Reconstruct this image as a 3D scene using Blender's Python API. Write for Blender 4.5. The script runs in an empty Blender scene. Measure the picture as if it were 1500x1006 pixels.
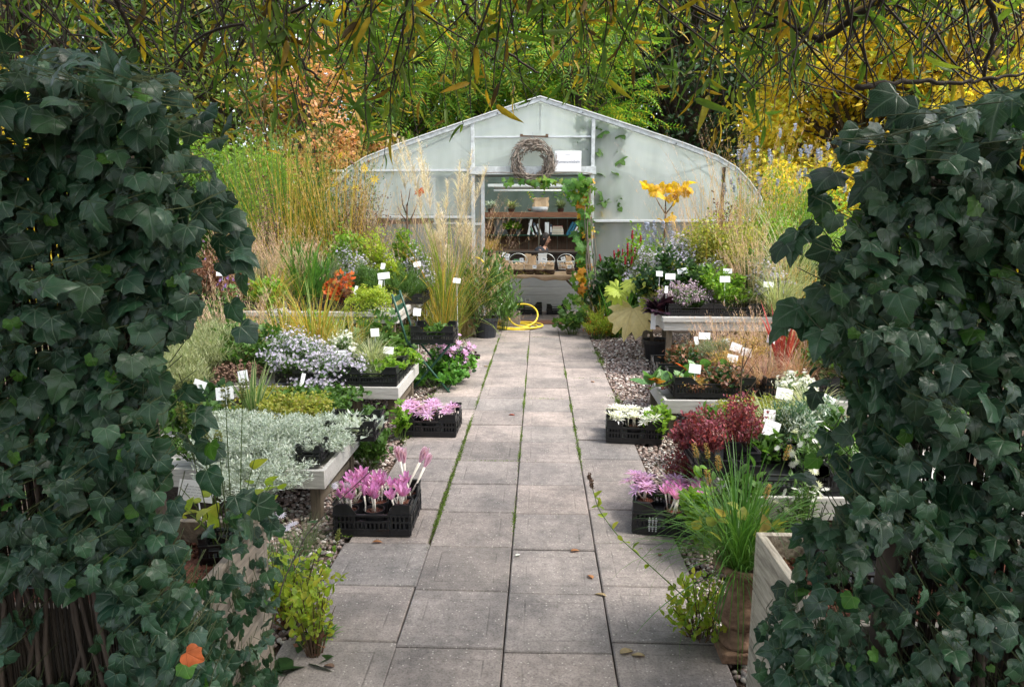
import bpy, math, random
import numpy as np
from mathutils import Vector
rng = np.random.default_rng(11)
random.seed(5)
C = bpy.context.scene.collection
PI = math.pi; EXPO = 1.68
U = lambda a, b, n=None: rng.uniform(a, b, n)

# ------------------------------------------------------------------ camera
H, F = 1.55, 1021.0
PIT, YAW = math.atan(183 / F), math.atan(40 / F * math.cos(math.atan(183 / F)))
cp, sp, cy, sy = math.cos(PIT), math.sin(PIT), math.cos(YAW), math.sin(YAW)
FWD = np.array([-sy * cp, cy * cp, -sp]); RGT = np.array([cy, sy, 0.0]); UPV = np.cross(RGT, FWD)
EYE = np.array([0, 0, H])
def ray(u, v): return FWD * F + RGT * (u - 750) + UPV * (503 - v)
def D(u, v, Y):                       # point of the sight line at depth Y
    d = ray(u, v); return EYE + d * (Y / d[1])
def G(u, v, z=0.0):                   # point of the sight line at height z
    d = ray(u, v); return EYE + d * ((z - H) / d[2])
def XAT(u, Y, z):
    k = (u - 750) / F
    return (k * (Y * cy * cp + (H - z) * sp) - Y * sy) / (cy + k * sy * cp)
def PXM(Y, z=0.3): return F / (Y * cp + (H - z) * sp)

# ------------------------------------------------------------------ mesh builder
def nrm(a): return a / np.maximum(np.linalg.norm(a, axis=-1, keepdims=True), 1e-9)
class MB:
    def __init__(s): s.V = []; s.L = []; s.K = []; s.M = []; s.T = []; s.n = 0; s.uv = False
    def add(s, V, loops, cnt, mi=0, uv=None):
        V = np.asarray(V, float).reshape(-1, 3); loops = np.asarray(loops, np.int64).ravel(); cnt = np.asarray(cnt, np.int64).ravel()
        s.V.append(V); s.L.append(loops + s.n); s.K.append(cnt); s.M.append(np.full(len(cnt), mi)); s.n += len(V)
        if uv is None: s.T.append(np.zeros((len(loops), 2)))
        else: s.T.append(np.asarray(uv, float).reshape(-1, 2)[loops]); s.uv = True
        return s
    def faces(s, V, Fs, mi=0, uv=None):
        return s.add(V, [i for f in Fs for i in f], [len(f) for f in Fs], mi, uv)
    def inst(s, tm, P, Dr, N, S, mi=0, sw=None):
        P = np.asarray(P, float).reshape(-1, 3); n = len(P)
        if n == 0: return s
        Dr = nrm(np.broadcast_to(np.asarray(Dr, float), (n, 3)).copy()); N = np.broadcast_to(np.asarray(N, float), (n, 3)).copy() + 1e-4
        X = nrm(np.cross(Dr, N)); N = np.cross(X, Dr)
        S = np.broadcast_to(np.asarray(S, float), (n,)); SW = S if sw is None else S * sw
        tv = tm['v']; k = len(tv)
        V = P[:, None] + (tv[:, 0][None, :, None] * X[:, None] * SW[:, None, None] + tv[:, 1][None, :, None] * Dr[:, None] * S[:, None, None] + tv[:, 2][None, :, None] * N[:, None] * S[:, None, None])
        loops = (tm['l'][None] + k * np.arange(n)[:, None]).ravel()
        return s.add(V, loops, np.tile(tm['k'], n), mi, np.tile(tm['uv'], (n, 1)))
    def box(s, c, d, rz=0, mi=0, ry=0, rx=0):
        x, y, z = d[0] / 2, d[1] / 2, d[2] / 2
        V = np.array([[-x, -y, -z], [x, -y, -z], [x, y, -z], [-x, y, -z], [-x, -y, z], [x, -y, z], [x, y, z], [-x, y, z]])
        if rx: a, b = math.cos(rx), math.sin(rx); V = V @ np.array([[1, 0, 0], [0, a, b], [0, -b, a]])
        if ry: a, b = math.cos(ry), math.sin(ry); V = V @ np.array([[a, 0, -b], [0, 1, 0], [b, 0, a]])
        if rz: a, b = math.cos(rz), math.sin(rz); V = V @ np.array([[a, b, 0], [-b, a, 0], [0, 0, 1]])
        return s.faces(V + np.array(c), [(0, 3, 2, 1), (4, 5, 6, 7), (0, 1, 5, 4), (1, 2, 6, 5), (2, 3, 7, 6), (3, 0, 4, 7)], mi)
    def beam(s, a, b, w, h, mi=0, up=(0, 0, 1)):
        a = np.array(a, float); b = np.array(b, float); d = nrm(b - a); up = np.array(up, float)
        x = np.cross(d, up)
        if np.linalg.norm(x) < 1e-3: x = np.cross(d, np.array([0, 1.0, 0]))
        x = nrm(x); z = np.cross(x, d); V = []
        for p in (a, b):
            for i, j in ((-1, -1), (1, -1), (1, 1), (-1, 1)): V.append(p + x * i * w / 2 + z * j * h / 2)
        return s.faces(V, [(0, 1, 2, 3), (7, 6, 5, 4), (0, 4, 5, 1), (1, 5, 6, 2), (2, 6, 7, 3), (3, 7, 4, 0)], mi)
    def tubes(s, Ps, R, sides=4, mi=0):     # Ps (N,k,3), R (N,k) or scalar
        Ps = np.asarray(Ps, float)
        if Ps.ndim == 2: Ps = Ps[None]
        N, k, _ = Ps.shape; R = np.broadcast_to(np.asarray(R, float), (N, k))
        T = nrm(np.gradient(Ps, axis=1)); ref = np.where(np.abs(T[..., 2:3]) > .9, np.array([1.0, 0, 0]), np.array([0, 0, 1.0]))
        A = nrm(np.cross(T, ref)); B = np.cross(T, A)
        th = np.arange(sides) * 2 * PI / sides
        V = Ps[:, :, None] + R[:, :, None, None] * (np.cos(th)[None, None, :, None] * A[:, :, None] + np.sin(th)[None, None, :, None] * B[:, :, None])
        f = []
        for i in range(k - 1):
            for j in range(sides):
                j2 = (j + 1) % sides
                f += [i * sides + j, i * sides + j2, (i + 1) * sides + j2, (i + 1) * sides + j]
        m = (k - 1) * sides
        l = np.concatenate([np.array(f), np.arange(sides)[::-1], (k - 1) * sides + np.arange(sides)])
        cnt = np.concatenate([np.full(m, 4), [sides, sides]])
        loops = (l[None] + k * sides * np.arange(N)[:, None]).ravel()
        return s.add(V, loops, np.tile(cnt, N), mi)
    def blades(s, P, az, lean, L, W, droop, seg=5, mi=0, pw=1.5, twist=0.0):
        P = np.asarray(P, float); n = len(P)
        bc = lambda a: np.broadcast_to(np.asarray(a, float), (n,))
        az, lean, L, W, droop = map(bc, (az, lean, L, W, droop))
        t = np.linspace(0, 1, seg + 1); th = lean[:, None] + droop[:, None] * t[None] ** pw
        dr = np.sin(th); dz = np.cos(th); st = L[:, None] / seg
        r = np.concatenate([np.zeros((n, 1)), np.cumsum((dr[:, :-1] + dr[:, 1:]) / 2 * st, 1)], 1)
        z = np.concatenate([np.zeros((n, 1)), np.cumsum((dz[:, :-1] + dz[:, 1:]) / 2 * st, 1)], 1)
        c = np.stack([P[:, 0:1] + r * np.cos(az)[:, None], P[:, 1:2] + r * np.sin(az)[:, None], P[:, 2:3] + z], -1)
        tw = az + PI / 2 + twist * U(-1, 1, n)
        wv = np.stack([np.cos(tw), np.sin(tw), np.zeros(n)], -1)
        ww = W[:, None] * np.clip(.55 + 1.2 * t * (1 - t) * 1.6 - .55 * t ** 3, .04, None)[None] / 2
        V = np.stack([c - wv[:, None] * ww[..., None], c + wv[:, None] * ww[..., None]], 2).reshape(n, -1, 3)
        f = []
        for i in range(seg): f += [2 * i, 2 * i + 1, 2 * i + 3, 2 * i + 2]
        f = np.array(f); k = 2 * (seg + 1)
        uv = np.tile(np.stack([np.tile([0., 1.], seg + 1), np.repeat(t, 2)], -1), (n, 1))
        s.add(V, (f[None] + k * np.arange(n)[:, None]).ravel(), np.full(n * seg, 4), mi, uv)
        return c                                   # centre lines
    def lathe(s, prof, segs=20, c=(0, 0, 0), mi=0):
        a = np.arange(segs) * 2 * PI / segs; V = []
        for r, z in prof: V += [[c[0] + r * math.cos(t), c[1] + r * math.sin(t), c[2] + z] for t in a]
        fs = [(i * segs + j, i * segs + (j + 1) % segs, (i + 1) * segs + (j + 1) % segs, (i + 1) * segs + j) for i in range(len(prof) - 1) for j in range(segs)]
        return s.faces(V, fs, mi)
    def disc(s, c, r, segs=20, mi=0):
        return s.faces([[c[0] + r * math.cos(t), c[1] + r * math.sin(t), c[2]] for t in np.arange(segs) * 2 * PI / segs], [tuple(range(segs))], mi)
    def prism(s, pts, o, ax, az, n, th, mi=0):     # 2-D outline (s,z) extruded along n
        o, ax, az, n = [np.array(q, float) for q in (o, ax, az, n)]; k = len(pts)
        V = [o + ax * p[0] + az * p[1] for p in pts] + [o + ax * p[0] + az * p[1] + n * th for p in pts]
        return s.faces(V, [tuple(range(k)), tuple(range(2 * k - 1, k - 1, -1))] + [(i, i + k, (i + 1) % k + k, (i + 1) % k) for i in range(k)], mi)
    def data(s, name, mats, smooth=False):
        me = bpy.data.meshes.new(name)
        if s.n:
            V = np.concatenate(s.V); L = np.concatenate(s.L); K = np.concatenate(s.K)
            me.vertices.add(len(V)); me.vertices.foreach_set('co', V.astype(np.float32).ravel())
            me.loops.add(len(L)); me.loops.foreach_set('vertex_index', L.astype(np.int32))
            me.polygons.add(len(K)); st = np.concatenate([[0], np.cumsum(K)[:-1]])
            me.polygons.foreach_set('loop_start', st.astype(np.int32))
            me.polygons.foreach_set('material_index', np.concatenate(s.M).astype(np.int32))
            me.polygons.foreach_set('use_smooth', np.full(len(K), bool(smooth)))
            if s.uv:
                uvl = me.uv_layers.new(name='UVMap'); uvl.data.foreach_set('uv', np.concatenate(s.T).astype(np.float32).ravel())
            me.update(calc_edges=True)
        for m in (mats if isinstance(mats, (list, tuple)) else [mats]): me.materials.append(M[m])
        return me
    def build(s, name, mats, parent=None, smooth=False, bev=0, loc=None):
        o = bpy.data.objects.new(name, s.data(name, mats, smooth)); C.objects.link(o)
        if parent is not None: o.parent = parent
        if loc is not None: o.location = loc
        if bev:
            b = o.modifiers.new('bevel', 'BEVEL'); b.width = bev; b.segments = 2; b.limit_method = 'ANGLE'; b.angle_limit = .7
        return o

def tag(o, label, cat, group=None):
    o['label'] = label; o['category'] = cat
    if group: o['group'] = group
    return o
def thing(name, label, cat, loc=(0, 0, 0), rz=0, group=None):
    o = bpy.data.objects.new(name, None); C.objects.link(o); o.location = loc; o.rotation_euler = (0, 0, rz)
    o.empty_display_size = .05
    o['kind'] = 'thing'; return tag(o, label, cat, group)
def struct(o, kind='structure'):
    o['kind'] = kind; return o
def rep(o, parent, loc, rz=0, sc=1.0):
    c = o.copy(); C.objects.link(c); c.parent = parent; c.location = loc; c.rotation_euler = (0, 0, rz); c.scale = (sc, sc, sc); return c
def dup(root, loc, rz=0, label=None, group=None):
    r = root.copy(); C.objects.link(r); r.location = loc; r.rotation_euler = (0, 0, rz)
    if label: r['label'] = label
    if group: r['group'] = group
    for ch in root.children:
        c = ch.copy(); C.objects.link(c); c.parent = r
        for g in ch.children:
            d = g.copy(); C.objects.link(d); d.parent = c
    return r

# ------------------------------------------------------------------ leaf templates (base at 0, along +Y, face +Z)
def mk(V, Fs, uv=None):
    V = np.array(V, float)
    return dict(v=V, l=np.array([i for f in Fs for i in f]), k=np.array([len(f) for f in Fs]), uv=np.array(uv if uv is not None else V[:, :2], float))
def strip(prof, w, fold=.12, droop=.15):
    V = []; rings = []
    for y, a in prof:
        z = -droop * y * y
        if a <= 1e-4: rings.append([len(V)]); V.append((0, y, z))
        else:
            rings.append([len(V), len(V) + 1, len(V) + 2]); V += [(-a * w, y, z + fold * a * w * 2), (0, y, z), (a * w, y, z + fold * a * w * 2)]
    fs = []
    for a, b in zip(rings, rings[1:]):
        if len(a) == 1 and len(b) == 3: fs += [(a[0], b[1], b[0]), (a[0], b[2], b[1])]
        elif len(a) == 3 and len(b) == 1: fs += [(a[0], a[1], b[0]), (a[1], a[2], b[0])]
        elif len(a) == 3: fs += [(a[0], a[1], b[1], b[0]), (a[1], a[2], b[2], b[1])]
    return mk(V, fs)
def outline(half, n_sub=3, droop=.25, fold=.1, centre=.35):
    pts = [np.array(p, float) for p in half] + [np.array((-p[0], p[1])) for p in half[-2:0:-1]]
    k = len(pts); out = []
    for i in range(k):
        p0, p1, p2, p3 = pts[i - 1], pts[i], pts[(i + 1) % k], pts[(i + 2) % k]
        for j in range(n_sub):
            t = j / n_sub
            out.append(.5 * (2 * p1 + (p2 - p0) * t + (2 * p0 - 5 * p1 + 4 * p2 - p3) * t * t + (3 * p1 - p0 - 3 * p2 + p3) * t ** 3) * .6 + (p1 * (1 - t) + p2 * t) * .4)
    m = len(out); V = []; c = np.array((0, centre))
    for q in out: V.append((q[0], q[1]))
    for q in out: w = c * .5 + q * .5; V.append((w[0], w[1]))
    V.append((0, centre))
    V3 = []
    for x, y in V:
        r2 = x * x + (y - .3) ** 2
        V3.append((x, y, -droop * r2 + fold * abs(x) + .03 * math.sin(9 * x + 4) * math.sin(8 * y)))
    fs = [(i, (i + 1) % m, m + (i + 1) % m, m + i) for i in range(m)] + [(m + i, m + (i + 1) % m, 2 * m) for i in range(m)]
    return mk(V3, fs)
T = {}
T['oval'] = strip([(0, 0), (.45, 1), (1, 0)], .27)
T['round'] = strip([(0, 0), (.3, .85), (.7, .9), (1, 0)], .42, .1, .12)
T['lance'] = strip([(0, 0), (.35, 1), (1, 0)], .13)
T['needle'] = strip([(0, .6), (.6, 1), (1, 0)], .045, .1, .1)
T['ovalH'] = strip([(0, 0), (.12, .55), (.32, .96), (.55, 1), (.78, .68), (.92, .3), (1, 0)], .29, .16, .22)
T['roundH'] = strip([(0, 0), (.05, .5), (.2, .92), (.45, 1), (.7, .85), (.9, .45), (1, 0)], .43, .12, .2)
T['heart'] = strip([(0, .0), (-.07, .5), (.06, .88), (.28, 1), (.55, .78), (.8, .38), (1, 0)], .42, .14, .25)
T['willow'] = strip([(0, 0), (.15, .75), (.4, 1), (.7, .75), (.9, .3), (1, 0)], .09, .25, .4)
T['petal'] = strip([(0, .35), (.3, .8), (.6, 1), (.85, .65), (1, 0)], .17, .35, -.25)
T['petalthin'] = strip([(0, .4), (.35, .9), (.65, 1), (1, 0)], .1, .3, .25)
T['ivy'] = outline([(0, .0), (.12, -.11), (.3, -.15), (.45, -.08), (.49, .05), (.5, .18), (.6, .33), (.53, .45), (.39, .53), (.33, .64), (.18, .8), (0, .9)], 3, .4, .12)
T['ivyC'] = outline([(0, .0), (.1, -.08), (.26, -.12), (.36, -.02), (.34, .12), (.46, .26), (.5, .38), (.36, .42), (.28, .52), (.24, .7), (.1, .95), (0, 1.08)], 3, .5, .2)
T['ivyB'] = outline([(0, .02), (.2, -.1), (.44, -.02), (.5, .18), (.46, .34), (.5, .52), (.34, .6), (.24, .7), (.12, .9), (0, .98)], 2, .45, .16)
T['palm'] = outline([(0, 0), (.16, -.12), (.4, -.12), (.34, .08), (.62, .22), (.5, .34), (.66, .6), (.38, .58), (.22, .6), (.18, .84), (0, 1.02)], 1, .3, .1)
T['maple'] = T['palm']
def pleated(nl=9, teeth=.25):
    V = [(0, 0, 0)]; Fs = []; k = nl * 4; rows = 4
    for r_ in range(1, rows + 1):
        for i in range(k + 1):
            a = math.radians(-128 + 256 * i / k); f = i / k * nl; lob = abs((f % 1) - .5) * 2; R = (.62 + .38 * math.cos(a * .62)) * (1 - teeth * (lob ** 1.5) * (r_ / rows) ** 2 - .06 * ((i * 7) % 3) * (r_ == rows)); q = R * r_ / rows
            V.append((q * math.sin(a), q * math.cos(a) * 1.0, -.45 * q * q + .1 * q * (1 - lob) + .02 * math.sin(i * 2.1 + r_)))
    for i in range(k): Fs.append((0, 1 + i + 1, 1 + i))
    for r_ in range(rows - 1):
        for i in range(k): a = 1 + r_ * (k + 1) + i; b = a + k + 1; Fs.append((a, a + 1, b + 1, b))
    return mk(V, Fs)
T['pleat'] = pleated(); T['big'] = outline([(0, 0), (.2, -.16), (.44, -.16), (.5, .0), (.66, .1), (.62, .28), (.72, .46), (.54, .55), (.52, .72), (.34, .74), (.24, .9), (.1, .9), (0, 1.02)], 2, .55, .22, .2)
def pinnate(n=7):
    V = []; Fs = []
    for i in range(n):
        y = .12 + .82 * i / (n - 1); l = .26 * (1 - .45 * abs(i / (n - 1) - .4))
        for sgn in (-1, 1):
            b = len(V); d = np.array([sgn * .85, .5]); q = np.array([-d[1], d[0]]) * sgn
            for t, a in ((0, 0), (.4, .17), (1, 0), (.4, -.17)):
                p = np.array((0, y)) + d * l * t + q * l * a
                V.append((p[0], p[1], -.35 * y * y - .35 * abs(p[0])))
            Fs.append((b, b + 1, b + 2, b + 3) if sgn > 0 else (b + 3, b + 2, b + 1, b))
    b = len(V); V += [(-.008, 0, 0), (.008, 0, 0), (.006, .95, -.32), (-.006, .95, -.32)]; Fs.append((b, b + 1, b + 2, b + 3))
    return mk(V, Fs)
T['pinn'] = pinnate()
def star(k, w=.32, cup=.25, inner=.0):
    V = [(0, 0, 0)]; Fs = []
    for i in range(k):
        a = 2 * PI * i / k; b = len(V)
        for r, da in ((.55, -w), (1, 0), (.55, w)): V.append((r * math.cos(a + da / r * .5), r * math.sin(a + da / r * .5), cup * r))
        Fs.append((0, b, b + 1, b + 2))
    return mk(V, Fs)
T['daisy'] = star(8, .32, .15); T['daisyH'] = star(13, .2, .12); T['five'] = star(5, .6, .3)
def ballt():
    V = [(0, 0, 1), (0, 0, -1)] + [(math.cos(a), math.sin(a), 0) for a in np.arange(5) * 2 * PI / 5]
    return mk(V, [(0, 2 + i, 2 + (i + 1) % 5) for i in range(5)] + [(1, 2 + (i + 1) % 5, 2 + i) for i in range(5)])
T['bud'] = ballt()
def pebble():
    p = (1 + 5 ** .5) / 2; V = [(-1, p, 0), (1, p, 0), (-1, -p, 0), (1, -p, 0), (0, -1, p), (0, 1, p), (0, -1, -p), (0, 1, -p), (p, 0, -1), (p, 0, 1), (-p, 0, -1), (-p, 0, 1)]
    f = [(0, 11, 5), (0, 5, 1), (0, 1, 7), (0, 7, 10), (0, 10, 11), (1, 5, 9), (5, 11, 4), (11, 10, 2), (10, 7, 6), (7, 1, 8), (3, 9, 4), (3, 4, 2), (3, 2, 6), (3, 6, 8), (3, 8, 9), (4, 9, 5), (2, 4, 11), (6, 2, 10), (8, 6, 7), (9, 8, 1)]
    V = np.array(V) / 1.9 * np.array([.5, .36, .26]); return mk(V, f)
T['pebble'] = pebble()

# ------------------------------------------------------------------ materials
M = {}
def nodes(name):
    m = bpy.data.materials.new(name); m.use_nodes = True; nt = m.node_tree; nt.nodes.clear(); M[name] = m
    out = nt.nodes.new('ShaderNodeOutputMaterial'); b = nt.nodes.new('ShaderNodeBsdfPrincipled'); nt.links.new(b.outputs[0], out.inputs[0])
    return m, nt, b, out
def N(nt, t, **k):
    n = nt.nodes.new('ShaderNode' + t)
    for a, v in k.items(): setattr(n, a, v)
    return n
def ramp(nt, fac, cols, interp='LINEAR', pos=None):
    r = N(nt, 'ValToRGB'); e = r.color_ramp.elements; r.color_ramp.interpolation = interp
    while len(e) < len(cols): e.new(.5)
    for i, c in enumerate(cols): e[i].position = (pos[i] if pos else i / max(1, len(cols) - 1)); e[i].color = (*c, 1)
    nt.links.new(fac, r.inputs[0]); return r.outputs[0]
def mul(nt, a, b, op='MULTIPLY', f=1.0):
    x = N(nt, 'Mix', data_type='RGBA', blend_type=op); x.inputs[0].default_value = f
    for i, v in ((6, a), (7, b)):
        if hasattr(v, 'links'): nt.links.new(v, x.inputs[i])
        else: x.inputs[i].default_value = (*v, 1)
    return x.outputs[2]
def math_(nt, op, a, b=None, c=None):
    x = N(nt, 'Math', operation=op)
    for i, v in enumerate((a, b, c)):
        if v is None: continue
        if hasattr(v, 'links'): nt.links.new(v, x.inputs[i])
        else: x.inputs[i].default_value = v
    return x.outputs[0]
def leaf(name, cols, rough=.5, tr=.4, spec=.35, veins=0, vcol=(.3, .4, .25), blotch=.35):
    m, nt, b, out = nodes(name)
    g = N(nt, 'NewGeometry'); col = ramp(nt, g.outputs['Random Per Island'], cols)
    tx = N(nt, 'TexNoise'); tx.inputs['Scale'].default_value = 35; tx.inputs['Detail'].default_value = 2
    tc = N(nt, 'TexCoord'); nt.links.new(tc.outputs['Object'], tx.inputs['Vector'])
    col = mul(nt, col, ramp(nt, tx.outputs[0], [(1 - blotch,) * 3, (1 + blotch * .3,) * 3], pos=[.3, .7]))
    if veins:
        uv = N(nt, 'UVMap'); s = N(nt, 'SeparateXYZ'); nt.links.new(uv.outputs[0], s.inputs[0])
        ang = math_(nt, 'ARCTAN2', s.outputs[0], s.outputs[1]); r = math_(nt, 'SQRT', math_(nt, 'ADD', math_(nt, 'MULTIPLY', s.outputs[0], s.outputs[0]), math_(nt, 'MULTIPLY', s.outputs[1], s.outputs[1])))
        pp = math_(nt, 'ABSOLUTE', math_(nt, 'SUBTRACT', math_(nt, 'PINGPONG', math_(nt, 'ADD', ang, 10 * .86), .43), .0))
        d = math_(nt, 'MULTIPLY', r, math_(nt, 'SINE', pp))
        # secondary veins
        w2 = math_(nt, 'PINGPONG', math_(nt, 'ADD', math_(nt, 'MULTIPLY', r, 9.0), math_(nt, 'MULTIPLY', pp, -7.0)), .5)
        v2 = math_(nt, 'MULTIPLY', math_(nt, 'LESS_THAN', w2, .09), .35)
        v = math_(nt, 'SUBTRACT', 1.0, math_(nt, 'SMOOTH_MIN', math_(nt, 'MULTIPLY', d, 1 / .03), 1.0, .2)); v = math_(nt, 'MAXIMUM', v, v2)
        x = N(nt, 'Mix', data_type='RGBA'); nt.links.new(math_(nt, 'MULTIPLY', v, veins), x.inputs[0]); nt.links.new(col, x.inputs[6]); x.inputs[7].default_value = (*vcol, 1); col = x.outputs[2]
        bp = N(nt, 'Bump'); bp.inputs['Strength'].default_value = .35; bp.inputs['Distance'].default_value = .004; nt.links.new(math_(nt, 'MULTIPLY', v, -1.0), bp.inputs['Height']); nt.links.new(bp.outputs[0], b.inputs['Normal'])
    nt.links.new(col, b.inputs['Base Color']); b.inputs['Roughness'].default_value = rough; b.inputs['Specular IOR Level'].default_value = spec
    if tr:
        t = N(nt, 'BsdfTranslucent'); x = N(nt, 'MixShader'); x.inputs[0].default_value = tr
        nt.links.new(mul(nt, col, (1.25, 1.3, .75)), t.inputs[0]); nt.links.new(b.outputs[0], x.inputs[1]); nt.links.new(t.outputs[0], x.inputs[2]); nt.links.new(x.outputs[0], out.inputs[0])
    return m
def plain(name, col, rough=.6, var=.2, scale=8, bump=0, metal=0, stretch=None, col2=None, spec=.4, detail=5, bscale=None, island=0):
    m, nt, b, out = nodes(name)
    tc = N(nt, 'TexCoord'); mp = N(nt, 'Mapping'); nt.links.new(tc.outputs['Object'], mp.inputs[0])
    if stretch: mp.inputs['Scale'].default_value = stretch
    tx = N(nt, 'TexNoise'); tx.inputs['Scale'].default_value = scale; tx.inputs['Detail'].default_value = detail; tx.inputs['Roughness'].default_value = .65
    nt.links.new(mp.outputs[0], tx.inputs['Vector'])
    c2 = col2 or tuple(min(1, c * (1 + var)) for c in col); c1 = tuple(c * (1 - var) for c in col)
    o = ramp(nt, tx.outputs[0], [c1, c2], pos=[.3, .7])
    if island:
        g = N(nt, 'NewGeometry'); o = mul(nt, o, ramp(nt, g.outputs['Random Per Island'], [(1 - island,) * 3, (1 + island * .5,) * 3]))
    nt.links.new(o, b.inputs['Base Color']); b.inputs['Roughness'].default_value = rough; b.inputs['Metallic'].default_value = metal; b.inputs['Specular IOR Level'].default_value = spec
    if bump:
        t2 = tx
        if bscale: t2 = N(nt, 'TexNoise'); t2.inputs['Scale'].default_value = bscale; t2.inputs['Detail'].default_value = 4; nt.links.new(mp.outputs[0], t2.inputs['Vector'])
        bp = N(nt, 'Bump'); bp.inputs['Strength'].default_value = bump; bp.inputs['Distance'].default_value = .01; nt.links.new(t2.outputs[0], bp.inputs['Height']); nt.links.new(bp.outputs[0], b.inputs['Normal'])
    return m
# leaves
leaf('ivy', [(.010, .042, .019), (.016, .062, .027), (.034, .1, .045), (.02, .066, .042), (.010, .036, .017), (.04, .105, .04), (.018, .06, .034)], .35, .25, .5, veins=.75, vcol=(.11, .17, .11))
leaf('ivy_young', [(.05, .16, .02), (.09, .24, .03), (.05, .14, .03)], .4, .45, .4, veins=.5, vcol=(.2, .32, .1))
leaf('willow', [(.08, .17, .03), (.12, .22, .035), (.09, .18, .03), (.14, .23, .035), (.1, .19, .03), (.12, .21, .03), (.2, .25, .035), (.44, .35, .03), (.58, .36, .03), (.08, .05, .02)], .5, .55, .4)
leaf('green', [(.05, .12, .025), (.08, .17, .03), (.1, .2, .04)])
leaf('green_bright', [(.13, .28, .03), (.2, .36, .04), (.26, .38, .05)], tr=.5)
leaf('green_lime', [(.26, .4, .04), (.36, .46, .05), (.42, .44, .06)], tr=.5)
leaf('green_dark', [(.018, .055, .018), (.03, .08, .022), (.045, .1, .03)])
leaf('green_blue', [(.07, .15, .1), (.1, .2, .12), (.14, .22, .15)])
leaf('green_grey', [(.12, .17, .09), (.18, .23, .12), (.22, .25, .15)])
leaf('green_pale', [(.24, .3, .14), (.32, .36, .18), (.4, .4, .24)])
leaf('silver', [(.42, .5, .44), (.52, .58, .52), (.6, .64, .58), (.36, .45, .38)], .75, .25)
leaf('yellow', [(.62, .36, .02), (.7, .46, .03), (.72, .52, .06), (.45, .42, .04), (.2, .28, .03)], tr=.5)
leaf('yellow_pure', [(.7, .42, .015), (.75, .5, .03), (.72, .45, .03)], tr=.5)
leaf('yellow_green', [(.26, .32, .05), (.34, .37, .06), (.48, .44, .1), (.18, .27, .04), (.4, .3, .1)], tr=.5)
leaf('cream_leaf', [(.74, .6, .28), (.78, .66, .34), (.72, .57, .24)], tr=.45, veins=.35, vcol=(.5, .36, .14), blotch=.12)
leaf('lime_leaf', [(.4, .5, .06), (.46, .54, .1)], tr=.5, veins=.4, vcol=(.55, .6, .2), blotch=.15)
leaf('peach', [(.62, .3, .15), (.68, .38, .2), (.6, .25, .1), (.64, .42, .22), (.4, .26, .1)], tr=.45)
leaf('orange_leaf', [(.5, .1, .03), (.56, .15, .04)], .55, .3, veins=.5, vcol=(.3, .06, .02))
leaf('orange_red', [(.6, .1, .02), (.65, .17, .03), (.5, .06, .02), (.3, .2, .04)], tr=.4)
leaf('burgundy', [(.18, .03, .055), (.26, .05, .085), (.32, .08, .11), (.18, .05, .07), (.5, .08, .08), (.28, .13, .12), (.1, .03, .04)], tr=.3)
leaf('purple_dark', [(.03, .012, .025), (.05, .018, .035), (.02, .01, .016)], tr=.2)
leaf('brown_leaf', [(.2, .09, .05), (.28, .13, .07), (.16, .07, .05), (.3, .17, .1)], tr=.3)
leaf('straw', [(.5, .32, .1), (.58, .4, .14), (.45, .26, .07), (.4, .33, .1)], tr=.4)
leaf('straw_pale', [(.55, .42, .26), (.62, .5, .34), (.5, .38, .2), (.66, .55, .4)], tr=.4)
leaf('gold_grass', [(.55, .33, .05), (.62, .4, .07), (.45, .36, .06), (.3, .34, .05)], tr=.4)
leaf('grass_mix', [(.16, .26, .04), (.28, .34, .06), (.45, .36, .07), (.52, .3, .06), (.14, .24, .05)], tr=.4)
leaf('grass_green', [(.06, .17, .03), (.09, .22, .035), (.13, .26, .05), (.07, .2, .05)], .4, .4)
leaf('grass_pale', [(.36, .4, .2), (.44, .46, .26), (.3, .38, .16), (.52, .48, .3)], tr=.4)
leaf('rust_grass', [(.4, .2, .13), (.48, .28, .19), (.36, .16, .12), (.52, .36, .25), (.3, .2, .12)], tr=.4)
leaf('red_blade', [(.32, .03, .025), (.42, .06, .04), (.22, .02, .025)], tr=.3)
leaf('pink_haze', [(.58, .36, .3), (.64, .44, .36), (.55, .4, .26)], tr=.4)
leaf('plume', [(.68, .58, .5), (.74, .66, .6), (.6, .5, .42)], .8, .45)
# flowers
leaf('fl_lilac', [(.44, .4, .56), (.52, .48, .62), (.6, .57, .68), (.36, .32, .5)], .6, .3, blotch=.15)
leaf('fl_violet', [(.26, .14, .55), (.32, .2, .6), (.22, .1, .45)], .6, .3, blotch=.15)
leaf('fl_pink', [(.64, .24, .6), (.7, .32, .65), (.74, .4, .68), (.6, .2, .54)], .5, .4, blotch=.15)
leaf('fl_pinkpale', [(.74, .5, .7), (.78, .6, .74), (.72, .45, .7)], .5, .4, blotch=.15)
leaf('fl_lilacpink', [(.64, .38, .66), (.7, .46, .72), (.6, .33, .62)], .5, .4, blotch=.15)
leaf('fl_white', [(.8, .79, .76), (.84, .84, .8), (.76, .76, .74)], .55, .3, blotch=.1)
leaf('fl_blue', [(.34, .38, .6), (.42, .46, .66), (.5, .53, .7)], .6, .3, blotch=.15)
leaf('fl_yellow', [(.75, .5, .02), (.78, .56, .04)], .6, .3, blotch=.15)
leaf('fl_red', [(.42, .015, .05), (.5, .03, .07), (.34, .01, .04)], .6, .3, blotch=.15)
leaf('fl_mauve', [(.42, .3, .4), (.5, .38, .46), (.56, .46, .5), (.3, .2, .26), (.14, .2, .07)], .7, .2)
leaf('spike_green', [(.2, .24, .06), (.28, .28, .08), (.16, .2, .05)], .8, .2)
leaf('seed_brown', [(.13, .075, .05), (.2, .12, .08), (.09, .05, .04)], .8, .1)
plain('tube_white', (.72, .68, .6), .5, .08)
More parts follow.
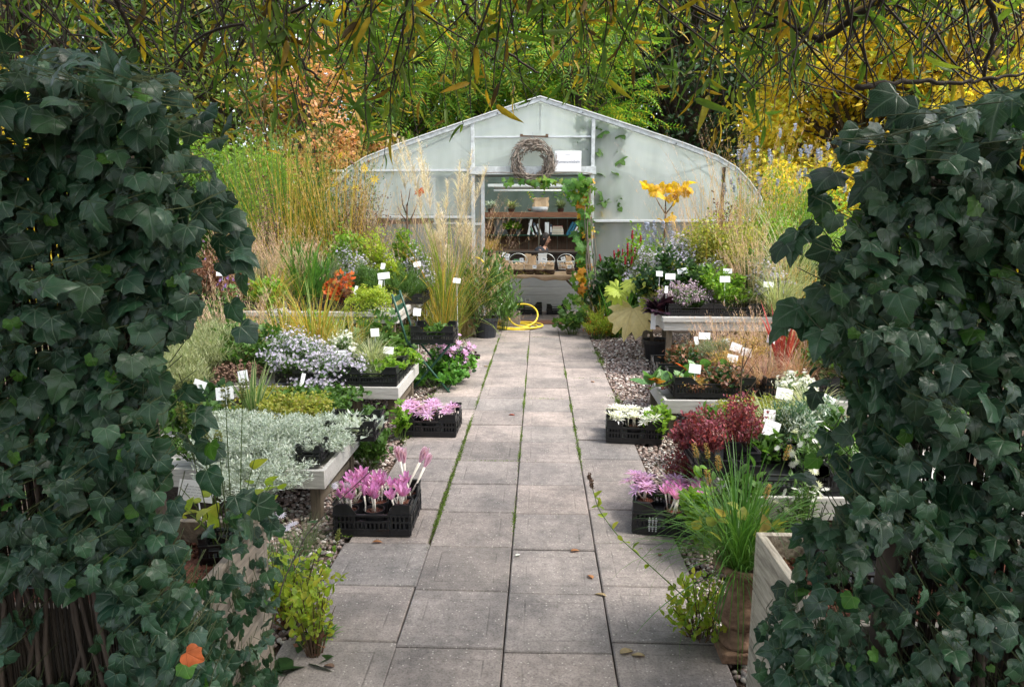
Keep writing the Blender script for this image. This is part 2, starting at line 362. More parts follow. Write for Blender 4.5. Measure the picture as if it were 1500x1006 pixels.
# stems, wood, plastic, stone
plain('stem_green', (.1, .16, .04), .6, .3, 12)
plain('stem_brown', (.1, .06, .035), .8, .4, 14, .3)
plain('stem_dark', (.03, .022, .016), .8, .4, 14, .3)
plain('stem_red', (.2, .05, .04), .6, .3, 12)
plain('bark', (.075, .055, .042), .9, .5, 9, .9, stretch=(1, 1, .2))
plain('bark_pale', (.17, .145, .115), .9, .5, 9, .9, stretch=(1, 1, .2))
plain('pot_black', (.013, .013, .015), .42, .3, 20, .1)
plain('pot_slate', (.022, .026, .034), .45, .3, 20, .1)
plain('pot_brown', (.05, .024, .018), .5, .3, 20, .1)
plain('crate_black', (.009, .0095, .011), .38, .5, 25, .12, spec=.5)
plain('soil', (.05, .03, .02), .95, .6, 60, 1.0)
plain('mulch', (.14, .055, .035), .95, .7, 90, 1.0, island=.4)
plain('card', (.8, .81, .83), .55, .05, 6, island=.08)
plain('ink', (.2, .22, .28), .7, .2)
plain('ink_pale', (.42, .43, .46), .7, .1)
plain('green_metal', (.012, .055, .035), .4, .3, 20)
plain('table_wood', (.42, .41, .385), .7, .22, 7, .35, stretch=(1.2, 14, 14), island=.12)
plain('table_leg', (.13, .105, .075), .8, .35, 8, .4, stretch=(10, 10, 1))
plain('planter_pale', (.34, .29, .225), .85, .4, 7, .8, stretch=(9, 1, 9), col2=(.6, .54, .44), island=.12)
plain('planter_grey', (.24, .2, .16), .85, .35, 5, .6, stretch=(12, 1, 12), island=.15)
plain('alu', (.6, .63, .65), .4, .15, 10, .1, metal=.35)
plain('alu_dirty', (.5, .53, .53), .55, .3, 14, .15, metal=.2)
plain('gasket', (.12, .13, .14), .6, .2)
plain('timber_brown', (.2, .09, .048), .6, .3, 5, .3, stretch=(1, 12, 12))
plain('timber_dark', (.15, .088, .06), .7, .4, 5, .3, stretch=(12, 1, 1.5), island=.35)
plain('counter_dark', (.02, .012, .01), .5, .3)
plain('board_white', (.4, .41, .43), .7, .15, 5, .2, stretch=(.8, 8, 8), island=.1)
plain('burlap', (.34, .235, .15), .95, .25, 120, .6)
plain('paper_bag', (.62, .44, .28), .85, .18, 9, .5, island=.15)
plain('basket', (.06, .028, .016), .7, .5, 60, .8)
plain('basket_tan', (.2, .13, .085), .75, .4, 60, .8)
plain('hose', (.7, .52, .04), .45, .15, 20)
plain('hose_white', (.7, .72, .72), .4, .1)
plain('twig_grey', (.24, .2, .165), .9, .4, 20, .4, island=.5)
plain('bowl_grey', (.42, .44, .47), .45, .1)
plain('book_white', (.66, .67, .68), .6, .1); plain('book_teal', (.02, .12, .19), .5, .2); plain('book_green', (.05, .2, .08), .5, .2)
plain('book_red', (.35, .02, .03), .5, .2); plain('book_cream', (.55, .5, .4), .6, .1); plain('book_slate', (.06, .08, .11), .5, .2)
plain('lamp_white', (.75, .77, .76), .4, .08)
plain('skin', (.5, .27, .19), .5, .12, 6, spec=.4); plain('hair', (.02, .011, .009), .45, .4, 60, stretch=(1, 1, .15)); plain('jacket', (.035, .038, .05), .85, .3, 30, .3)
plain('lips', (.36, .12, .1), .5, .1); plain('eye_dark', (.02, .015, .012), .2, .1); plain('trousers', (.03, .035, .06), .9, .3, 40)
plain('terracotta', (.15, .07, .038), .9, .6, 26, 1.0, col2=(.32, .2, .13))
plain('reed', (.032, .023, .016), .85, .5, 6, .5, stretch=(1, 1, .2), island=.6)
plain('poster', (.25, .2, .24), .5, .8, 28, col2=(.5, .55, .6))
plain('moss', (.13, .21, .03), .9, .4, 40, .5, island=.4)
# ------------------------------------------------------------------ ground, path, gravel
def mat_ground():
    m, nt, b, out = nodes('ground'); tc = N(nt, 'TexCoord')
    n1 = N(nt, 'TexNoise'); n1.inputs['Scale'].default_value = 1.3; n1.inputs['Detail'].default_value = 6; nt.links.new(tc.outputs['Object'], n1.inputs['Vector'])
    n2 = N(nt, 'TexNoise'); n2.inputs['Scale'].default_value = 60; n2.inputs['Detail'].default_value = 5; nt.links.new(tc.outputs['Object'], n2.inputs['Vector'])
    c = ramp(nt, n2.outputs[0], [(.03, .02, .014), (.085, .055, .038), (.16, .11, .08)], pos=[.3, .5, .72])
    c = mul(nt, c, ramp(nt, n1.outputs[0], [(.6, .6, .6), (1.3, 1.25, 1.2)], pos=[.35, .65]))
    nt.links.new(c, b.inputs['Base Color']); b.inputs['Roughness'].default_value = .95
    bp = N(nt, 'Bump'); bp.inputs['Strength'].default_value = 1; bp.inputs['Distance'].default_value = .02; nt.links.new(n2.outputs[0], bp.inputs['Height']); nt.links.new(bp.outputs[0], b.inputs['Normal'])
mat_ground()
def mat_slab():
    m, nt, b, out = nodes('slab'); tc = N(nt, 'TexCoord'); g = N(nt, 'NewGeometry')
    def noise(sc, det=5, ro=.6):
        n = N(nt, 'TexNoise'); n.inputs['Scale'].default_value = sc; n.inputs['Detail'].default_value = det; n.inputs['Roughness'].default_value = ro
        nt.links.new(tc.outputs['Object'], n.inputs['Vector']); return n.outputs[0]
    base = ramp(nt, g.outputs['Random Per Island'], [(.205, .183, .171), (.295, .257, .238), (.242, .218, .207), (.32, .274, .25), (.226, .208, .199), (.27, .238, .218)])
    c = mul(nt, base, ramp(nt, noise(3.2), [(.62, .63, .64), (1.12, 1.1, 1.08)], pos=[.32, .62]))
    c = mul(nt, c, ramp(nt, noise(120, 3, .8), [(.55, .55, .55), (1.0, 1.0, 1.0), (1.25, 1.25, 1.25)], pos=[.3, .5, .75]))
    c = mul(nt, c, ramp(nt, noise(22, 4, .7), [(.78, .78, .78), (1.1, 1.1, 1.1)], pos=[.35, .65]))
    v = N(nt, 'TexVoronoi'); v.inputs['Scale'].default_value = 75; nt.links.new(tc.outputs['Object'], v.inputs['Vector'])
    sel = math_(nt, 'MULTIPLY', math_(nt, 'LESS_THAN', v.outputs['Distance'], .24), math_(nt, 'GREATER_THAN', N_sep(nt, v.outputs['Color']), .8))
    x = N(nt, 'Mix', data_type='RGBA'); nt.links.new(math_(nt, 'MULTIPLY', sel, .5), x.inputs[0]); nt.links.new(c, x.inputs[6]); x.inputs[7].default_value = (.6, .56, .5, 1); c = x.outputs[2]
    # grooves: a shallow square line inside each slab
    uv = N(nt, 'UVMap'); s = N(nt, 'SeparateXYZ'); nt.links.new(uv.outputs[0], s.inputs[0])
    a = math_(nt, 'MAXIMUM', math_(nt, 'ABSOLUTE', math_(nt, 'SUBTRACT', s.outputs[0], .5)), math_(nt, 'ABSOLUTE', math_(nt, 'SUBTRACT', s.outputs[1], .5)))
    gr = math_(nt, 'SUBTRACT', 1.0, math_(nt, 'MINIMUM', math_(nt, 'MULTIPLY', math_(nt, 'ABSOLUTE', math_(nt, 'SUBTRACT', a, .335)), 70.0), 1.0))
    gr = math_(nt, 'MULTIPLY', gr, ramp_f(nt, noise(6), .38, .6))
    c2 = N(nt, 'Mix', data_type='RGBA'); nt.links.new(math_(nt, 'MULTIPLY', gr, .28), c2.inputs[0]); nt.links.new(c, c2.inputs[6]); c2.inputs[7].default_value = (.07, .06, .05, 1)
    nt.links.new(c2.outputs[2], b.inputs['Base Color']); b.inputs['Roughness'].default_value = .82; b.inputs['Specular IOR Level'].default_value = .35
    h = math_(nt, 'SUBTRACT', math_(nt, 'ADD', math_(nt, 'MULTIPLY', noise(120, 3, .8), .5), math_(nt, 'MULTIPLY', noise(22), .6)), gr)
    bp = N(nt, 'Bump'); bp.inputs['Strength'].default_value = .6; bp.inputs['Distance'].default_value = .005; nt.links.new(h, bp.inputs['Height']); nt.links.new(bp.outputs[0], b.inputs['Normal'])
def N_sep(nt, col):
    s = N(nt, 'SeparateColor'); nt.links.new(col, s.inputs[0]); return s.outputs[0]
def ramp_f(nt, f, a, b):
    m = N(nt, 'MapRange'); m.inputs[1].default_value = a; m.inputs[2].default_value = b; nt.links.new(f, m.inputs[0]); return m.outputs[0]
mat_slab()
def mat_gravel():
    m, nt, b, out = nodes('pebbles'); g = N(nt, 'NewGeometry')
    c = ramp(nt, g.outputs['Random Per Island'], [(.17, .12, .1), (.3, .23, .2), (.24, .175, .15), (.42, .38, .34), (.2, .15, .125), (.34, .255, .22), (.54, .5, .46), (.26, .19, .165), (.2, .175, .165), (.38, .3, .25)], 'CONSTANT')
    tx = N(nt, 'TexNoise'); tx.inputs['Scale'].default_value = 160; tc = N(nt, 'TexCoord'); nt.links.new(tc.outputs['Object'], tx.inputs['Vector'])
    nt.links.new(mul(nt, c, ramp(nt, tx.outputs[0], [(.7, .7, .7), (1.2, 1.2, 1.2)])), b.inputs['Base Color']); b.inputs['Roughness'].default_value = .7
mat_gravel()

GZ = -.03                                                   # soil level beside the slabs
mb = MB(); n = 40; xs = np.linspace(-70, 70, n); ys = np.linspace(-20, 120, n)
V = [[x, y, GZ - .005] for y in ys for x in xs]
mb.faces(V, [(j * n + i, j * n + i + 1, (j + 1) * n + i + 1, (j + 1) * n + i) for j in range(n - 1) for i in range(n - 1)])
struct(mb.build('ground', 'ground'))

COLX = [-.935, -.52, -.12, .277, .68]
def row_y(k): return 2.31 + .402 * k
mb = MB(); Lx = .4
for ci in range(4):
    off = [0.03, 0, -.015, .06][ci]
    for k in range(-6, 20):
        x0, x1 = COLX[ci] + .0028, COLX[ci + 1] - .0028
        y0, y1 = row_y(k) + off + .0026, row_y(k + 1) + off - .0026
        sk = .0045 * (k - 1); x0 -= sk * .0; cx, cyy = (x0 + x1) / 2, (y0 + y1) / 2
        z = U(-.0035, .0035); tx_, ty_ = U(-.008, .008, 2); b = .005; rr = U(-.006, .006)
        if ci == 0 and k < 14: x0 += U(-.02, .03)
        P = []
        for (dx, dy, zz, q) in ((0, 0, -.055, 0), (0, 0, -b, 0), (b, b, 0, 1)):
            for sx, syy in ((-1, -1), (1, -1), (1, 1), (-1, 1)):
                px = cx + sx * ((x1 - x0) / 2 - dx); py = cyy + syy * ((y1 - y0) / 2 - dy)
                P.append([px - rr * (py - cyy), py + rr * (px - cx), zz + z + tx_ * (px - cx) + ty_ * (py - cyy)])
        uv = [((i % 4 in (1, 2)) * 1.0, (i % 4 in (2, 3)) * 1.0) for i in range(12)]
        fs = [(8, 9, 10, 11)] + [(a + j, a + (j + 1) % 4, a + 4 + (j + 1) % 4, a + 4 + j) for a in (0, 4) for j in range(4)]
        mb.faces(P, fs, 0, uv)
struct(mb.build('path', 'slab'))

# gravel strips: individual pebbles, denser near the camera
mb = MB()
def pebbles(x0, x1, y0, y1, dens, smin, smax, z=-.022):
    n = int((x1 - x0) * (y1 - y0) * dens); P = np.stack([U(x0, x1, n), U(y0, y1, n), U(z - .008, z + .012, n)], -1)
    a = U(0, 2 * PI, n); tl = rng.normal(0, .35, (n, 2))
    mb.inst(T['pebble'], P, np.stack([np.cos(a), np.sin(a), tl[:, 0]], -1), np.stack([tl[:, 1], tl[:, 0], np.ones(n)], -1), U(smin, smax, n))
pebbles(-1.7, -.945, 2.2, 4.2, 3600, .014, .034); pebbles(-1.6, -.945, 4.2, 9.8, 2100, .018, .042)
pebbles(.69, 1.25, 2.2, 4.6, 3600, .014, .034); pebbles(.69, 2.3, 4.6, 7.2, 2100, .018, .042); pebbles(.69, 2.6, 7.2, 9.6, 1500, .022, .048)
struct(mb.build('gravel', 'pebbles', smooth=True), 'stuff')

# moss and tiny weeds in the joints
mb = MB()
def mossline(x, y0, y1, n, w=.006, big=1.0):
    yc = U(y0, y1, max(3, n // 260)); y = rng.choice(yc, n) + rng.normal(0, .11, n) * rng.choice([.4, 1, 1.6], n); y = np.clip(y, y0, y1)
    P = np.stack([x + rng.normal(0, w, n), y, U(-.006, .003, n)], -1)
    d = rng.normal(0, 1, (n, 3)); d[:, 2] = np.abs(d[:, 2]) + .6
    mb.inst(T['oval'], P, d, rng.normal(0, 1, (n, 3)), U(.006, .014, n) * big)
mossline(-.52, 3.0, 9.0, 5200, .006, .8); mossline(-.12, 3.0, 8.5, 3000, .005, .75); mossline(.277, 4.0, 8.6, 1100, .006, 1.1); mossline(-.52, 3.4, 5.6, 1500, .007, .85); mossline(.685, 4.6, 8.5, 1200, .02, 1.2); mossline(-.94, 3.2, 6.4, 500, .02, 1.2)
for k in range(0, 20):
    if rng.random() < .45:
        n = 90; x = U(-.9, .65); P = np.stack([x + rng.normal(0, .1, n), row_y(k) + rng.normal(0, .004, n), U(-.006, .001, n)], -1)
        mb.inst(T['oval'], P, np.abs(rng.normal(0, 1, (n, 3))), rng.normal(0, 1, (n, 3)), U(.006, .011, n))
struct(mb.build('moss', 'moss'), 'stuff')

# rough grass beyond the benches
mb = MB(); n = 42000; x = U(2.5, 13, n) * rng.choice([-1, 1], n); y = U(1.2, 16, n); keep = (np.abs(x) > 3.6) | (y < 6.4); x, y = x[keep], y[keep]
mb.blades(np.stack([x, y, np.full(len(x), GZ - .01)], -1), U(0, 2 * PI, len(x)), U(.05, .7, len(x)), U(.06, .2, len(x)), .009, U(.3, 1.4, len(x)), 3); ROUGH = mb
# ------------------------------------------------------------------ greenhouse
def mat_film(name, col, tra, fluted=True):
    m, nt, b, out = nodes(name); b.inputs['Base Color'].default_value = (*col, 1); b.inputs['Roughness'].default_value = .28; b.inputs['Specular IOR Level'].default_value = .5
    tc = N(nt, 'TexCoord'); tx = N(nt, 'TexNoise'); tx.inputs['Scale'].default_value = 1.6; tx.inputs['Detail'].default_value = 6
    mp = N(nt, 'Mapping'); mp.inputs['Scale'].default_value = (2, 2, .5); nt.links.new(tc.outputs['Object'], mp.inputs[0]); nt.links.new(mp.outputs[0], tx.inputs['Vector'])
    c = mul(nt, col, ramp(nt, tx.outputs[0], [(.8, .84, .8), (1.08, 1.08, 1.08)], pos=[.35, .65]))
    nt.links.new(c, b.inputs['Base Color'])
    t = N(nt, 'BsdfTranslucent'); nt.links.new(c, t.inputs[0])
    x = N(nt, 'MixShader'); x.inputs[0].default_value = .55; nt.links.new(b.outputs[0], x.inputs[1]); nt.links.new(t.outputs[0], x.inputs[2])
    tr = N(nt, 'BsdfTransparent'); tr.inputs[0].default_value = (.96, .98, .97, 1)
    y = N(nt, 'MixShader'); y.inputs[0].default_value = tra; nt.links.new(x.outputs[0], y.inputs[1]); nt.links.new(tr.outputs[0], y.inputs[2]); nt.links.new(y.outputs[0], out.inputs[0])
    if fluted:
        w = N(nt, 'TexWave'); w.inputs['Scale'].default_value = 12; w.inputs['Distortion'].default_value = .4; nt.links.new(tc.outputs['Object'], w.inputs['Vector'])
        bp = N(nt, 'Bump'); bp.inputs['Strength'].default_value = .12; bp.inputs['Distance'].default_value = .01; nt.links.new(w.outputs[0], bp.inputs['Height']); nt.links.new(bp.outputs[0], b.inputs['Normal'])
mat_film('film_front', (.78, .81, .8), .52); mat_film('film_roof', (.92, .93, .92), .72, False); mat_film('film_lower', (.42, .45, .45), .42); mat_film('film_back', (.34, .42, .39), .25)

YG, DEP = 10.3, 6.0
ROOF = [(0, 3.2), (.72, 2.98), (1.46, 2.745), (2.04, 2.555), (2.52, 2.375), (2.78, 2.225), (2.98, 2.03), (3.14, 1.82), (3.25, 1.53), (3.29, 1.1), (3.3, .0)]
def roofz(x):
    x = abs(x); return float(np.interp(x, [p[0] for p in ROOF[:-1]], [p[1] for p in ROOF[:-1]]))
gh = thing('greenhouse', 'wide milky panelled greenhouse with gable front and open doorway at the path end', 'greenhouse', (0, YG, 0))
def panel(name, mat, xa, xb, zb, zt=None, th=.012, y=0.0):
    xs = np.linspace(xa, xb, 12); top = [(x, (roofz(x) - .03) if zt is None else min(zt, roofz(x) - .03)) for x in xs]
    # sag of the sheet follows its ribs
    mb = MB().prism([(xa, zb), (xb, zb)] + top[::-1], (0, y, 0), (1, 0, 0), (0, 0, 1), (0, 1, 0), th)
    return mb.build(name, mat, gh)
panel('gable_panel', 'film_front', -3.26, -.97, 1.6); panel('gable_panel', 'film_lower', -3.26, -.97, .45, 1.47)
panel('gable_panel', 'film_front', -.95, .745, 2.29, y=.006)
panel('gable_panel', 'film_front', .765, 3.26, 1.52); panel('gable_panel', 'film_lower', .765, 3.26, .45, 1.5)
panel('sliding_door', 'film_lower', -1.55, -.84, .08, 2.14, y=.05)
mb = MB()
for s in (-1, 1): MB().box((s * 2.05, .02, .22), (2.5, .05, .46)).build('base_board', 'board_white', gh, bev=.004)
# verge boards along the gable edge
mb = MB(); pr = [(-x, z) for x, z in ROOF[::-1]] + ROOF[1:]
for a, b in zip(pr, pr[1:]): mb.beam((a[0], -.03, a[1]), (b[0], -.03, b[1]), .05, .062)
mb.build('verge', 'alu_dirty', gh, bev=.004)
mb = MB()
for a, b in zip(pr, pr[1:]): mb.beam((a[0], -.025, a[1] + .038), (b[0], -.025, b[1] + .038), .09, .012)
mb.build('verge_cap', 'lamp_white', gh)
for x, z in pr[3:-3:2]: MB().box((x + .12 * (1 if x < 0 else -1), -.06, roofz(x + .12 * (1 if x < 0 else -1)) - .005), (.018, .012, .018)).build('bolt', 'gasket', gh)
def bar(name, x0, z0, x1, z1, w=.045, d=.05, mat='alu', y=-.02): return MB().beam((x0, y, z0), (x1, y, z1), d, w, 0).build(name, mat, gh, bev=.003)
bar('post', -.96, 0, -.96, roofz(-.96) - .03, .05, .05, 'alu_dirty'); bar('post', .755, 0, .755, roofz(.755) - .03, .055, .05, 'alu_dirty')
bar('post', -2.83, 0, -2.83, roofz(2.83) - .05, .04, .04, 'gasket', .025); bar('post', 2.62, 0, 2.62, roofz(2.62) - .05, .05, .05, 'stem_brown', .025)
bar('door_post', -.825, 0, -.825, 2.14, .05, .05, 'alu', .06); bar('door_post', .70, 0, .70, 2.14, .03, .05, 'alu', .06)
bar('lintel', -1.0, 2.225, .80, 2.225, .11, .07, 'alu_dirty', -.035); bar('door_track', -1.7, 2.155, .78, 2.155, .022, .05, 'gasket', .06)
bar('rail', -.93, 2.69, .73, 2.69, .022, .03, 'alu', -.008)
bar('rail', -3.0, 2.23, -.985, 2.23, .03, .035); bar('rail', -3.22, 1.575, -.985, 1.57, .035, .035); bar('rail', -1.56, 1.47, -.84, 1.47, .035, .03, 'alu', .03)
bar('rail', .785, 1.515, 3.22, 1.515, .035, .035); bar('rail', -1.55, .62, -.84, .62, .05, .03, 'alu', .03); bar('rail', -1.53, .1, -1.53, 2.14, .04, .03, 'alu', .03)
mb = MB()                                                   # latch of the gable vent
mb.beam((-.28, -.05, 2.70), (.12, -.05, 2.69), .012, .02); mb.box((-.26, -.05, 2.71), (.04, .02, .03)); mb.box((.1, -.05, 2.71), (.04, .02, .03)); mb.build('vent_latch', 'stem_brown', gh)
bar('brace', -1.9, 2.45, -1.0, 2.85, .02, .02, 'gasket', .05)
# roof skin
xs_ = [p[0] for p in pr]; V = []; ny = 7
for j in range(ny):
    for x, z in pr: V.append((x, .05 + (DEP - .05) * j / (ny - 1), z + .012))
k = len(pr); mb = MB().faces(V, [(j * k + i, j * k + i + 1, (j + 1) * k + i + 1, (j + 1) * k + i) for j in range(ny - 1) for i in range(k - 1)])
o = mb.build('roof_sheet', 'film_roof', gh); so = o.modifiers.new('thick', 'SOLIDIFY'); so.thickness = .004
for j in range(1, 6):
    mb = MB(); y = j * 1.15
    for a, b in zip(pr, pr[1:]): mb.beam((a[0] * .99, y, a[1] - .02), (b[0] * .99, y, b[1] - .02), .035, .035)
    mb.build('hoop', 'alu', gh)
mb = MB()
for x in (-2.5, -1.3, 0, 1.3, 2.5): mb.beam((x, .05, roofz(x) - .05), (x, DEP - .03, roofz(x) - .05), .03, .03)
mb.build('purlin', 'alu', gh)
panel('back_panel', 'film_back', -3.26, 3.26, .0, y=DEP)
mb = MB().box((0, DEP / 2 + .02, -.014), (6.6, DEP - .1, .02)); mb.build('greenhouse_floor', 'slab', gh)
MB().box((0, .12, .012), (1.5, .28, .024)).build('threshold', 'timber_brown', gh, bev=.004)

def box_thing(name, label, cat, mat, c, d, rz=0, bev=.002, group=None, smooth=False):
    o = MB().box((0, 0, d[2] / 2), d).build(name, mat, bev=bev, loc=c); o.rotation_euler.z = rz
    return tag(o, label, cat, group)

# inside: boarded partition, shelves, counter, lamp
YS = 13.9
sh = thing('shelf_unit', 'dark brown wooden shelf unit along the back of the greenhouse, seen through the doorway', 'shelf', (0, YS, 0))
MB().box((0, -.02, 1.62), (2.3, .34, .1)).build('top_board', 'timber_brown', sh, bev=.004)
mb = MB()
for i in range(12): mb.box((-1.06 + i * .19, .16, .8), (.186, .02, 1.5))
mb.build('back_boarding', 'timber_dark', sh)
MB().box((0, 0, 1.225), (2.2, .3, .022)).build('shelf_board', 'green_metal', sh); MB().box((0, 0, .93), (2.2, .3, .022)).build('shelf_board', 'timber_dark', sh)
MB().box((.0, -.155, 1.28), (.024, .024, .62)).build('upright', 'table_leg', sh); MB().box((-1.12, 0, .8), (.03, .3, 1.56)).build('upright', 'timber_dark', sh); MB().box((1.12, 0, .8), (.03, .3, 1.56)).build('upright', 'timber_dark', sh)
for xx, lb in ((-2.25, 'left'), (2.25, 'right')):
    b_ = thing('staging_bench', 'dark planting bench filling the %s side of the greenhouse interior' % lb, 'bench', (xx, 13.2, 0))
    MB().box((0, 0, .72), (2.1, 1.3, .06)).build('bench_top', 'timber_dark', b_)
    mb = MB()
    for i in range(11): mb.box((-1.0 + i * .2, .6, .78), (.196, .02, 1.5 + .08 * math.sin(i * 1.7)))
    mb.build('partition', 'timber_dark', b_)
    for sx in (-.98, .98): MB().box((sx, -.58, .345), (.06, .06, .69)).build('leg', 'timber_dark', b_)
def at2(u, Y, z): return (XAT(u, Y, z), Y, z)
# things on the top board (z 1.67)
def succulent(u, lab, m):
    r = thing('succulent', lab, 'plant', at2(u, YS - .06, 1.67), 0, 'succulents on the top shelf')
    MB().lathe([(.05, 0), (.07, .07), (.062, .07), (.06, .05)], 14).build('pot', 'pot_brown', r)
    n = 70; az = U(0, 2 * PI, n); mb = MB(); mb.blades(np.tile([[0, 0, .06]], (n, 1)) + rng.normal(0, .02, (n, 3)) * [1, 1, .3], az, U(.1, .8, n), U(.17, .27, n), .026, U(.8, 1.9, n), 4); mb.build('leaves', m, r)
succulent(719, 'pale green drooping succulent at the left end of the top shelf', 'silver'); succulent(749, 'cream tipped drooping succulent second on the top shelf', 'grass_pale'); succulent(821, 'grey green drooping succulent right of the white bowl', 'green_grey')
b_ = thing('bowl', 'grey enamel bowl on the top shelf holding a brown paper bag', 'bowl', at2(791, YS - .06, 1.67))
MB().lathe([(.1, 0), (.14, .02), (.165, .1), (.16, .1), (.13, .025), (0, .02)], 24).build('basin', 'bowl_grey', b_, True)
def paper_bag(c, w, h, lab, group='paper seed bags on the stall', rz=0, card_=True, d=None, name='paper_bag'):
    d = d or w * .6; mb = MB(); k = 12; P = []
    for j, (t, sc) in enumerate(((0, .92), (.4, 1.05), (.75, .98), (1, 1.06))):
        for i in range(k):
            a = 2 * PI * i / k; q = (abs(math.cos(a)) ** .5 * np.sign(math.cos(a)), abs(math.sin(a)) ** .5 * np.sign(math.sin(a)))
            P.append((q[0] * w / 2 * sc + U(-.06, .06) * w, q[1] * d / 2 * sc + U(-.06, .06) * w, t * h + (U(-.1, .1) * h if j == 3 else 0)))
    fs = [(j * k + i, j * k + (i + 1) % k, (j + 1) * k + (i + 1) % k, (j + 1) * k + i) for j in range(3) for i in range(k)] + [tuple(range(k))[::-1]]
    o = mb.faces(P, fs).build(name, 'paper_bag', loc=c); o.rotation_euler.z = rz
    return tag(o, lab, 'bag', group)
paper_bag(at2(792, YS - .06, 1.7), .3, .24, 'large brown paper bag standing in the grey bowl on the top shelf', None)
o = MB().inst(T['pebble'], [[0, 0, .045]], [[1, 0, 0]], [[0, 0, 1]], [.12]).build('dry_seed_ball', 'seed_brown', smooth=True, loc=at2(776, YS - .06, 1.67)); tag(o, 'small round dark brown seed head left of the bowl on the top shelf', 'seed head')
# middle shelf (z 1.236)
r = thing('potted_plant', 'bushy bright green potted plant on the middle shelf', 'plant', at2(750, YS - .04, 1.236))
MB().lathe([(.07, 0), (.1, .1), (.09, .1), (.088, .07)], 16).build('pot', 'pot_brown', r)
n = 260; d = rng.normal(0, 1, (n, 3)); d[:, 2] = np.abs(d[:, 2]); d = nrm(d); mb = MB().inst(T['ovalH'], d * [.17, .12, .15] * U(.6, 1, (n))[:, None] + [0, 0, .1], d + [0, 0, .3], rng.normal(0, .5, (n, 3)) + [0, 0, 1], U(.05, .08, n)); mb.build('leaves', 'green_bright', r)
box_thing('notice_board', 'pale grey board leaning on the back wall behind the potted plant', 'board', 'bowl_grey', at2(743, YS + .12, 1.24), (.52, .015, .28))
def book(u, m, w, h, d, ry, lab, z=1.236, spine=None, rest=None):
    r = thing('binder' if h > .2 else 'book', lab, 'binder' if h > .2 else 'book', at2(u, YS - .06, z), 0, 'books and binders on the shelf')
    MB().box((0, 0, h / 2), (w, d, h)).build('cover', m, r, bev=.002); MB().box((0, -d / 2 - .001, h / 2), (w * .8, .004, h * .5)).build('spine_label', spine or 'book_white', r)
    r.rotation_euler.y = ry; return r
book(774, 'book_white', .045, .30, .2, .2, 'white binder leaning right, left of the green upright'); book(782, 'book_white', .03, .24, .2, -.38, 'white and green binder leaning just right of the green upright', spine='book_green')
book(788, 'book_slate', .04, .24, .2, -.36, 'dark grey binder leaning left, among the white ones', spine='book_white'); book(793, 'book_white', .03, .22, .2, -.36, 'thin white folder at the right of the leaning group')
book(801, 'book_white', .08, .24, .2, 0, 'wide white box file standing upright behind the person'); book(807, 'book_slate', .035, .2, .18, 0, 'short dark binder upright beside the wide white file')
for i, (m, lab) in enumerate((('book_teal', 'flat green book at the bottom of the pile'), ('book_cream', 'flat cream book second from the bottom of the pile'), ('book_white', 'flat white book third in the pile'), ('book_cream', 'flat thin ivory book fourth in the pile'), ('book_red', 'flat red book on top of the pile'))):
    r = thing('book', lab + ' on the middle shelf', 'book', at2(817, YS - .06, 1.236 + i * .034), U(-.1, .1), 'books and binders on the shelf')
    MB().box((0, 0, .016), (.24 - .012 * i, .17, .031)).build('cover', m, r, bev=.002); MB().box((0, -.004, .016), (.232 - .012 * i, .17, .022)).build('pages', 'book_cream', r)
for i, (m, lab) in enumerate((('book_teal', 'thick blue binder leaning left, first right of the book pile'), ('book_teal', 'second blue binder leaning against the first'), ('book_white', 'white folder leaning between the blue binders'), ('book_slate', 'slate blue binder leaning fourth from the pile'), ('book_teal', 'last blue binder of the leaning row beside the vine'))):
    book(830 + i * 4.6, m, .045 if i != 2 else .03, .27, .2, .48, lab, spine=m if i < 2 else None)
r = thing('dried_grass_bundle', 'bundle of dried straw grass lying on the left end of the shelf', 'dried grass', at2(718, 12.6, .92)); n = 300
mb = MB(); mb.blades(np.stack([rng.normal(0, .06, n), rng.normal(0, .06, n), U(0, .08, n)], -1), U(0, 2 * PI, n), U(.1, 1.1, n), U(.2, .34, n), .007, U(.4, 1.6, n), 5); mb.build('stalks', 'straw', r)
r = thing('dried_grass_bundle', 'small brown dried bundle on the middle shelf left of the potted plant', 'dried grass', at2(714, YS - .05, 1.24)); n = 160
mb = MB(); mb.blades(np.stack([rng.normal(0, .05, n), rng.normal(0, .05, n), U(0, .05, n)], -1), U(0, 2 * PI, n), U(.1, 1.1, n), U(.15, .3, n), .007, U(.4, 1.6, n), 4); mb.build('stalks', 'brown_leaf', r)
ct = thing('counter', 'dark brown sales counter across the doorway behind the seed stall', 'counter', (0, 12.35, 0))
MB().box((0, 0, .96), (2.2, .5, .04)).build('counter_top', 'counter_dark', ct, bev=.004); MB().box((0, -.22, .47), (2.16, .03, .94)).build('counter_front', 'counter_dark', ct)
lf = thing('strip_light', 'unlit white twin fluorescent strip light hanging under the greenhouse roof', 'lamp', (XAT(775, 12.6, 2.05), 12.6, 2.08))
MB().box((0, 0, .04), (1.45, .1, .05)).build('housing', 'lamp_white', lf, bev=.004)
for dy, dz in ((-.07, -.05), (.05, .0)): MB().tubes(np.array([[-.62, dy, dz], [0, dy, dz], [.62, dy, dz]]), .016, 10).build('tube', 'lamp_white', lf, True)
for x in (-.5, .5): MB().beam((x, 0, .06), (x, 0, .9), .008, .008).build('hanger', 'gasket', lf)

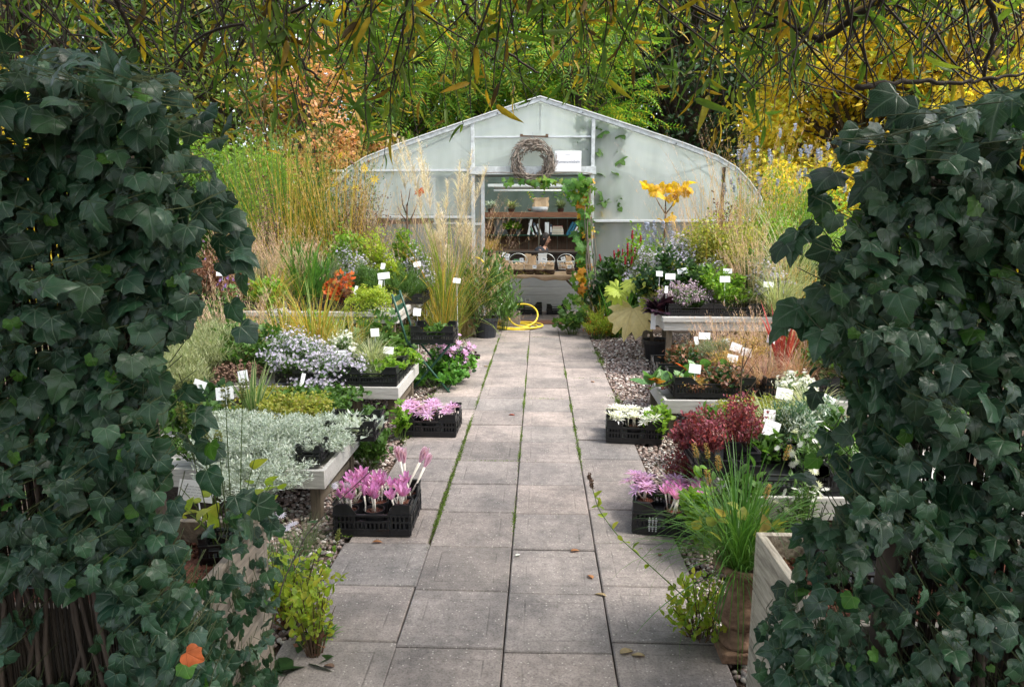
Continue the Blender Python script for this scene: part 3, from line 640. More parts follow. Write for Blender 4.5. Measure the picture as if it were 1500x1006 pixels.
# the seed stall in the doorway
st = thing('display_table', 'trestle table under a burlap cloth in the greenhouse doorway, loaded with bulbs in baskets', 'table', (.0, 11.15, 0))
MB().box((0, 0, .665), (1.66, .78, .03)).build('tabletop', 'timber_brown', st)
for sx in (-.74, .72):
    for yy in (-.33, .33): MB().box((sx, yy, .325), (.05, .05, .65)).build('leg', 'green_metal', st)
MB().beam((.7, -.33, .33), (.4, -.33, .64), .03, .03).build('brace', 'timber_dark', st)
def cloth(w, d, drop):
    mb = MB(); nx, nyy = 40, 8; V = []
    for j in range(nyy + 1):
        for i in range(nx + 1):
            x = -w / 2 + w * i / nx
            if j < 4: y, z = -d / 2 - .012, .69 - drop * (1 - j / 4) * (1 + .35 * math.sin(x * 7) + .2 * math.sin(x * 19)); y -= .012 * math.sin(x * 23) * (1 - j / 4)
            else: y, z = -d / 2 + d * (j - 4) / (nyy - 4), .692 + .004 * math.sin(x * 11 + j)
            V.append((x, y, z))
    return mb.faces(V, [(j * (nx + 1) + i, j * (nx + 1) + i + 1, (j + 1) * (nx + 1) + i + 1, (j + 1) * (nx + 1) + i) for j in range(nyy) for i in range(nx)])
o = cloth(1.72, .82, .06).build('tablecloth', 'burlap', smooth=True, loc=(0, 11.15, 0)); tag(o, 'wavy edged brown burlap cloth on the stall table', 'cloth'); s_ = o.modifiers.new('t', 'SOLIDIFY'); s_.thickness = .004
ZT = .694
def basket(u, Y, w, h, lab, m='basket', z=ZT, wire=False, name='basket'):
    r = thing(name, lab, 'basket', at2(u, Y, z), 0, 'baskets on the seed stall')
    if not wire:
        mb = MB(); k = 24; pts = []
        for j, (t, s) in enumerate(((0, .8), (.33, .9), (.66, .97), (1, 1.0))): pass
        mb.lathe([(w * .4, 0), (w * .46, h * .5), (w * .5, h), (w * .46, h), (w * .42, h * .5), (0, h * .3)], 24); mb.build('bowl', m, r)
        mb = MB()
        for zz in (.25, .5, .75, 1.0): rr = w * (.4 + .1 * zz) + .004; a = np.linspace(0, 2 * PI, 25); mb.tubes(np.stack([rr * np.cos(a), rr * np.sin(a), np.full(25, h * zz)], -1), .008, 5)
        mb.build('rim', m, r)
    else:
        for x in (-w / 2, w / 2): pass
        mb = MB(); a = np.linspace(0, 2 * PI, 29)
        sq = lambda t, s: (np.sign(np.cos(t)) * np.abs(np.cos(t)) ** .4 * s[0], np.sign(np.sin(t)) * np.abs(np.sin(t)) ** .4 * s[1])
        for zz, s in ((0, .42), (.5, .46), (1, .5)): x, y = sq(a, (w * s, w * s * .7)); mb.tubes(np.stack([x, y, np.full(29, h * zz)], -1), .004, 4)
        for t in np.linspace(0, 2 * PI, 28): x0, y0 = sq(t, (w * .42, w * .3)); x1, y1 = sq(t, (w * .5, w * .35)); mb.beam((x0, y0, 0), (x1, y1, h), .003, .003)
        mb.build('wire_body', 'alu', r)
        mb = MB(); a = np.linspace(0, PI, 12); mb.tubes(np.stack([w * .5 * np.cos(a), 0 * a, h + w * .42 * np.sin(a)], -1), .004, 4); mb.build('handle', 'alu', r)
        n = 60; mb = MB().inst(T['pebble'], np.stack([U(-.4, .4, n) * w, U(-.25, .25, n) * w, U(.02, h * .75, n)], -1), rng.normal(0, 1, (n, 3)), rng.normal(0, 1, (n, 3)), .05); mb.build('bulbs', 'paper_bag', r, True)
    return r
def price_card(u, v, Y, w, h, lab, tilt=0):
    p = D(u, v, Y); r = thing('price_card', lab, 'card', p, 0, 'price cards on the seed stall'); r.rotation_euler = (-.2, tilt, 0)
    MB().box((0, 0, 0), (w, .004, h)).build('card', 'card', r); MB().box((0, -.0035, .006), (w * .6, .002, h * .45)).build('picture', 'ink_pale', r)
us = [(744, 'first'), (758, 'second'), (773, 'third'), (788, 'fourth'), (803, 'fifth'), (819, 'sixth')]
for i, (u, o_) in enumerate(us[:5]):
    basket(u + 2, 10.88, .165, .07, '%s of the dark brown bowl baskets in the front row of the stall' % o_)
    paper_bag((XAT(u + 2, 10.88, .75), 10.88, .73), .13, .12, '%s brown paper bag of bulbs in the front bowl baskets' % o_.capitalize())
basket(835, 10.9, .13, .09, 'grey brown box basket at the right end of the front row', 'basket_tan'); basket(724, 10.9, .15, .12, 'tan round basket at the left end of the front row lined with white paper', 'basket_tan')
for u, w, lab in ((759, .3, 'left wire basket with arched handle in the back row of the stall'), (799, .3, 'middle wire basket with arched handle in the back row of the stall'), (829, .28, 'right wire basket with arched handle beside the vine')): basket(u, 11.25, w, .12, lab, z=ZT + .06, wire=True, name='wire_basket')
for u, w, h, lab in ((727, .14, .26, 'tall crumpled paper bag at the back left of the stall'), (738, .14, .2, 'leaning paper bag second from the left in the back row'), (746, .1, .16, 'narrow paper bag behind the first bowl basket'), (773, .1, .26, 'tall thin paper bag behind the left wire basket'), (779, .13, .24, 'fat paper bag in the middle of the back row'), (806, .1, .16, 'small paper bag behind the middle wire basket'), (833, .09, .24, 'tall rolled paper bag in the right wire basket')):
    paper_bag(at2(u, 11.28, ZT + .02), w, h, lab)
paper_bag(at2(712, 10.95, ZT), .15, .18, 'paper bag at the left edge of the stall beside the door post')
box_thing('seed_packet_box', 'white upright packet box in the middle of the back row', 'box', 'card', at2(794.5, 11.32, ZT + .08), (.14, .05, .22)); box_thing('green_box', 'dark green box between the paper bags of the back row', 'box', 'book_green', at2(757, 11.42, ZT), (.1, .1, .2))
for i, a in enumerate([(743, 379, 10.78, .05, .045, 'small picture card on the first bowl basket'), (783, 391, 10.77, .06, .05, 'small picture card on the third bowl basket'), (834, 391, 10.8, .06, .05, 'dark picture card on the end basket beside the vine'), (764, 381, 11.08, .06, .06, 'upright picture card on the left wire basket'), (797, 380, 11.06, .09, .055, 'wide white card leaning on the middle wire basket', ), (825, 379, 11.06, .07, .06, 'tilted picture card on the right wire basket'), (741, 374, 11.1, .12, .07, 'tilted white card on the leaning paper bags'), (773, 440, 11.5, .09, .08, 'white picture card hanging on the crates under the stall')]): price_card(*a, tilt=(.3 if i in (4, 6) else (-.25 if i == 5 else 0)))
o = cloth(.17, .02, .0) ; r = MB(); r.faces([(-.07, -.09, .02), (.07, -.09, -.02), (.08, -.08, .16), (-.06, -.07, .17), (0, -.1, -.03)], [(0, 4, 1, 2, 3)])
o = r.build('paper_liner', 'card', loc=at2(727, 10.9, ZT)); tag(o, 'crumpled white paper hanging over the leftmost basket', 'paper')
MB_ = thing('board_partition', 'low whitewashed board wall under the stall table', 'partition', (0, 11.75, 0))
mb = MB()
for i in range(5): mb.box((0, 0, .07 + i * .135), (1.9, .025, .131))
mb.build('boards', 'board_white', MB_, bev=.003)
# ------------------------------------------------------------------ plant generators (all local to the plant's base)
def bez(a, c, b, k=5):
    t = np.linspace(0, 1, k)[None, :, None]; return (1 - t) ** 2 * a[:, None] + 2 * t * (1 - t) * c[:, None] + t * t * b[:, None]
def bush(r, w, h, L=.05, tm='oval', m='green', n=None, cov=5.0, stems=None, sm='stem_green', up=.35, t0=.3, fl=None, jit=.06, round_=.75, srad=.003, dep=None, part='leaves', cx=0, cyy=0, zmin=0.0):
    dep = dep or w; S = stems or int(np.clip(w * 60, 8, 60)); tm_ = T[tm]; area = float(np.ptp(tm_['v'][:, 0])) * .6 * L * L
    n = n or int(np.clip(cov * w * (h + w * .6) / area, 40, 9000))
    az = U(0, 2 * PI, S); rr = np.sqrt(U(.02, 1, S)); tz = h * np.sqrt(np.clip(1 - round_ * rr ** 2, .05, 1)) * U(.6, 1.12, S)
    e = np.stack([rr * w / 2 * np.cos(az) + cx, rr * dep / 2 * np.sin(az) + cyy, np.maximum(tz, zmin)], -1)
    b = np.stack([rr * w * .12 * np.cos(az) + cx, rr * dep * .12 * np.sin(az) + cyy, np.zeros(S)], -1); c = b * .3 + e * [.55, .55, .7]
    c[:, 0] += cx * .15; c[:, 1] += cyy * .15
    P = bez(b, c, e, 6)
    MB().tubes(P, np.linspace(srad, srad * .4, 6)[None], 3).build('stems', sm, r)
    i = rng.integers(0, S, n); t = U(t0, 1, n) ** .8; a = P[i]; k = np.minimum((t * 5).astype(int), 4); f = (t * 5 - k)[:, None]
    p = a[np.arange(n), k] * (1 - f) + a[np.arange(n), k + 1] * f; tan = a[np.arange(n), k + 1] - a[np.arange(n), k]
    p = p + rng.normal(0, jit * (w + h) / 2, (n, 3)) * [1, 1, .6]; p[:, 2] = np.maximum(p[:, 2], .01)
    d = nrm(tan) * .5 + nrm(rng.normal(0, 1, (n, 3))) * .8 + [0, 0, up]
    MB().inst(tm_, p, d, rng.normal(0, .55, (n, 3)) + [0, 0, 1] + nrm(p - [cx, cyy, h * .3]) * .3, L * U(.6, 1.15, n)).build(part, m, r, True)
    if fl:
        for (nf, sz, ft, fm, spread) in fl:
            i = rng.integers(0, S, nf); t = 1 - np.abs(rng.normal(0, spread, nf)); t = np.clip(t, .3, 1.0); k = np.minimum((t * 5).astype(int), 4); f = (t * 5 - k)[:, None]
            q = P[i, k] * (1 - f) + P[i, k + 1] * f + rng.normal(0, jit * (w + h) / 2, (nf, 3)); q += nrm(q - [cx, cyy, 0]) * .02 + [0, 0, .012]
            nn = nrm(q - [cx, cyy, h * .35]) + rng.normal(0, .4, (nf, 3)) + [0, -.2, .3]; dd = rng.normal(0, 1, (nf, 3))
            if nf <= 40:
                for j in range(nf): MB().inst(T[ft], q[j:j + 1], dd[j:j + 1], nn[j:j + 1], sz * U(.7, 1.2)).build('flower' if ft != 'bud' else 'flower_centre', fm, r)
            else: MB().inst(T[ft], q, dd, nn, sz * U(.7, 1.2, nf)).build('flowers', fm, r)['kind'] = 'stuff'
def grass(r, w, h, n=120, W=.006, m='grass_green', lean=.35, droop=1.2, rb=None, seg=6, lenf=1.25, part='blades', up=0.0, pw=1.6, base=None):
    rb = rb if rb is not None else w * .1; az = U(0, 2 * PI, n); q = np.sqrt(U(0, 1, n)) * rb
    P = np.stack([q * np.cos(az), q * np.sin(az), np.zeros(n)], -1)
    if base is not None: P = P + base
    az = az + rng.normal(0, .5, n)
    mb = MB(); c = mb.blades(P, az, np.abs(rng.normal(0, lean, n)) + up, h * lenf * U(.5, 1.08, n), W * U(.6, 1.2, n), droop * U(.3, 1.25, n), seg, 0, pw, .5)
    mb.build(part, m, r); return c
def plumes(r, c, m, n=26, L=.12, W=.0035, part='plumes', frac=.28, droop=1.4):
    k = len(c); i = np.repeat(np.arange(k), n); t = 1 - frac * U(0, 1, len(i)); s = c.shape[1] - 1; j = np.minimum((t * s).astype(int), s - 1); f = (t * s - j)[:, None]
    p = c[i, j] * (1 - f) + c[i, j + 1] * f
    az = U(0, 2 * PI, len(i)); mb = MB(); mb.blades(p, az, U(.1, .6, len(i)), L * U(.4, 1.1, len(i)) * (1.15 - (t - (1 - frac)) / frac * .7), W, droop * U(.4, 1.2, len(i)), 3); mb.build(part, m, r)
def spikes(r, w, h, n, Ls, R, sm, fm, tm='bud', sz=.012, k=40, part='flower_spikes', lean=.15, bend=.2, low=.75, srad=.0025, base=None):
    az = U(0, 2 * PI, n); q = np.sqrt(U(0, 1, n)); hh = h * U(low, 1.02, n)
    b = np.stack([q * w * .2 * np.cos(az), q * w * .2 * np.sin(az), np.zeros(n)], -1); e = np.stack([q * w / 2 * np.cos(az), q * w / 2 * np.sin(az), hh], -1)
    if base is not None: b = b + base; e = e + base
    c = b * .5 + e * [.5, .5, .6]; P = bez(b, c, e, 6); MB().tubes(P, np.linspace(srad, srad * .6, 6)[None], 3).build('stalks', sm, r)
    d = nrm(P[:, -1] - P[:, -2]); i = np.repeat(np.arange(n), k); t = U(0, 1, len(i)); a = U(0, 2 * PI, len(i))
    ref = np.array([1.0, 0, 0]); x = nrm(np.cross(d, ref)); y = np.cross(d, x); o = x[i] * np.cos(a)[:, None] + y[i] * np.sin(a)[:, None]
    rad = R * np.sqrt(np.clip(1 - (2 * t - 1) ** 4, .05, 1)); p = P[i, -1] + d[i] * ((t - .8) * Ls)[:, None] + o * (rad * U(.5, 1, len(i)))[:, None]
    for j in range(n): e_ = i == j; MB().inst(T[tm], p[e_], (o + d[i] * .6)[e_], (d[i] + rng.normal(0, .3, (len(i), 3)))[e_], sz * U(.7, 1.2, k)).build('flower_spike', fm, r)
def rosette(r, n, L, tm, m, tilt=(.3, 1.2), part='leaves', stalk=.3, sm='stem_green', base=None, W=None):
    az = U(0, 2 * PI, n); th = U(*tilt, n); d = np.stack([np.sin(th) * np.cos(az), np.sin(th) * np.sin(az), np.cos(th)], -1); l = L * U(.65, 1.1, n)
    b = np.zeros((n, 3)) + rng.normal(0, .008, (n, 3)) * [1, 1, 0]; b += 0 if base is None else base
    p = b + d * (l * stalk)[:, None]; MB().tubes(np.stack([b, (b + p) / 2 + [0, 0, .004], p], 1), .0025, 4).build('stalks', sm, r)
    nn = np.stack([-np.cos(th) * np.cos(az), -np.cos(th) * np.sin(az), np.sin(th)], -1); nn += rng.normal(0, .15, (n, 3))
    MB().inst(T[tm], p, d + [0, 0, -.15], nn, l, sw=W).build(part, m, r, True)
def pot(r, R=.055, h=.1, m='pot_black', soil='mulch', z=0, segs=20):
    MB().lathe([(0, z + .002), (R * .72, z), (R * .94, z + h * .82), (R * 1.0, z + h * .84), (R * 1.02, z + h), (R * .94, z + h), (R * .9, z + h * .85)], segs).build('pot', m, r, False)
    n = 60; a = U(0, 2 * PI, n); q = np.sqrt(U(0, 1, n)) * R * .86; mb = MB().disc((0, 0, z + h * .84), R * .92, segs)
    mb.inst(T['pebble'], np.stack([q * np.cos(a), q * np.sin(a), np.full(n, z + h * .85)], -1), rng.normal(0, 1, (n, 3)), rng.normal(0, .4, (n, 3)) + [0, 0, 1], U(.012, .022, n) * R / .055 ); mb.build('potting_bark', soil, r)
KIND = {}
def kind(name, cat='plant'):
    def f(fn): KIND[name] = (fn, cat); return fn
    return f
def P_(kd, u, Y, vt, wpx, label, z0, name=None, cat=None, group=None, rz=None, zlift=0.0):
    """a plant at image column u and depth Y standing on height z0; its top reaches image row vt, its spread is wpx"""
    x = XAT(u, Y, z0); h = 1.1 * max(.04, D(u, vt, Y)[2] - z0 - zlift); w = 1.18 * wpx / PXM(Y, z0)
    fn, c = KIND[kd]; r = thing(name or kd, label, cat or c, (x, Y, z0 + zlift), 0, group); fn(r, w, h); return r

@kind('aster')
def _(r, w, h): bush(r, w, h, .035, 'lance', 'green', cov=2.2, stems=70, fl=[(int(5200 * w * h) + 300, .0135, 'daisy', 'fl_lilac', .22)], srad=.002)
@kind('aster_sparse')
def _(r, w, h): bush(r, w, h, .03, 'lance', 'green_grey', cov=1.6, stems=50, fl=[(int(2300 * w * h) + 90, .014, 'daisy', 'fl_lilac', .25)], srad=.002)
@kind('aster_sprig')
def _(r, w, h): bush(r, w, h, .03, 'lance', 'green_grey', n=50, stems=7, fl=[(9, .026, 'daisyH', 'fl_lilac', .02)], srad=.0016)
@kind('white_aster')
def _(r, w, h): bush(r, w, h, .03, 'lance', 'green', cov=2.0, fl=[(int(2400 * w * h) + 60, .016, 'daisy', 'fl_white', .2)])
@kind('daisy_white')
def _(r, w, h): bush(r, w, h, .035, 'lance', 'green', cov=1.4, stems=22, fl=[(26, .024, 'daisyH', 'fl_white', .03)])
@kind('leafy_shrub')
def _(r, w, h): bush(r, w, h, .06, 'ovalH', 'green', cov=2.6)
@kind('leafy_bright')
def _(r, w, h): bush(r, w, h, .055, 'ovalH', 'green_bright', cov=2.6)
@kind('leafy_lime')
def _(r, w, h): bush(r, w, h, .05, 'oval', 'green_lime', cov=3)
@kind('leafy_dark')
def _(r, w, h): bush(r, w, h, .09, 'ovalH', 'green_dark', cov=2.8)
@kind('mint')
def _(r, w, h): bush(r, w, h, .038, 'round', 'green_bright', cov=3, stems=26)
@kind('rosemary')
def _(r, w, h): bush(r, w, h, .04, 'needle', 'green', cov=4, stems=40, up=.7, t0=.1, jit=.03)
@kind('fine_grey')
def _(r, w, h): bush(r, w, h, .035, 'needle', 'green_grey', cov=4.5, stems=50, up=.6)
@kind('fuzzy_pale')
def _(r, w, h): bush(r, w, h, .045, 'needle', 'green_pale', cov=4.2, stems=60, up=.7, sm='stem_green')
@kind('heather')
def _(r, w, h): bush(r, w, h, .016, 'oval', 'fl_mauve', cov=1.3, stems=60, up=.6, t0=.55, fl=[(500, .01, 'bud', 'fl_mauve', .1)]); bush(r, w, h * .95, .03, 'oval', 'green', cov=2.4, part='leaves')
@kind('silver_plant')
def _(r, w, h): bush(r, w, h, .026, 'lance', 'silver', cov=6.0, stems=160, up=.45, t0=.35, jit=.035, round_=.55, sm='silver_stem', srad=.0016)
@kind('silver_bush')
def _(r, w, h): bush(r, w, h, .034, 'lance', 'green_blue', cov=1.7, stems=30, up=.5, jit=.07); bush(r, w * .9, h, .034, 'lance', 'silver', cov=.7, stems=20, up=.5)
@kind('lambs_ear')
def _(r, w, h):
    for i in range(16): rosette(r, 12, min(.1, h * .9), 'lance', 'silver', (.15, 1.2), stalk=.1, base=np.array([U(-.5, .5) * w, U(-.4, .4) * w, 0]), W=1.8)
@kind('low_sedum')
def _(r, w, h): bush(r, w, h, .022, 'round', 'yellow_green', cov=3.2, stems=50, up=.4, round_=.3)
@kind('green_cover')
def _(r, w, h): bush(r, w, h, .035, 'round', 'green', cov=2.6, stems=50, up=.4, round_=.3)
@kind('brown_sedum')
def _(r, w, h): bush(r, w, h, .022, 'oval', 'straw', cov=1.6, stems=60, up=.4, round_=.4); bush(r, w, h * .8, .02, 'oval', 'brown_leaf', cov=1.6, stems=40, round_=.4)
@kind('bronze_leaf')
def _(r, w, h): bush(r, w, h, .04, 'ovalH', 'brown_leaf', cov=1.3, stems=40); bush(r, w, h * .85, .04, 'ovalH', 'green_dark', cov=1.5, stems=40)
@kind('burgundy')
def _(r, w, h): bush(r, w, h, .024, 'oval', 'burgundy', cov=2.0, stems=46, up=.5, sm='stem_red', t0=.3, jit=.06)
@kind('burgundy_leafy')
def _(r, w, h): bush(r, w, h, .035, 'ovalH', 'burgundy', cov=2.6, stems=50, sm='stem_red'); 
@kind('purple_leafy')
def _(r, w, h): bush(r, w, h, .06, 'roundH', 'purple_dark', cov=3, stems=20, sm='stem_red')
@kind('dry_statice')
def _(r, w, h): bush(r, w, h, .03, 'oval', 'brown_leaf', cov=2.2, stems=60, up=.6, sm='stem_brown', fl=[(40, .02, 'five', 'fl_violet', .06)])
@kind('purple_flower')
def _(r, w, h): bush(r, w, h, .03, 'oval', 'brown_leaf', cov=2, stems=40, sm='stem_brown', fl=[(160, .022, 'five', 'fl_violet', .08)])
@kind('seed_head_plant')
def _(r, w, h): bush(r, w, h, .025, 'oval', 'seed_brown', cov=1.1, stems=60, sm='stem_brown', fl=[(260, .013, 'bud', 'seed_brown', .08)], up=.6)
@kind('orange_leaf_plant')
def _(r, w, h): bush(r, w, h, .05, 'palm', 'orange_red', cov=1.0, stems=16, sm='stem_red'); bush(r, w, h * .8, .05, 'palm', 'brown_leaf', cov=.6, stems=10, sm='stem_red')
@kind('creeping_jenny')
def _(r, w, h):
    bush(r, w, h, .02, 'round', 'green_lime', cov=3.5, stems=60, round_=.4)
    n = 60; x = U(-.5, .5, n) * w; b = np.stack([x, np.full(n, -w * .22), np.full(n, h * .5)], -1); e = b + np.stack([rng.normal(0, .02, n), U(-.08, -.03, n) - w * .1, -U(.06, .2, n) - h * .5], -1); c = b + [0, -.07 - w * .1, .03]
    P = bez(b, c, e, 6); MB().tubes(P, .0015, 3).build('trailing_stems', 'stem_green', r); k = 22; i = np.repeat(np.arange(n), k); t = U(0, 1, n * k) * 5; j = np.minimum(t.astype(int), 4); f = (t - j)[:, None]
    p = P[i, j] * (1 - f) + P[i, j + 1] * f; MB().inst(T['round'], p, rng.normal(0, 1, (n * k, 3)) + [0, -.4, .2], rng.normal(0, .6, (n * k, 3)) + [0, -.7, .6], U(.014, .024, n * k)).build('trailing_leaves', 'green_lime', r)
@kind('dry_tuft', 'grass')
def _(r, w, h): grass(r, w, h, 160, .003, 'straw_pale', .7, 1.8)
@kind('dry_haze', 'grass')
def _(r, w, h): c = grass(r, w, h, 130, .0035, 'straw_pale', .3, .5, rb=w * .3); plumes(r, c[:90], 'pink_haze', 24, .1, .003, frac=.4)
@kind('strap_plant')
def _(r, w, h): grass(r, w, h, 46, .03, 'grass_green', .22, .9, rb=w * .25, lenf=1.1)
@kind('iris_green')
def _(r, w, h): grass(r, w, h, 60, .022, 'green_bright2', .16, .5, rb=w * .3, lenf=1.08)
@kind('variegated_strap')
def _(r, w, h): grass(r, w, h, 40, .02, 'variegated', .25, .35, rb=w * .12, lenf=1.08)
@kind('arching_grass', 'grass')
def _(r, w, h): grass(r, w, h, 130, .009, 'grass_mix', .4, 1.6, rb=w * .12, lenf=1.45)
@kind('orange_grass', 'grass')
def _(r, w, h): grass(r, w, h, 170, .008, 'grass_mix', .3, 1.1, rb=w * .14, lenf=1.3); grass(r, w, h * .85, 90, .007, 'gold_grass', .25, .8, rb=w * .14, lenf=1.2)
@kind('pale_grass', 'grass')
def _(r, w, h): grass(r, w, h, 240, .007, 'grass_pale', .45, 1.5, rb=w * .1, lenf=1.4)
@kind('rust_sedge', 'grass')
def _(r, w, h): grass(r, w, h, 420, .0028, 'rust_grass', .55, 2.1, rb=w * .16, lenf=1.45, seg=7)
@kind('golden_grass', 'grass')
def _(r, w, h):
    c = grass(r, w, h, 100, .008, 'gold_grass', .12, .28, rb=w * .4, lenf=1.02); plumes(r, c[:110], 'straw', 14, .09, .004, frac=.2, droop=.6); grass(r, w, h * .5, 160, .01, 'grass_mix', .25, .9, rb=w * .42, lenf=1.2, part='leaves')
@kind('plume_grass', 'grass')
def _(r, w, h):
    grass(r, w, h * .6, 130, .012, 'grass_mix2', .16, .9, rb=w * .22, lenf=1.25, part='leaves')
    c = grass(r, w, h, 26, .0045, 'straw_pale', .07, .24, rb=w * .2, lenf=1.02, part='culms'); plumes(r, c[:24], 'plume', 130, .24, .0055, frac=.24, droop=1.5)
@kind('fountain_grass', 'grass')
def _(r, w, h): c = grass(r, w, h, 120, .004, 'straw', .22, .5, rb=w * .3, lenf=1.08); plumes(r, c, 'pink_haze', 30, .1, .0025, frac=.4, droop=1.0); grass(r, w, h * .5, 120, .006, 'grass_mix', .35, 1.1, rb=w * .3, part='leaves')
@kind('red_phormium')
def _(r, w, h): grass(r, w, h, 26, .028, 'red_blade', .38, .35, rb=.04, lenf=1.12)
@kind('bergenia')
def _(r, w, h):
    for i in range(4): rosette(r, 9, min(.13, h * .8), 'roundH', 'bergenia', (.15, 1.2), stalk=.45, sm='stem_red', W=.8, base=np.array([(i - 1.5) * w * .24, U(-.2, .2) * w, 0]))
    rosette(r, 3, min(.14, h * .9), 'roundH', 'orange_red', (.5, 1.2), stalk=.3, part='red_leaves', W=.8, base=np.array([-.25 * w, -.1 * w, .02]))
@kind('heuchera')
def _(r, w, h): rosette(r, 40, max(w * .55, .1), 'palm', 'purple_dark', (.2, 1.5), stalk=.5, sm='stem_red')
@kind('red_spike')
def _(r, w, h): bush(r, w, h * .75, .1, 'ovalH', 'green', cov=2.2, stems=22); spikes(r, w, h, 16, .11, .009, 'stem_red', 'fl_red', sz=.009, k=50)
@kind('tall_green_spike')
def _(r, w, h):
    n = 26; az = U(0, 2 * PI, n); q = np.sqrt(U(0, 1, n)) * w * .42; b = np.stack([q * np.cos(az), q * np.sin(az), 0 * q], -1); e = b * 1.15 + np.stack([0 * q, 0 * q, h * U(.7, 1.02, n)], -1)
    P = bez(b, (b + e) / 2, e, 6); MB().tubes(P, .004, 3).build('stems', 'stem_green', r); k = 330; i = np.repeat(np.arange(n), k); t = U(.12, 1, n * k); p = P[i, 0] * (1 - t)[:, None] + P[i, -1] * t[:, None]
    a = U(0, 2 * PI, n * k); o = np.stack([np.cos(a), np.sin(a), U(.5, 1.3, n * k)], -1); MB().inst(T['needle'], p, o, rng.normal(0, 1, (n * k, 3)), U(.05, .095, n * k) * (1.1 - t * .5)).build('leaves', 'green_bright', r)
@kind('blue_sage')
def _(r, w, h): bush(r, w, h * .85, .055, 'lance', 'green_bright', cov=1.3, stems=40); spikes(r, w, h, 15, .1, .016, 'stem_green', 'fl_blue', 'five', .02, 26, lean=.2)
@kind('rudbeckia')
def _(r, w, h): bush(r, w, h, .05, 'lance', 'green', cov=.8, stems=12, fl=[(9, .075, 'daisy', 'fl_yellow', .02), (9, .022, 'bud', 'seed_brown', .0)], round_=.3)
@kind('yellow_vine_plant')
def _(r, w, h): bush(r, w, h, .035, 'round', 'yellow_green', cov=1.5, stems=26, round_=.35, jit=.07); grass(r, w, h * 1.05, 30, .004, 'gold_grass', .1, .3, rb=w * .35, lenf=1.0)
@kind('hydrangea_low')
def _(r, w, h): bush(r, w, h, .05, 'roundH', 'green_dark', cov=2.2, stems=24); bush(r, w, h * .9, .045, 'roundH', 'yellow_green', cov=.6, stems=20); 
@kind('pink_phlox')
def _(r, w, h): bush(r, w, h, .05, 'roundH', 'green_bright2', cov=1.7, stems=30); bush(r, w, h, .05, 'roundH', 'green_dark', cov=.8, stems=20, fl=[(190, .03, 'five', 'fl_lilacpink', .1)])
@kind('leaf_mound')
def _(r, w, h): bush(r, w, h, .085, 'palm', 'green', cov=2.2, stems=36)
@kind('leaf_mound_bright')
def _(r, w, h): bush(r, w, h, .07, 'palm', 'green_bright2', cov=2.2, stems=30)
@kind('oleander')
def _(r, w, h): bush(r, w, h, .11, 'lance', 'green', cov=1.9, stems=34, up=.6); 
@kind('spirea')
def _(r, w, h): bush(r, w, h, .022, 'oval', 'green_lime', cov=2.4, stems=50, up=.5); bush(r, w, h * .9, .022, 'oval', 'orange_red', cov=.3, stems=30)
@kind('foxtail')
def _(r, w, h): spikes(r, w, h, 7, .07, .0085, 'stem_green', 'spike_green', 'oval', .01, 150, low=.6); bush(r, w, h * .55, .055, 'heart', 'green_lime', n=26, stems=9)
leaf('bergenia', [(.06, .17, .045), (.1, .24, .06), (.14, .26, .08)], .35, .3, .5, veins=.3, vcol=(.25, .36, .16))
plain('silver_stem', (.35, .4, .34), .8)
leaf('grass_mix2', [(.12, .24, .04), (.2, .3, .05), (.16, .26, .04), (.4, .36, .07), (.1, .2, .04)], tr=.4)
leaf('green_bright2', [(.08, .24, .04), (.12, .3, .05), (.16, .33, .06)], .4, .4, .4)
def mat_varieg():
    m = leaf('variegated', [(.1, .2, .06), (.14, .26, .08)], .45, .35); nt = m.node_tree
    b = [n for n in nt.nodes if n.type == 'BSDF_PRINCIPLED'][0]; src = b.inputs['Base Color'].links[0].from_socket
    uv = N(nt, 'UVMap'); s = N(nt, 'SeparateXYZ'); nt.links.new(uv.outputs[0], s.inputs[0]); e = math_(nt, 'GREATER_THAN', math_(nt, 'ABSOLUTE', math_(nt, 'SUBTRACT', s.outputs[0], .5)), .3)
    x = N(nt, 'Mix', data_type='RGBA'); nt.links.new(e, x.inputs[0]); nt.links.new(src, x.inputs[6]); x.inputs[7].default_value = (.55, .56, .28, 1); nt.links.new(x.outputs[2], b.inputs['Base Color'])
mat_varieg()

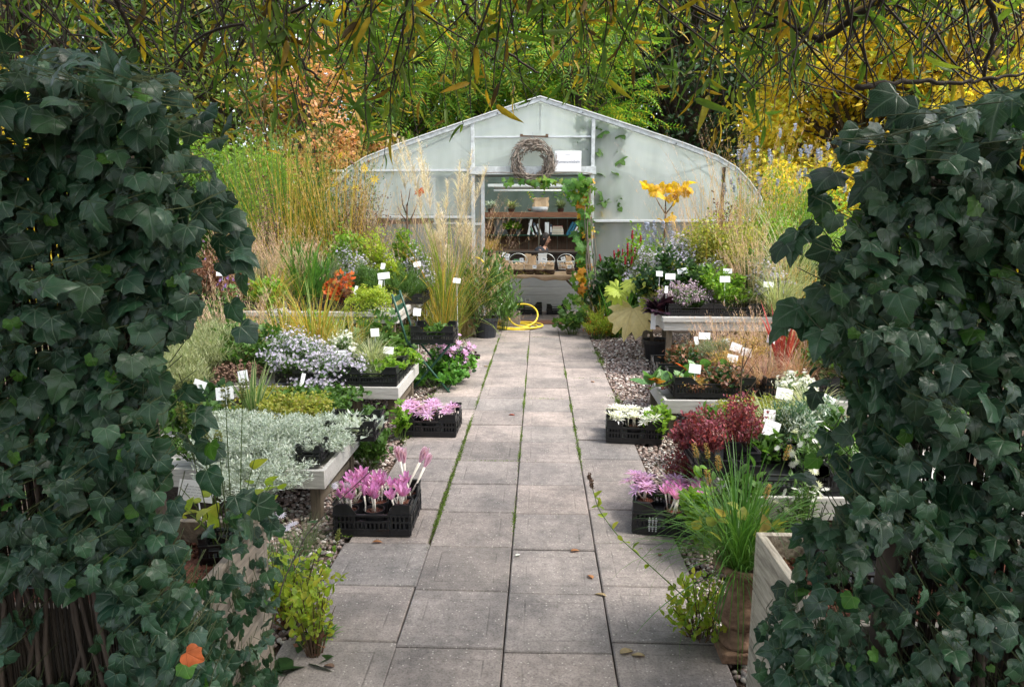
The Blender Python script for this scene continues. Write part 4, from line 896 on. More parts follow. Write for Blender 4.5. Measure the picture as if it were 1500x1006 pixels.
# ------------------------------------------------------------------ tables
def table(lab, x0, x1, y0, y1, z, trim, legs, brace=False, side_out=1, double=False):
    r = thing('display_bench', lab, 'bench', ((x0 + x1) / 2, (y0 + y1) / 2, GZ), 0, 'low benches of potted plants'); W, Dp = x1 - x0, y1 - y0; z -= GZ
    mb = MB(); k = max(3, int(Dp / .14))
    for i in range(k): mb.box((0, -Dp / 2 + Dp * (i + .5) / k, z - .05), (W - .06, Dp / k - .008, .02))
    mb.build('slatted_top', 'table_wood', r)
    for nm, c, d in (('front_rail', (0, -Dp / 2 + .012, z - trim / 2), (W, .024, trim)), ('back_rail', (0, Dp / 2 - .012, z - trim / 2), (W, .024, trim)), ('side_rail', (-W / 2 + .012, 0, z - trim / 2 - .001), (.0235, Dp - .05, trim - .002)), ('side_rail', (W / 2 - .012, 0, z - trim / 2 - .001), (.0235, Dp - .05, trim - .002))):
        MB().box(c, d).build(nm, 'table_wood', r, bev=.003)
    if double:
        MB().box((0, -Dp / 2 - .01, z - .028), (W + .03, .022, .05)).build('top_moulding', 'table_wood', r, bev=.004)
        for s in (-1, 1): MB().box((s * (W / 2 + .009), .0, z - .028), (.02, Dp - .01, .05)).build('top_moulding', 'table_wood', r, bev=.004)
    for sx in legs:
        for yy in (-Dp / 2 + .08, Dp / 2 - .08): MB().box((sx * (W / 2 - .07), yy, (z - trim) / 2 + .005), (.055, .055, z - trim + .01)).build('leg', 'table_leg', r, bev=.003)
    if brace:
        for s in (-1, 1):
            for a in (-.5, .1, .6): MB().beam((a * W / 2 - s * .3, -Dp / 2 + .14 + .03 * s, .04), (a * W / 2 + s * .3, -Dp / 2 + .14 + .03 * s, z - trim - .02), .03, .05).build('cross_brace', 'table_leg', r)
    else: MB().beam((W / 2 - .07, -Dp / 2 + .11, .1), (W / 2 - .07, Dp / 2 - .11, .1), .03, .04).build('stretcher', 'table_leg', r)
    return r
ZL, ZH = .27, .6
table('high grey wooden bench of potted plants left of the path nearest the greenhouse', -3.3, -1.46, 7.1, 8.75, ZH, .125, (-1, .2, 1), True, double=True)
table('low grey wooden bench with lilac asters left of the path, middle of three', -2.45, -1.075, 5.18, 6.1, ZL, .095, (-1, .55, 1))
table('low grey wooden bench under silver plants left of the path, nearest the ivy', -2.4, -1.1, 3.38, 4.15, ZL, .1, (-1, 1))
table('high grey wooden bench right of the path nearest the greenhouse', 1.235, 3.3, 6.85, 8.6, ZH, .14, (-1, -.75, 1), False, double=True)
table('low grey wooden bench of bergenias and rust sedges right of the path, middle of three', .905, 2.5, 4.88, 5.85, ZL, .1, (-1, 1))
table('low grey wooden bench of red plants right of the path, nearest the ivy', .90, 2.3, 3.12, 3.95, ZL, .11, (-1, 1))

# ------------------------------------------------------------------ crates
def crate_mesh(L, W, Hh):
    mb = MB(); t = .007
    mb.box((0, 0, .012), (L - .01, W - .01, .008))
    for s in np.arange(-L / 2 + .03, L / 2 - .02, .035): mb.box((s, 0, .005), (.008, W - .02, .006))
    def wall(o, ax, n, ln):
        o = np.array(o, float); A = lambda pts, th=t: mb.prism(pts, o, ax, (0, 0, 1), n, th); h = Hh
        B = lambda s0, s1, z0, z1: A([(s0, z0), (s1, z0), (s1, z1), (s0, z1)])
        B(-ln / 2, ln / 2, 0, .22 * h); B(-ln / 2, ln / 2, .40 * h, .47 * h); B(-ln / 2, ln / 2, .60 * h, .68 * h)
        for s in np.arange(-ln / 2 + .01, ln / 2 - .02, .021): B(s, s + .010, .22 * h, .40 * h); 
        for s in np.arange(-ln / 2 + .01, ln / 2 - .02, .021):
            if abs(s) > ln * .22: B(s, s + .010, .47 * h, .60 * h)
        q = .2 * ln; d = .1 * ln
        A([(-ln / 2, .68 * h), (-ln / 2 + q + d, .68 * h), (-ln / 2 + q, h), (-ln / 2, h)]); A([(ln / 2 - q - d, .68 * h), (ln / 2, .68 * h), (ln / 2, h), (ln / 2 - q, h)])
        # ribs standing proud, and a top lip
        for s in (-ln / 2 + .004, -ln * .22, ln * .22, ln / 2 - .004): mb.prism([(s - .003, 0), (s + .003, 0), (s + .003, .68 * h), (s - .003, .68 * h)], o - np.array(n) * .004, ax, (0, 0, 1), n, .004)
        for z in (.2, .64): mb.prism([(-ln / 2, z * h), (ln / 2, z * h), (ln / 2, z * h + .006), (-ln / 2, z * h + .006)], o - np.array(n) * .006, ax, (0, 0, 1), n, .006)
        for s in (-1, 1): mb.prism([(s * (ln / 2 - q / 2) - q / 2, h - .006), (s * (ln / 2 - q / 2) + q / 2, h - .006), (s * (ln / 2 - q / 2) + q / 2, h), (s * (ln / 2 - q / 2) - q / 2, h)], o - np.array(n) * .005, ax, (0, 0, 1), n, .016)
    wall((0, -W / 2, 0), (1, 0, 0), (0, 1, 0), L); wall((0, W / 2, 0), (-1, 0, 0), (0, -1, 0), L); wall((-L / 2, 0, 0), (0, -1, 0), (1, 0, 0), W - .016); wall((L / 2, 0, 0), (0, 1, 0), (-1, 0, 0), W - .016)
    return mb
_cm = {}
def crate(x, y, z, L, W, Hh, rz, lab, group='black plastic plant crates'):
    key = (L, W, Hh)
    if key not in _cm: _cm[key] = crate_mesh(L, W, Hh).data('crate', 'crate_black')
    o = bpy.data.objects.new('crate', _cm[key]); C.objects.link(o); o.location = (x, y, z); o.rotation_euler.z = rz
    return tag(o, lab, 'crate', group)

# ------------------------------------------------------------------ autumn crocus pots
def crocus_meshes():
    out = {}
    for nm, tilt, L, tm, mats, tube in (('open', .75, .06, 'petal', ('fl_pink', 'tube_white'), .085), ('goblet', .28, .062, 'petal', ('fl_pink', 'tube_white'), .09), ('bud', .07, .06, 'petal', ('fl_pinkpale', 'tube_white'), .11), ('star', .95, .06, 'petalthin', ('fl_lilacpink', 'tube_white'), .075), ('white', .8, .058, 'petalthin', ('fl_white', 'tube_white'), .075)):
        mb = MB(); n = 6 if nm in ('open', 'goblet', 'bud') else 10; a = np.arange(n) * 2 * PI / n + .2; th = tilt * (1 + .25 * (np.arange(n) % 2)) + rng.normal(0, .06, n)
        d = np.stack([np.sin(th) * np.cos(a), np.sin(th) * np.sin(a), np.cos(th)], -1); nn = np.stack([-np.cos(th) * np.cos(a), -np.cos(th) * np.sin(a), np.sin(th)], -1)
        mb.inst(T[tm], np.stack([.003 * np.cos(a), .003 * np.sin(a), np.full(n, tube)], -1), d, nn, L * U(.9, 1.08, n), 0)
        mb.tubes(np.array([[.0, 0, 0], [.004, .002, tube * .5], [0, 0, tube + .004]]), np.array([.0032, .0036, .0052]), 6, 1)
        out[nm] = mb.data('flower', mats, True)
    return out
CR = crocus_meshes()
def crocus_pot(x, y, z, rz, kinds, lab, group, R=.05, ph=.1):
    r = thing('potted_crocus', lab, 'plant', (x, y, z), rz, group); pot(r, R, ph)
    for j, (kd, dx, dy, lean, la, sc_) in enumerate(kinds):
        o = bpy.data.objects.new('flower', CR[kd]); C.objects.link(o); o.parent = r; o.location = (dx, dy, ph * .84); o.rotation_euler = (lean * math.sin(la), lean * math.cos(la), U(0, 6)); o.scale = (sc_,) * 3
    return r
def crocus_crate(x, y, z, L, W, Hh, rz, lab, nx, ny, pick, name, group, skip=(), R=.05):
    crate(x, y, z, L, W, Hh, rz, lab); c, s = math.cos(rz), math.sin(rz); rows = ['front row', 'middle row', 'back row']
    if ny == 2: rows = ['front row', 'back row']
    for j in range(ny):
        for i in range(nx):
            if (i, j) in skip: continue
            lx = -L / 2 + .06 + (L - .12) * i / (nx - 1); ly = -W / 2 + .062 + (W - .124) * j / (ny - 1)
            fl = [(pick(i, j), rng.normal(0, .017), rng.normal(0, .017), abs(rng.normal(.08, .3)), U(0, 6.3), U(.85, 1.15)) for _ in range(rng.integers(5, 9))]
            fl = [(k_, a_ * 1.3, b_ * 1.3, c_, d_, e_ * (1.5 if k_ == 'bud' else .92)) for k_, a_, b_, c_, d_, e_ in fl][:4 if fl[0][0] == 'bud' else 9]
            col = {3: ['left', 'centre', 'right'], 4: ['far left', 'second from left', 'second from right', 'far right'], 2: ['left', 'right']}[nx][i]
            crocus_pot(x + lx * c - ly * s, y + lx * s + ly * c, z + .016, U(0, 6), fl, '%s, %s, %s' % (name, rows[j], col), group, R)
g1 = G(556, 788, 0)
crocus_crate(XAT(556, 3.37, 0), 3.37, .004, .38, .34, .165, .01, 'black crate of bright pink crocus pots on the slabs left of the path', 3, 3, lambda i, j: 'bud' if (j == 2 and i == 2) else rng.choice(['open', 'open', 'goblet']), 'pot of pink autumn crocus in the near left crate', 'pink crocus pots in the near left crate', R=.052)
crocus_crate(XAT(631, 4.97, 0), 4.97, .004, .42, .34, .165, -.02, 'black crate of pale lilac crocus pots left of the path by the low aster bench', 3, 3, lambda i, j: 'star', 'pot of lilac autumn crocus in the second left crate', 'lilac crocus pots in the second left crate', skip=[(2, 2)])
crocus_crate(XAT(927, 4.86, 0), 4.86, .004, .38, .32, .165, -.09, 'black crate of white crocus pots right of the path by the low bergenia bench', 3, 2, lambda i, j: 'white', 'pot of white autumn crocus in the far right crate', 'white crocus pots in the far right crate', R=.056)
crocus_crate(XAT(985, 3.42, 0), 3.42, .004, .4, .34, .165, -.16, 'black crate of pink crocus pots right of the path beside the urn', 3, 3, lambda i, j: ('open' if (i >= 1 and j < 2) else 'star'), 'pot of pink autumn crocus in the near right crate', 'pink crocus pots in the near right crate', skip=[(0, 0)])
# printing on the right crate: three upright lines of small marks
r_ = [o for o in C.objects if o.get('label', '').startswith('black crate of pink crocus pots right')][0]
mb = MB()
for k in range(3):
    for q in range(7): mb.box((-.118 + k * .016, -.1815, .025 + q * .011), (.006 + .003 * ((q * 7 + k * 3) % 3), .002, .0075))
mb.build('printed_marks', 'ink_pale', r_)
# ------------------------------------------------------------------ crates and plants on the benches
def cr(u, Y, z, L, W, Hh, lab, rz=0.0): return crate(XAT(u, Y, z), Y, z, L, W, Hh, rz, lab)
# left middle bench: a pair of crates of pale herbs at the path end
cr(552, 5.42, ZL, .40, .40, .15, 'black crate of pale herbs at the path end of the low aster bench'); cr(568, 5.86, ZL, .40, .36, .15, 'black crate behind the pale herb crate on the low aster bench'); cr(478, 5.42, ZL, .40, .40, .15, 'black crate hidden among lilac asters on the low aster bench')
cr(443, 5.5, ZL, .3, .4, .15, 'black crate under the left clump of lilac asters'); 
# left near bench
cr(459, 3.56, ZL, .13, .16, .1, 'small empty black pot tray at the path end of the silver plant bench'); cr(520, 4.0, ZL, .3, .26, .12, 'black crate of lambs ear at the far corner of the silver plant bench')
# left far bench
cr(462, 7.5, ZH, .45, .5, .1, 'empty black tray in front of the strappy green plants'); cr(515, 7.5, ZH, .4, .5, .1, 'black tray of red leaved plants on the high left bench'); cr(600, 8.05, ZH, .4, .6, .12, 'black tray at the path end of the high left bench'); cr(362, 7.5, ZH, .6, .5, .1, 'black tray under dry grasses on the high left bench'); cr(305, 7.5, ZH, .5, .5, .1, 'black tray of rust brown plants with violet flowers')
# right far bench
cr(1004, 7.17, ZH, .44, .5, .12, 'black crate of mauve heather at the path corner of the high right bench'); cr(1068, 7.17, ZH, .44, .5, .12, 'black crate of bright green mint on the high right bench'); cr(1132, 7.17, ZH, .44, .5, .12, 'black crate of grey asters at the ivy end of the high right bench')
# right middle bench
cr(1037, 5.16, ZL, .58, .4, .15, 'wide black crate of bergenia and bronze plants on the low right bench'); cr(1160, 5.16, ZL, .52, .4, .15, 'wide black crate of rust coloured sedges on the low right bench'); cr(1010, 5.62, ZL, .58, .36, .15, 'black crate behind the bergenias on the low right bench')
# right near bench
cr(1132, 3.36, ZL, .4, .36, .13, 'black crate of dark soil in front of the silver bush on the nearest right bench'); cr(1050, 3.62, ZL, .3, .5, .13, 'black crate of burgundy plants on the nearest right bench'); cr(1215, 3.36, ZL, .3, .36, .13, 'black crate of white daisies half behind the right ivy')

# --- high left bench
P_('dry_statice', 308, 7.75, 372, 62, 'rust brown plant with small violet flowers at the ivy end of the high left bench', ZH + .02); P_('purple_flower', 338, 7.9, 385, 44, 'rust brown plant under violet flowers beside the dry grasses', ZH + .02)
P_('dry_haze', 375, 7.7, 350, 80, 'hazy beige dry grass on the high left bench near the rust plant', ZH); P_('leafy_lime', 352, 7.9, 402, 40, 'lime leaved plant between the rust plants and the dry grass', ZH); P_('arching_grass', 400, 7.35, 398, 100, 'yellow green grass arching over the front rail of the high left bench', ZH)
P_('dry_haze', 425, 7.9, 360, 60, 'hazy beige dry grass just left of the strappy green plants', ZH); P_('strap_plant', 452, 7.85, 355, 62, 'bright green strappy plant on the high left bench, left of a pair', ZH); P_('iris_green', 472, 8.0, 365, 40, 'upright green iris leaves just right of the strappy plant', ZH)
P_('orange_leaf_plant', 506, 7.4, 400, 44, 'orange red leaved plant near the front rail of the high left bench', ZH + .02); P_('orange_leaf_plant', 485, 7.6, 412, 26, 'small red leaved plant left of the orange one', ZH + .02)
P_('fine_grey', 488, 8.1, 385, 50, 'grey green fine leaved plant behind the red leaved plants', ZH); P_('aster_sparse', 512, 8.3, 372, 50, 'thin lilac aster behind the orange plant on the high left bench', ZH)
P_('creeping_jenny', 545, 7.3, 424, 58, 'lime yellow creeping plant trailing over the front rail of the high left bench', ZH, cat='plant'); P_('dry_tuft', 582, 7.3, 428, 34, 'beige dry tuft on the corner of the high left bench', ZH)
P_('rosemary', 545, 7.8, 388, 56, 'grey green rosemary left of a pair on the high left bench', ZH + .02); P_('rosemary', 592, 7.9, 395, 66, 'bushy green rosemary at the path end of the high left bench', ZH + .02); P_('aster_sparse', 612, 8.4, 372, 44, 'thin lilac plant at the far path corner of the high left bench', ZH)
P_('leafy_bright', 512, 8.5, 345, 66, 'bright green leafy plant at the back of the high left bench', ZH); P_('leafy_lime', 548, 8.4, 350, 56, 'yellow green leafy plant left of the dry sapling', ZH); P_('leafy_bright', 597, 8.6, 342, 40, 'leafy green plant below the bare sapling', ZH); P_('aster_sparse', 568, 8.5, 372, 50, 'pale lilac aster behind the rosemary', ZH)
P_('mint', 435, 8.4, 378, 60, 'low green plant behind the strappy leaves', ZH)
# --- behind the high left bench, on the ground
P_('golden_grass', 470, 9.3, 205, 110, 'tall golden straw grass in front of the greenhouse corner', GZ); P_('golden_grass', 425, 9.1, 240, 70, 'tall golden grass left of the greenhouse corner', GZ); P_('golden_grass', 520, 9.4, 250, 50, 'golden grass clump beside the dark seed heads', GZ)
P_('tall_green_spike', 392, 9.4, 195, 58, 'column of tall bright green feathery stems left of the golden grass', GZ); P_('tall_green_spike', 350, 9.7, 215, 60, 'second column of feathery green stems farther left', GZ); P_('tall_green_spike', 432, 9.9, 210, 44, 'third column of feathery green stems behind the golden grass', GZ)
P_('golden_grass', 500, 9.0, 215, 44, 'tall golden grass hiding the left greenhouse eaves', GZ); P_('tall_green_spike', 468, 9.6, 222, 40, 'feathery green stems just left of the greenhouse eaves', GZ); P_('leafy_shrub', 490, 9.2, 310, 60, 'green leafy shrub at the foot of the left greenhouse eaves', GZ)
P_('seed_head_plant', 538, 9.2, 285, 66, 'bush of dark brown seed heads in front of the greenhouse', GZ); P_('rudbeckia', 528, 9.6, 235, 44, 'tall yellow coneflower in front of the left gable panel', GZ); P_('rudbeckia', 480, 9.7, 225, 60, 'tall yellow coneflowers behind the golden grass', GZ)
P_('leafy_shrub', 315, 9.9, 235, 90, 'tall grey green shrub behind the left ivy', GZ); P_('leafy_shrub', 270, 9.6, 260, 110, 'tall green shrub behind the left ivy', GZ); P_('seed_head_plant', 405, 9.0, 300, 40, 'dark dry stalks between the feathery columns', GZ)
P_('leafy_shrub', 585, 9.5, 372, 70, 'leafy shrub against the lower greenhouse wall on the left', GZ); P_('leafy_bright', 505, 9.6, 330, 70, 'leafy green shrub behind the seed heads', GZ); P_('arching_grass', 622, 9.3, 360, 50, 'yellow green grass beside the plume grass', GZ)
pg = P_('plume_grass', 655, 8.7, 248, 78, 'tall silver plumed grass in front of the greenhouse left of the door', GZ); P_('arching_grass', 650, 8.4, 355, 80, 'orange and green arching grass at the foot of the plume grass', GZ); P_('fountain_grass', 684, 9.4, 310, 34, 'fine pinkish grass leaning across the left door post', GZ)
P_('dry_haze', 684, 9.1, 395, 34, 'dark dry plant beside the slate bucket', GZ)
# --- by the door
r = P_('oleander', 712, 9.1, 385, 74, 'green narrow leaved shrub in a slate bucket left of the door', GZ, name='potted_shrub'); pot(r, .17, .30, 'pot_slate', 'soil')
P_('oleander', 738, 9.7, 400, 44, 'narrow leaved shrub behind the yellow hose', GZ); P_('leaf_mound', 838, 9.4, 445, 46, 'low mound of green lobed leaves right of the door', GZ)
P_('arching_grass', 880, 9.5, 438, 34, 'thin green grass in a pot right of the door', GZ, name='potted_grass'); P_('spirea', 876, 9.1, 458, 40, 'low lime green shrublet in a black pot right of the door', GZ); P_('spirea', 900, 9.2, 462, 30, 'second lime green shrublet beside the wooden planter', GZ)
P_('red_spike', 912, 9.6, 352, 70, 'dark leaved plant with thin red flower spikes against the greenhouse', GZ); P_('leafy_dark', 893, 9.7, 385, 50, 'dark broad leaved plant right of the door post', GZ); P_('leafy_bright', 945, 9.6, 335, 56, 'bright green finely cut shrub below the yellow leaved sapling', GZ)
P_('iris_green', 906, 9.3, 420, 40, 'dark upright leaves above the wooden planter', GZ, cat='plant')
# --- left ground bed beside the path
P_('pink_phlox', 662, 6.55, 508, 66, 'lilac pink flowering plant on the path edge under the crate chair', GZ); P_('leaf_mound_bright', 642, 6.35, 532, 86, 'bright green leafy plant on the path edge by the crate chair', GZ); P_('purple_leafy', 684, 6.9, 515, 28, 'small purple leaved plant beside the lilac pink flowers', GZ)
P_('leaf_mound', 560, 6.7, 470, 70, 'leafy plant in the shade under the high left bench', GZ); P_('green_cover', 530, 4.75, 605, 60, 'small weeds on the mulch beside the aster bench leg', GZ)
# --- low aster bench
P_('aster', 430, 5.45, 496, 90, 'big lilac aster clump, left of two on the low left bench', ZL + .02); P_('aster', 500, 5.4, 522, 78, 'big lilac aster clump, right of two on the low left bench', ZL + .02); P_('aster', 470, 5.3, 585, 70, 'low lilac aster between the two big clumps', ZL)
P_('white_aster', 432, 5.75, 494, 40, 'white flowering plant above the left lilac aster', ZL, cat='plant'); P_('white_aster', 508, 5.8, 492, 40, 'small white flowering plant above the right lilac aster', ZL)
P_('orange_grass', 465, 6.0, 435, 110, 'orange and green grass clump behind the lilac asters', ZL); P_('arching_grass', 420, 6.3, 450, 90, 'loose arching grass left of the orange grass clump', ZL - .1)
P_('fine_grey', 540, 5.42, 538, 50, 'grey green herb in the front crate of the low aster bench', ZL + .02); P_('mint', 572, 5.5, 526, 46, 'pale green herb at the path corner of the low aster bench', ZL + .02); P_('mint', 585, 5.88, 515, 56, 'lime herb in the back crate of the low aster bench', ZL + .02); P_('fine_grey', 540, 5.86, 505, 50, 'pale fine herb in the back crate of the low aster bench', ZL + .02); P_('pale_grass', 545, 5.6, 505, 50, 'small yellow arching grass among the pale herbs', ZL + .02)
P_('leafy_shrub', 372, 5.7, 478, 100, 'green leafy plant left of the lilac asters', ZL); P_('fuzzy_pale', 300, 5.5, 480, 110, 'pale fuzzy green plant beside the left ivy', ZL); P_('dry_haze', 345, 6.3, 440, 120, 'hazy dry wiry grass behind the fuzzy green plant', ZL - .1); P_('leafy_shrub', 330, 6.8, 440, 100, 'loose green shrub before the high left bench', GZ)
P_('seed_head_plant', 350, 5.35, 540, 60, 'brown seed head plant in front of the green leafy plant', ZL)
# --- silver bench
P_('silver_plant', 380, 3.62, 622, 150, 'silver leaved mound spilling over the front rail of the nearest left bench', ZL - .03, rz=0); P_('silver_plant', 455, 3.85, 618, 110, 'silver leaved mound at the path end of the nearest left bench', ZL); P_('silver_plant', 340, 3.9, 612, 100, 'silver leaved mound behind the heart leaved stems', ZL); P_('silver_plant', 375, 3.34, 668, 150, 'silver shoots hanging down the front rail of the nearest left bench', ZL - .12)
P_('variegated_strap', 372, 4.3, 540, 62, 'stiff green and cream striped sword leaves behind the silver plants', ZL); P_('lambs_ear', 520, 4.0, 592, 64, 'woolly grey lambs ear at the path corner of the silver bench', ZL + .02); P_('lambs_ear', 500, 4.15, 590, 50, 'pale sage rosettes behind the lambs ear', ZL)
P_('low_sedum', 440, 4.3, 590, 110, 'yellow green creeping sedum behind the silver plants', ZL); P_('green_cover', 480, 4.55, 590, 70, 'green ground cover below the right aster clump', ZL - .05); P_('green_cover', 420, 4.7, 596, 100, 'green ground cover below the left aster clump', ZL - .1); P_('green_cover', 300, 4.2, 606, 80, 'blue green leaves below the white labels beside the ivy', ZL); P_('dry_tuft', 325, 3.7, 640, 40, 'dead straw stalks between ivy and silver plants', ZL)
P_('leafy_dark', 300, 4.6, 570, 70, 'dark leafy plant behind the two white labels', ZL)
# --- high right bench
P_('heuchera', 968, 7.05, 428, 34, 'dark purple leaved plant on the path corner of the high right bench', ZH + .02); P_('heather', 1000, 7.15, 422, 60, 'mauve heather in the first crate of the high right bench', ZH + .02); P_('mint', 1065, 7.15, 398, 60, 'bright green mint in the second crate of the high right bench', ZH + .02); P_('heather', 1034, 7.2, 430, 36, 'small mauve heather left of the mint', ZH + .02)
P_('aster_sparse', 1118, 7.2, 390, 60, 'grey lilac aster in the third crate of the high right bench', ZH + .02); P_('hydrangea_low', 965, 7.6, 378, 66, 'dark green and yellow leaved plant on the path side of the high right bench', ZH); P_('aster', 985, 7.9, 362, 60, 'lilac aster behind the mauve heather', ZH); P_('leafy_shrub', 1018, 7.5, 388, 50, 'green plant with pale tips behind the mauve heather', ZH)
P_('yellow_vine_plant', 1048, 7.8, 330, 70, 'tall yellow green plant in the middle of the high right bench', ZH); P_('yellow_vine_plant', 1085, 8.0, 340, 60, 'second yellow green plant in front of the straw grass', ZH); P_('fountain_grass', 1032, 8.4, 272, 90, 'hazy pink fountain grass in front of the right gable panel', ZH)
P_('fountain_grass', 1080, 8.5, 215, 60, 'tall straw grass in front of the greenhouse eaves', ZH - .3); P_('golden_grass', 1110, 8.9, 250, 60, 'straw grass right of the greenhouse eaves', GZ); P_('pale_grass', 1155, 7.6, 335, 130, 'pale variegated grass arching at the ivy end of the high right bench', ZH); P_('pale_grass', 1140, 6.9, 400, 110, 'pale brown grass bending over the high right bench rail', ZH)
P_('blue_sage', 1130, 8.9, 215, 90, 'tall blue flowered sage right of the greenhouse', GZ); P_('blue_sage', 1190, 8.6, 240, 90, 'second blue flowered sage beside the right ivy', GZ); P_('blue_sage', 1080, 9.4, 235, 60, 'blue flowered sage against the curved eaves', GZ); P_('blue_sage', 960, 8.7, 340, 36, 'small blue sage below the yellow leaved sapling', ZH - .2)
P_('seed_head_plant', 1050, 8.6, 305, 40, 'dark red seed heads in the straw grass', ZH)
P_('leafy_bright', 1170, 9.3, 290, 120, 'bright green foliage below the blue sage', GZ)
P_('golden_grass', 1180, 7.2, 400, 60, 'straw grass behind the red sword leaves', GZ)
# --- low right bench
P_('bergenia', 978, 5.18, 508, 66, 'bergenia with one orange red leaf on the path corner of the low right bench', ZL + .02); P_('bergenia', 1030, 5.45, 512, 70, 'green bergenia behind the bronze plants on the low right bench', ZL + .02)
P_('brown_sedum', 1012, 5.05, 556, 46, 'ochre brown sedum in the front of the bergenia crate', ZL + .04); P_('bronze_leaf', 1060, 5.12, 540, 62, 'bronze and green low plant in the front of the bergenia crate', ZL + .04); P_('rust_sedge', 1120, 5.15, 528, 90, 'rust coloured fine sedge on the low right bench', ZL + .04); P_('rust_sedge', 1170, 5.25, 520, 84, 'second rust sedge beside the right ivy', ZL + .04)
P_('red_phormium', 1146, 5.9, 455, 80, 'red sword leaved plant behind the rust sedge', ZL); P_('fine_grey', 1040, 5.9, 500, 80, 'grey green fine plant behind the bergenias', ZL); P_('brown_sedum', 1085, 5.9, 500, 60, 'yellow brown low plant behind the rust sedge', ZL); P_('bronze_leaf', 1000, 6.2, 505, 60, 'brown leaved low plant under the high right bench', GZ); P_('dry_haze', 1120, 6.3, 480, 80, 'dry pinkish grass under the high right bench', GZ)
P_('white_aster', 1165, 4.75, 548, 50, 'white flowering plant beside the rust sedge', ZL - .04); P_('low_sedum', 1100, 4.55, 590, 90, 'ochre and green creeping plant between the right benches', ZL - .06); P_('leafy_bright', 962, 4.78, 588, 34, 'lime green leafy plant behind the white crocus crate', GZ)
# --- near right bench
P_('burgundy', 1030, 3.55, 602, 62, 'burgundy fine leaved bush at the path corner of the nearest right bench', ZL); P_('burgundy', 1082, 3.7, 588, 66, 'taller burgundy bush in the middle of the nearest right bench', ZL); P_('burgundy_leafy', 1012, 3.72, 610, 50, 'crimson leaved plant at the far corner of the nearest right bench', ZL)
P_('burgundy', 998, 3.75, 655, 44, 'small burgundy plant on the gravel behind the pink crocus crate', GZ); P_('silver_bush', 1165, 3.75, 588, 70, 'silver grey bush behind the white labels', ZL); P_('silver_bush', 1200, 3.95, 590, 70, 'second silver grey bush beside the right ivy', ZL)
P_('daisy_white', 1195, 3.4, 642, 90, 'white daisies in the crate beside the right ivy', ZL + .06); P_('daisy_white', 1165, 3.05, 700, 46, 'white daisy buds in front of the nearest right bench', ZL - .2); P_('pale_grass', 1190, 4.3, 575, 120, 'pale striped grass blades fanning out from behind the ivy', ZL)
P_('green_cover', 1120, 4.1, 612, 80, 'green low plant behind the burgundy bushes', ZL - .05)
P_('leafy_bright', 1035, 3.1, 690, 60, 'light green leafy weeds beside the pink crocus crate', GZ)
P_('leafy_shrub', 1240, 5.4, 470, 110, 'green shrub behind the right ivy edge', GZ)

# --- fillers seen between the named plants
P_('leafy_shrub', 395, 5.9, 500, 80, 'green leafy plant at the back of the low aster bench, beside the left aster', ZL); P_('mint', 515, 5.95, 520, 50, 'lime green herb behind the right aster clump', ZL); P_('leafy_shrub', 405, 6.7, 470, 70, 'leafy green plant on the ground before the high left bench', GZ); P_('leafy_bright', 470, 6.7, 470, 80, 'bright green weeds on the ground under the high left bench front', GZ); P_('fuzzy_pale', 262, 5.1, 520, 90, 'second pale fuzzy plant hidden partly by the left ivy', ZL - .1)
P_('fine_grey', 330, 6.2, 470, 90, 'grey green fine plant behind the pale fuzzy plant', ZL - .1); P_('low_sedum', 400, 5.0, 590, 90, 'yellow green low plant in front of the left aster clump', ZL - .05); P_('leafy_shrub', 440, 5.05, 575, 70, 'dark green foliage at the foot of the left aster clump', ZL - .05); P_('leafy_shrub', 500, 5.05, 590, 60, 'dark green foliage at the foot of the right aster clump', ZL - .05)
P_('silver_plant', 480, 3.7, 640, 70, 'silver leaved plant behind the small empty black tray', ZL); P_('silver_plant', 320, 3.5, 640, 80, 'silver leaved mound beside the left ivy', ZL); P_('low_sedum', 370, 4.4, 600, 70, 'yellow green creeping plant at the foot of the striped sword leaves', ZL)
P_('leafy_shrub', 430, 8.6, 360, 60, 'leafy green plant behind the strappy plants of the high left bench', ZH); P_('fine_grey', 390, 8.2, 372, 60, 'grey green plant behind the yellow arching grass', ZH); P_('aster_sparse', 530, 8.0, 385, 40, 'pale lilac plant between orange leaves and rosemary', ZH); P_('leafy_bright', 620, 8.6, 375, 40, 'green plant at the far path corner of the high left bench', ZH)
P_('dry_haze', 600, 9.0, 300, 40, 'dry straw haze beside the bare dark sapling', GZ); P_('fountain_grass', 540, 8.9, 300, 50, 'pinkish straw grass behind the high left bench', GZ)
P_('leafy_shrub', 1100, 7.6, 380, 60, 'green leafy plant behind the mint', ZH); P_('hydrangea_low', 1000, 7.6, 385, 50, 'green and yellow plant between lilac aster and mint', ZH); P_('leafy_bright', 1130, 8.2, 330, 80, 'bright green plant behind the grey lilac aster', ZH); P_('yellow_vine_plant', 1010, 8.1, 345, 50, 'yellow green plant left of the tall yellow one', ZH); P_('aster_sparse', 1040, 7.6, 385, 40, 'thin lilac aster among the yellow green plants', ZH); P_('leafy_shrub', 1160, 8.0, 360, 80, 'green plant behind the pale variegated grass', ZH)
P_('brown_sedum', 1060, 5.5, 522, 50, 'brown tinted low plant behind the bronze plants', ZL); P_('rust_sedge', 1090, 5.5, 510, 70, 'rust sedge at the back of the low right bench', ZL); P_('low_sedum', 1140, 4.4, 600, 90, 'ochre creeping plant below the white label of the low right bench', ZL - .08); P_('bronze_leaf', 1000, 5.75, 508, 50, 'small bronze plant behind the bergenia', ZL); P_('dry_haze', 1070, 6.4, 490, 70, 'dry beige grass under the front of the high right bench', GZ)
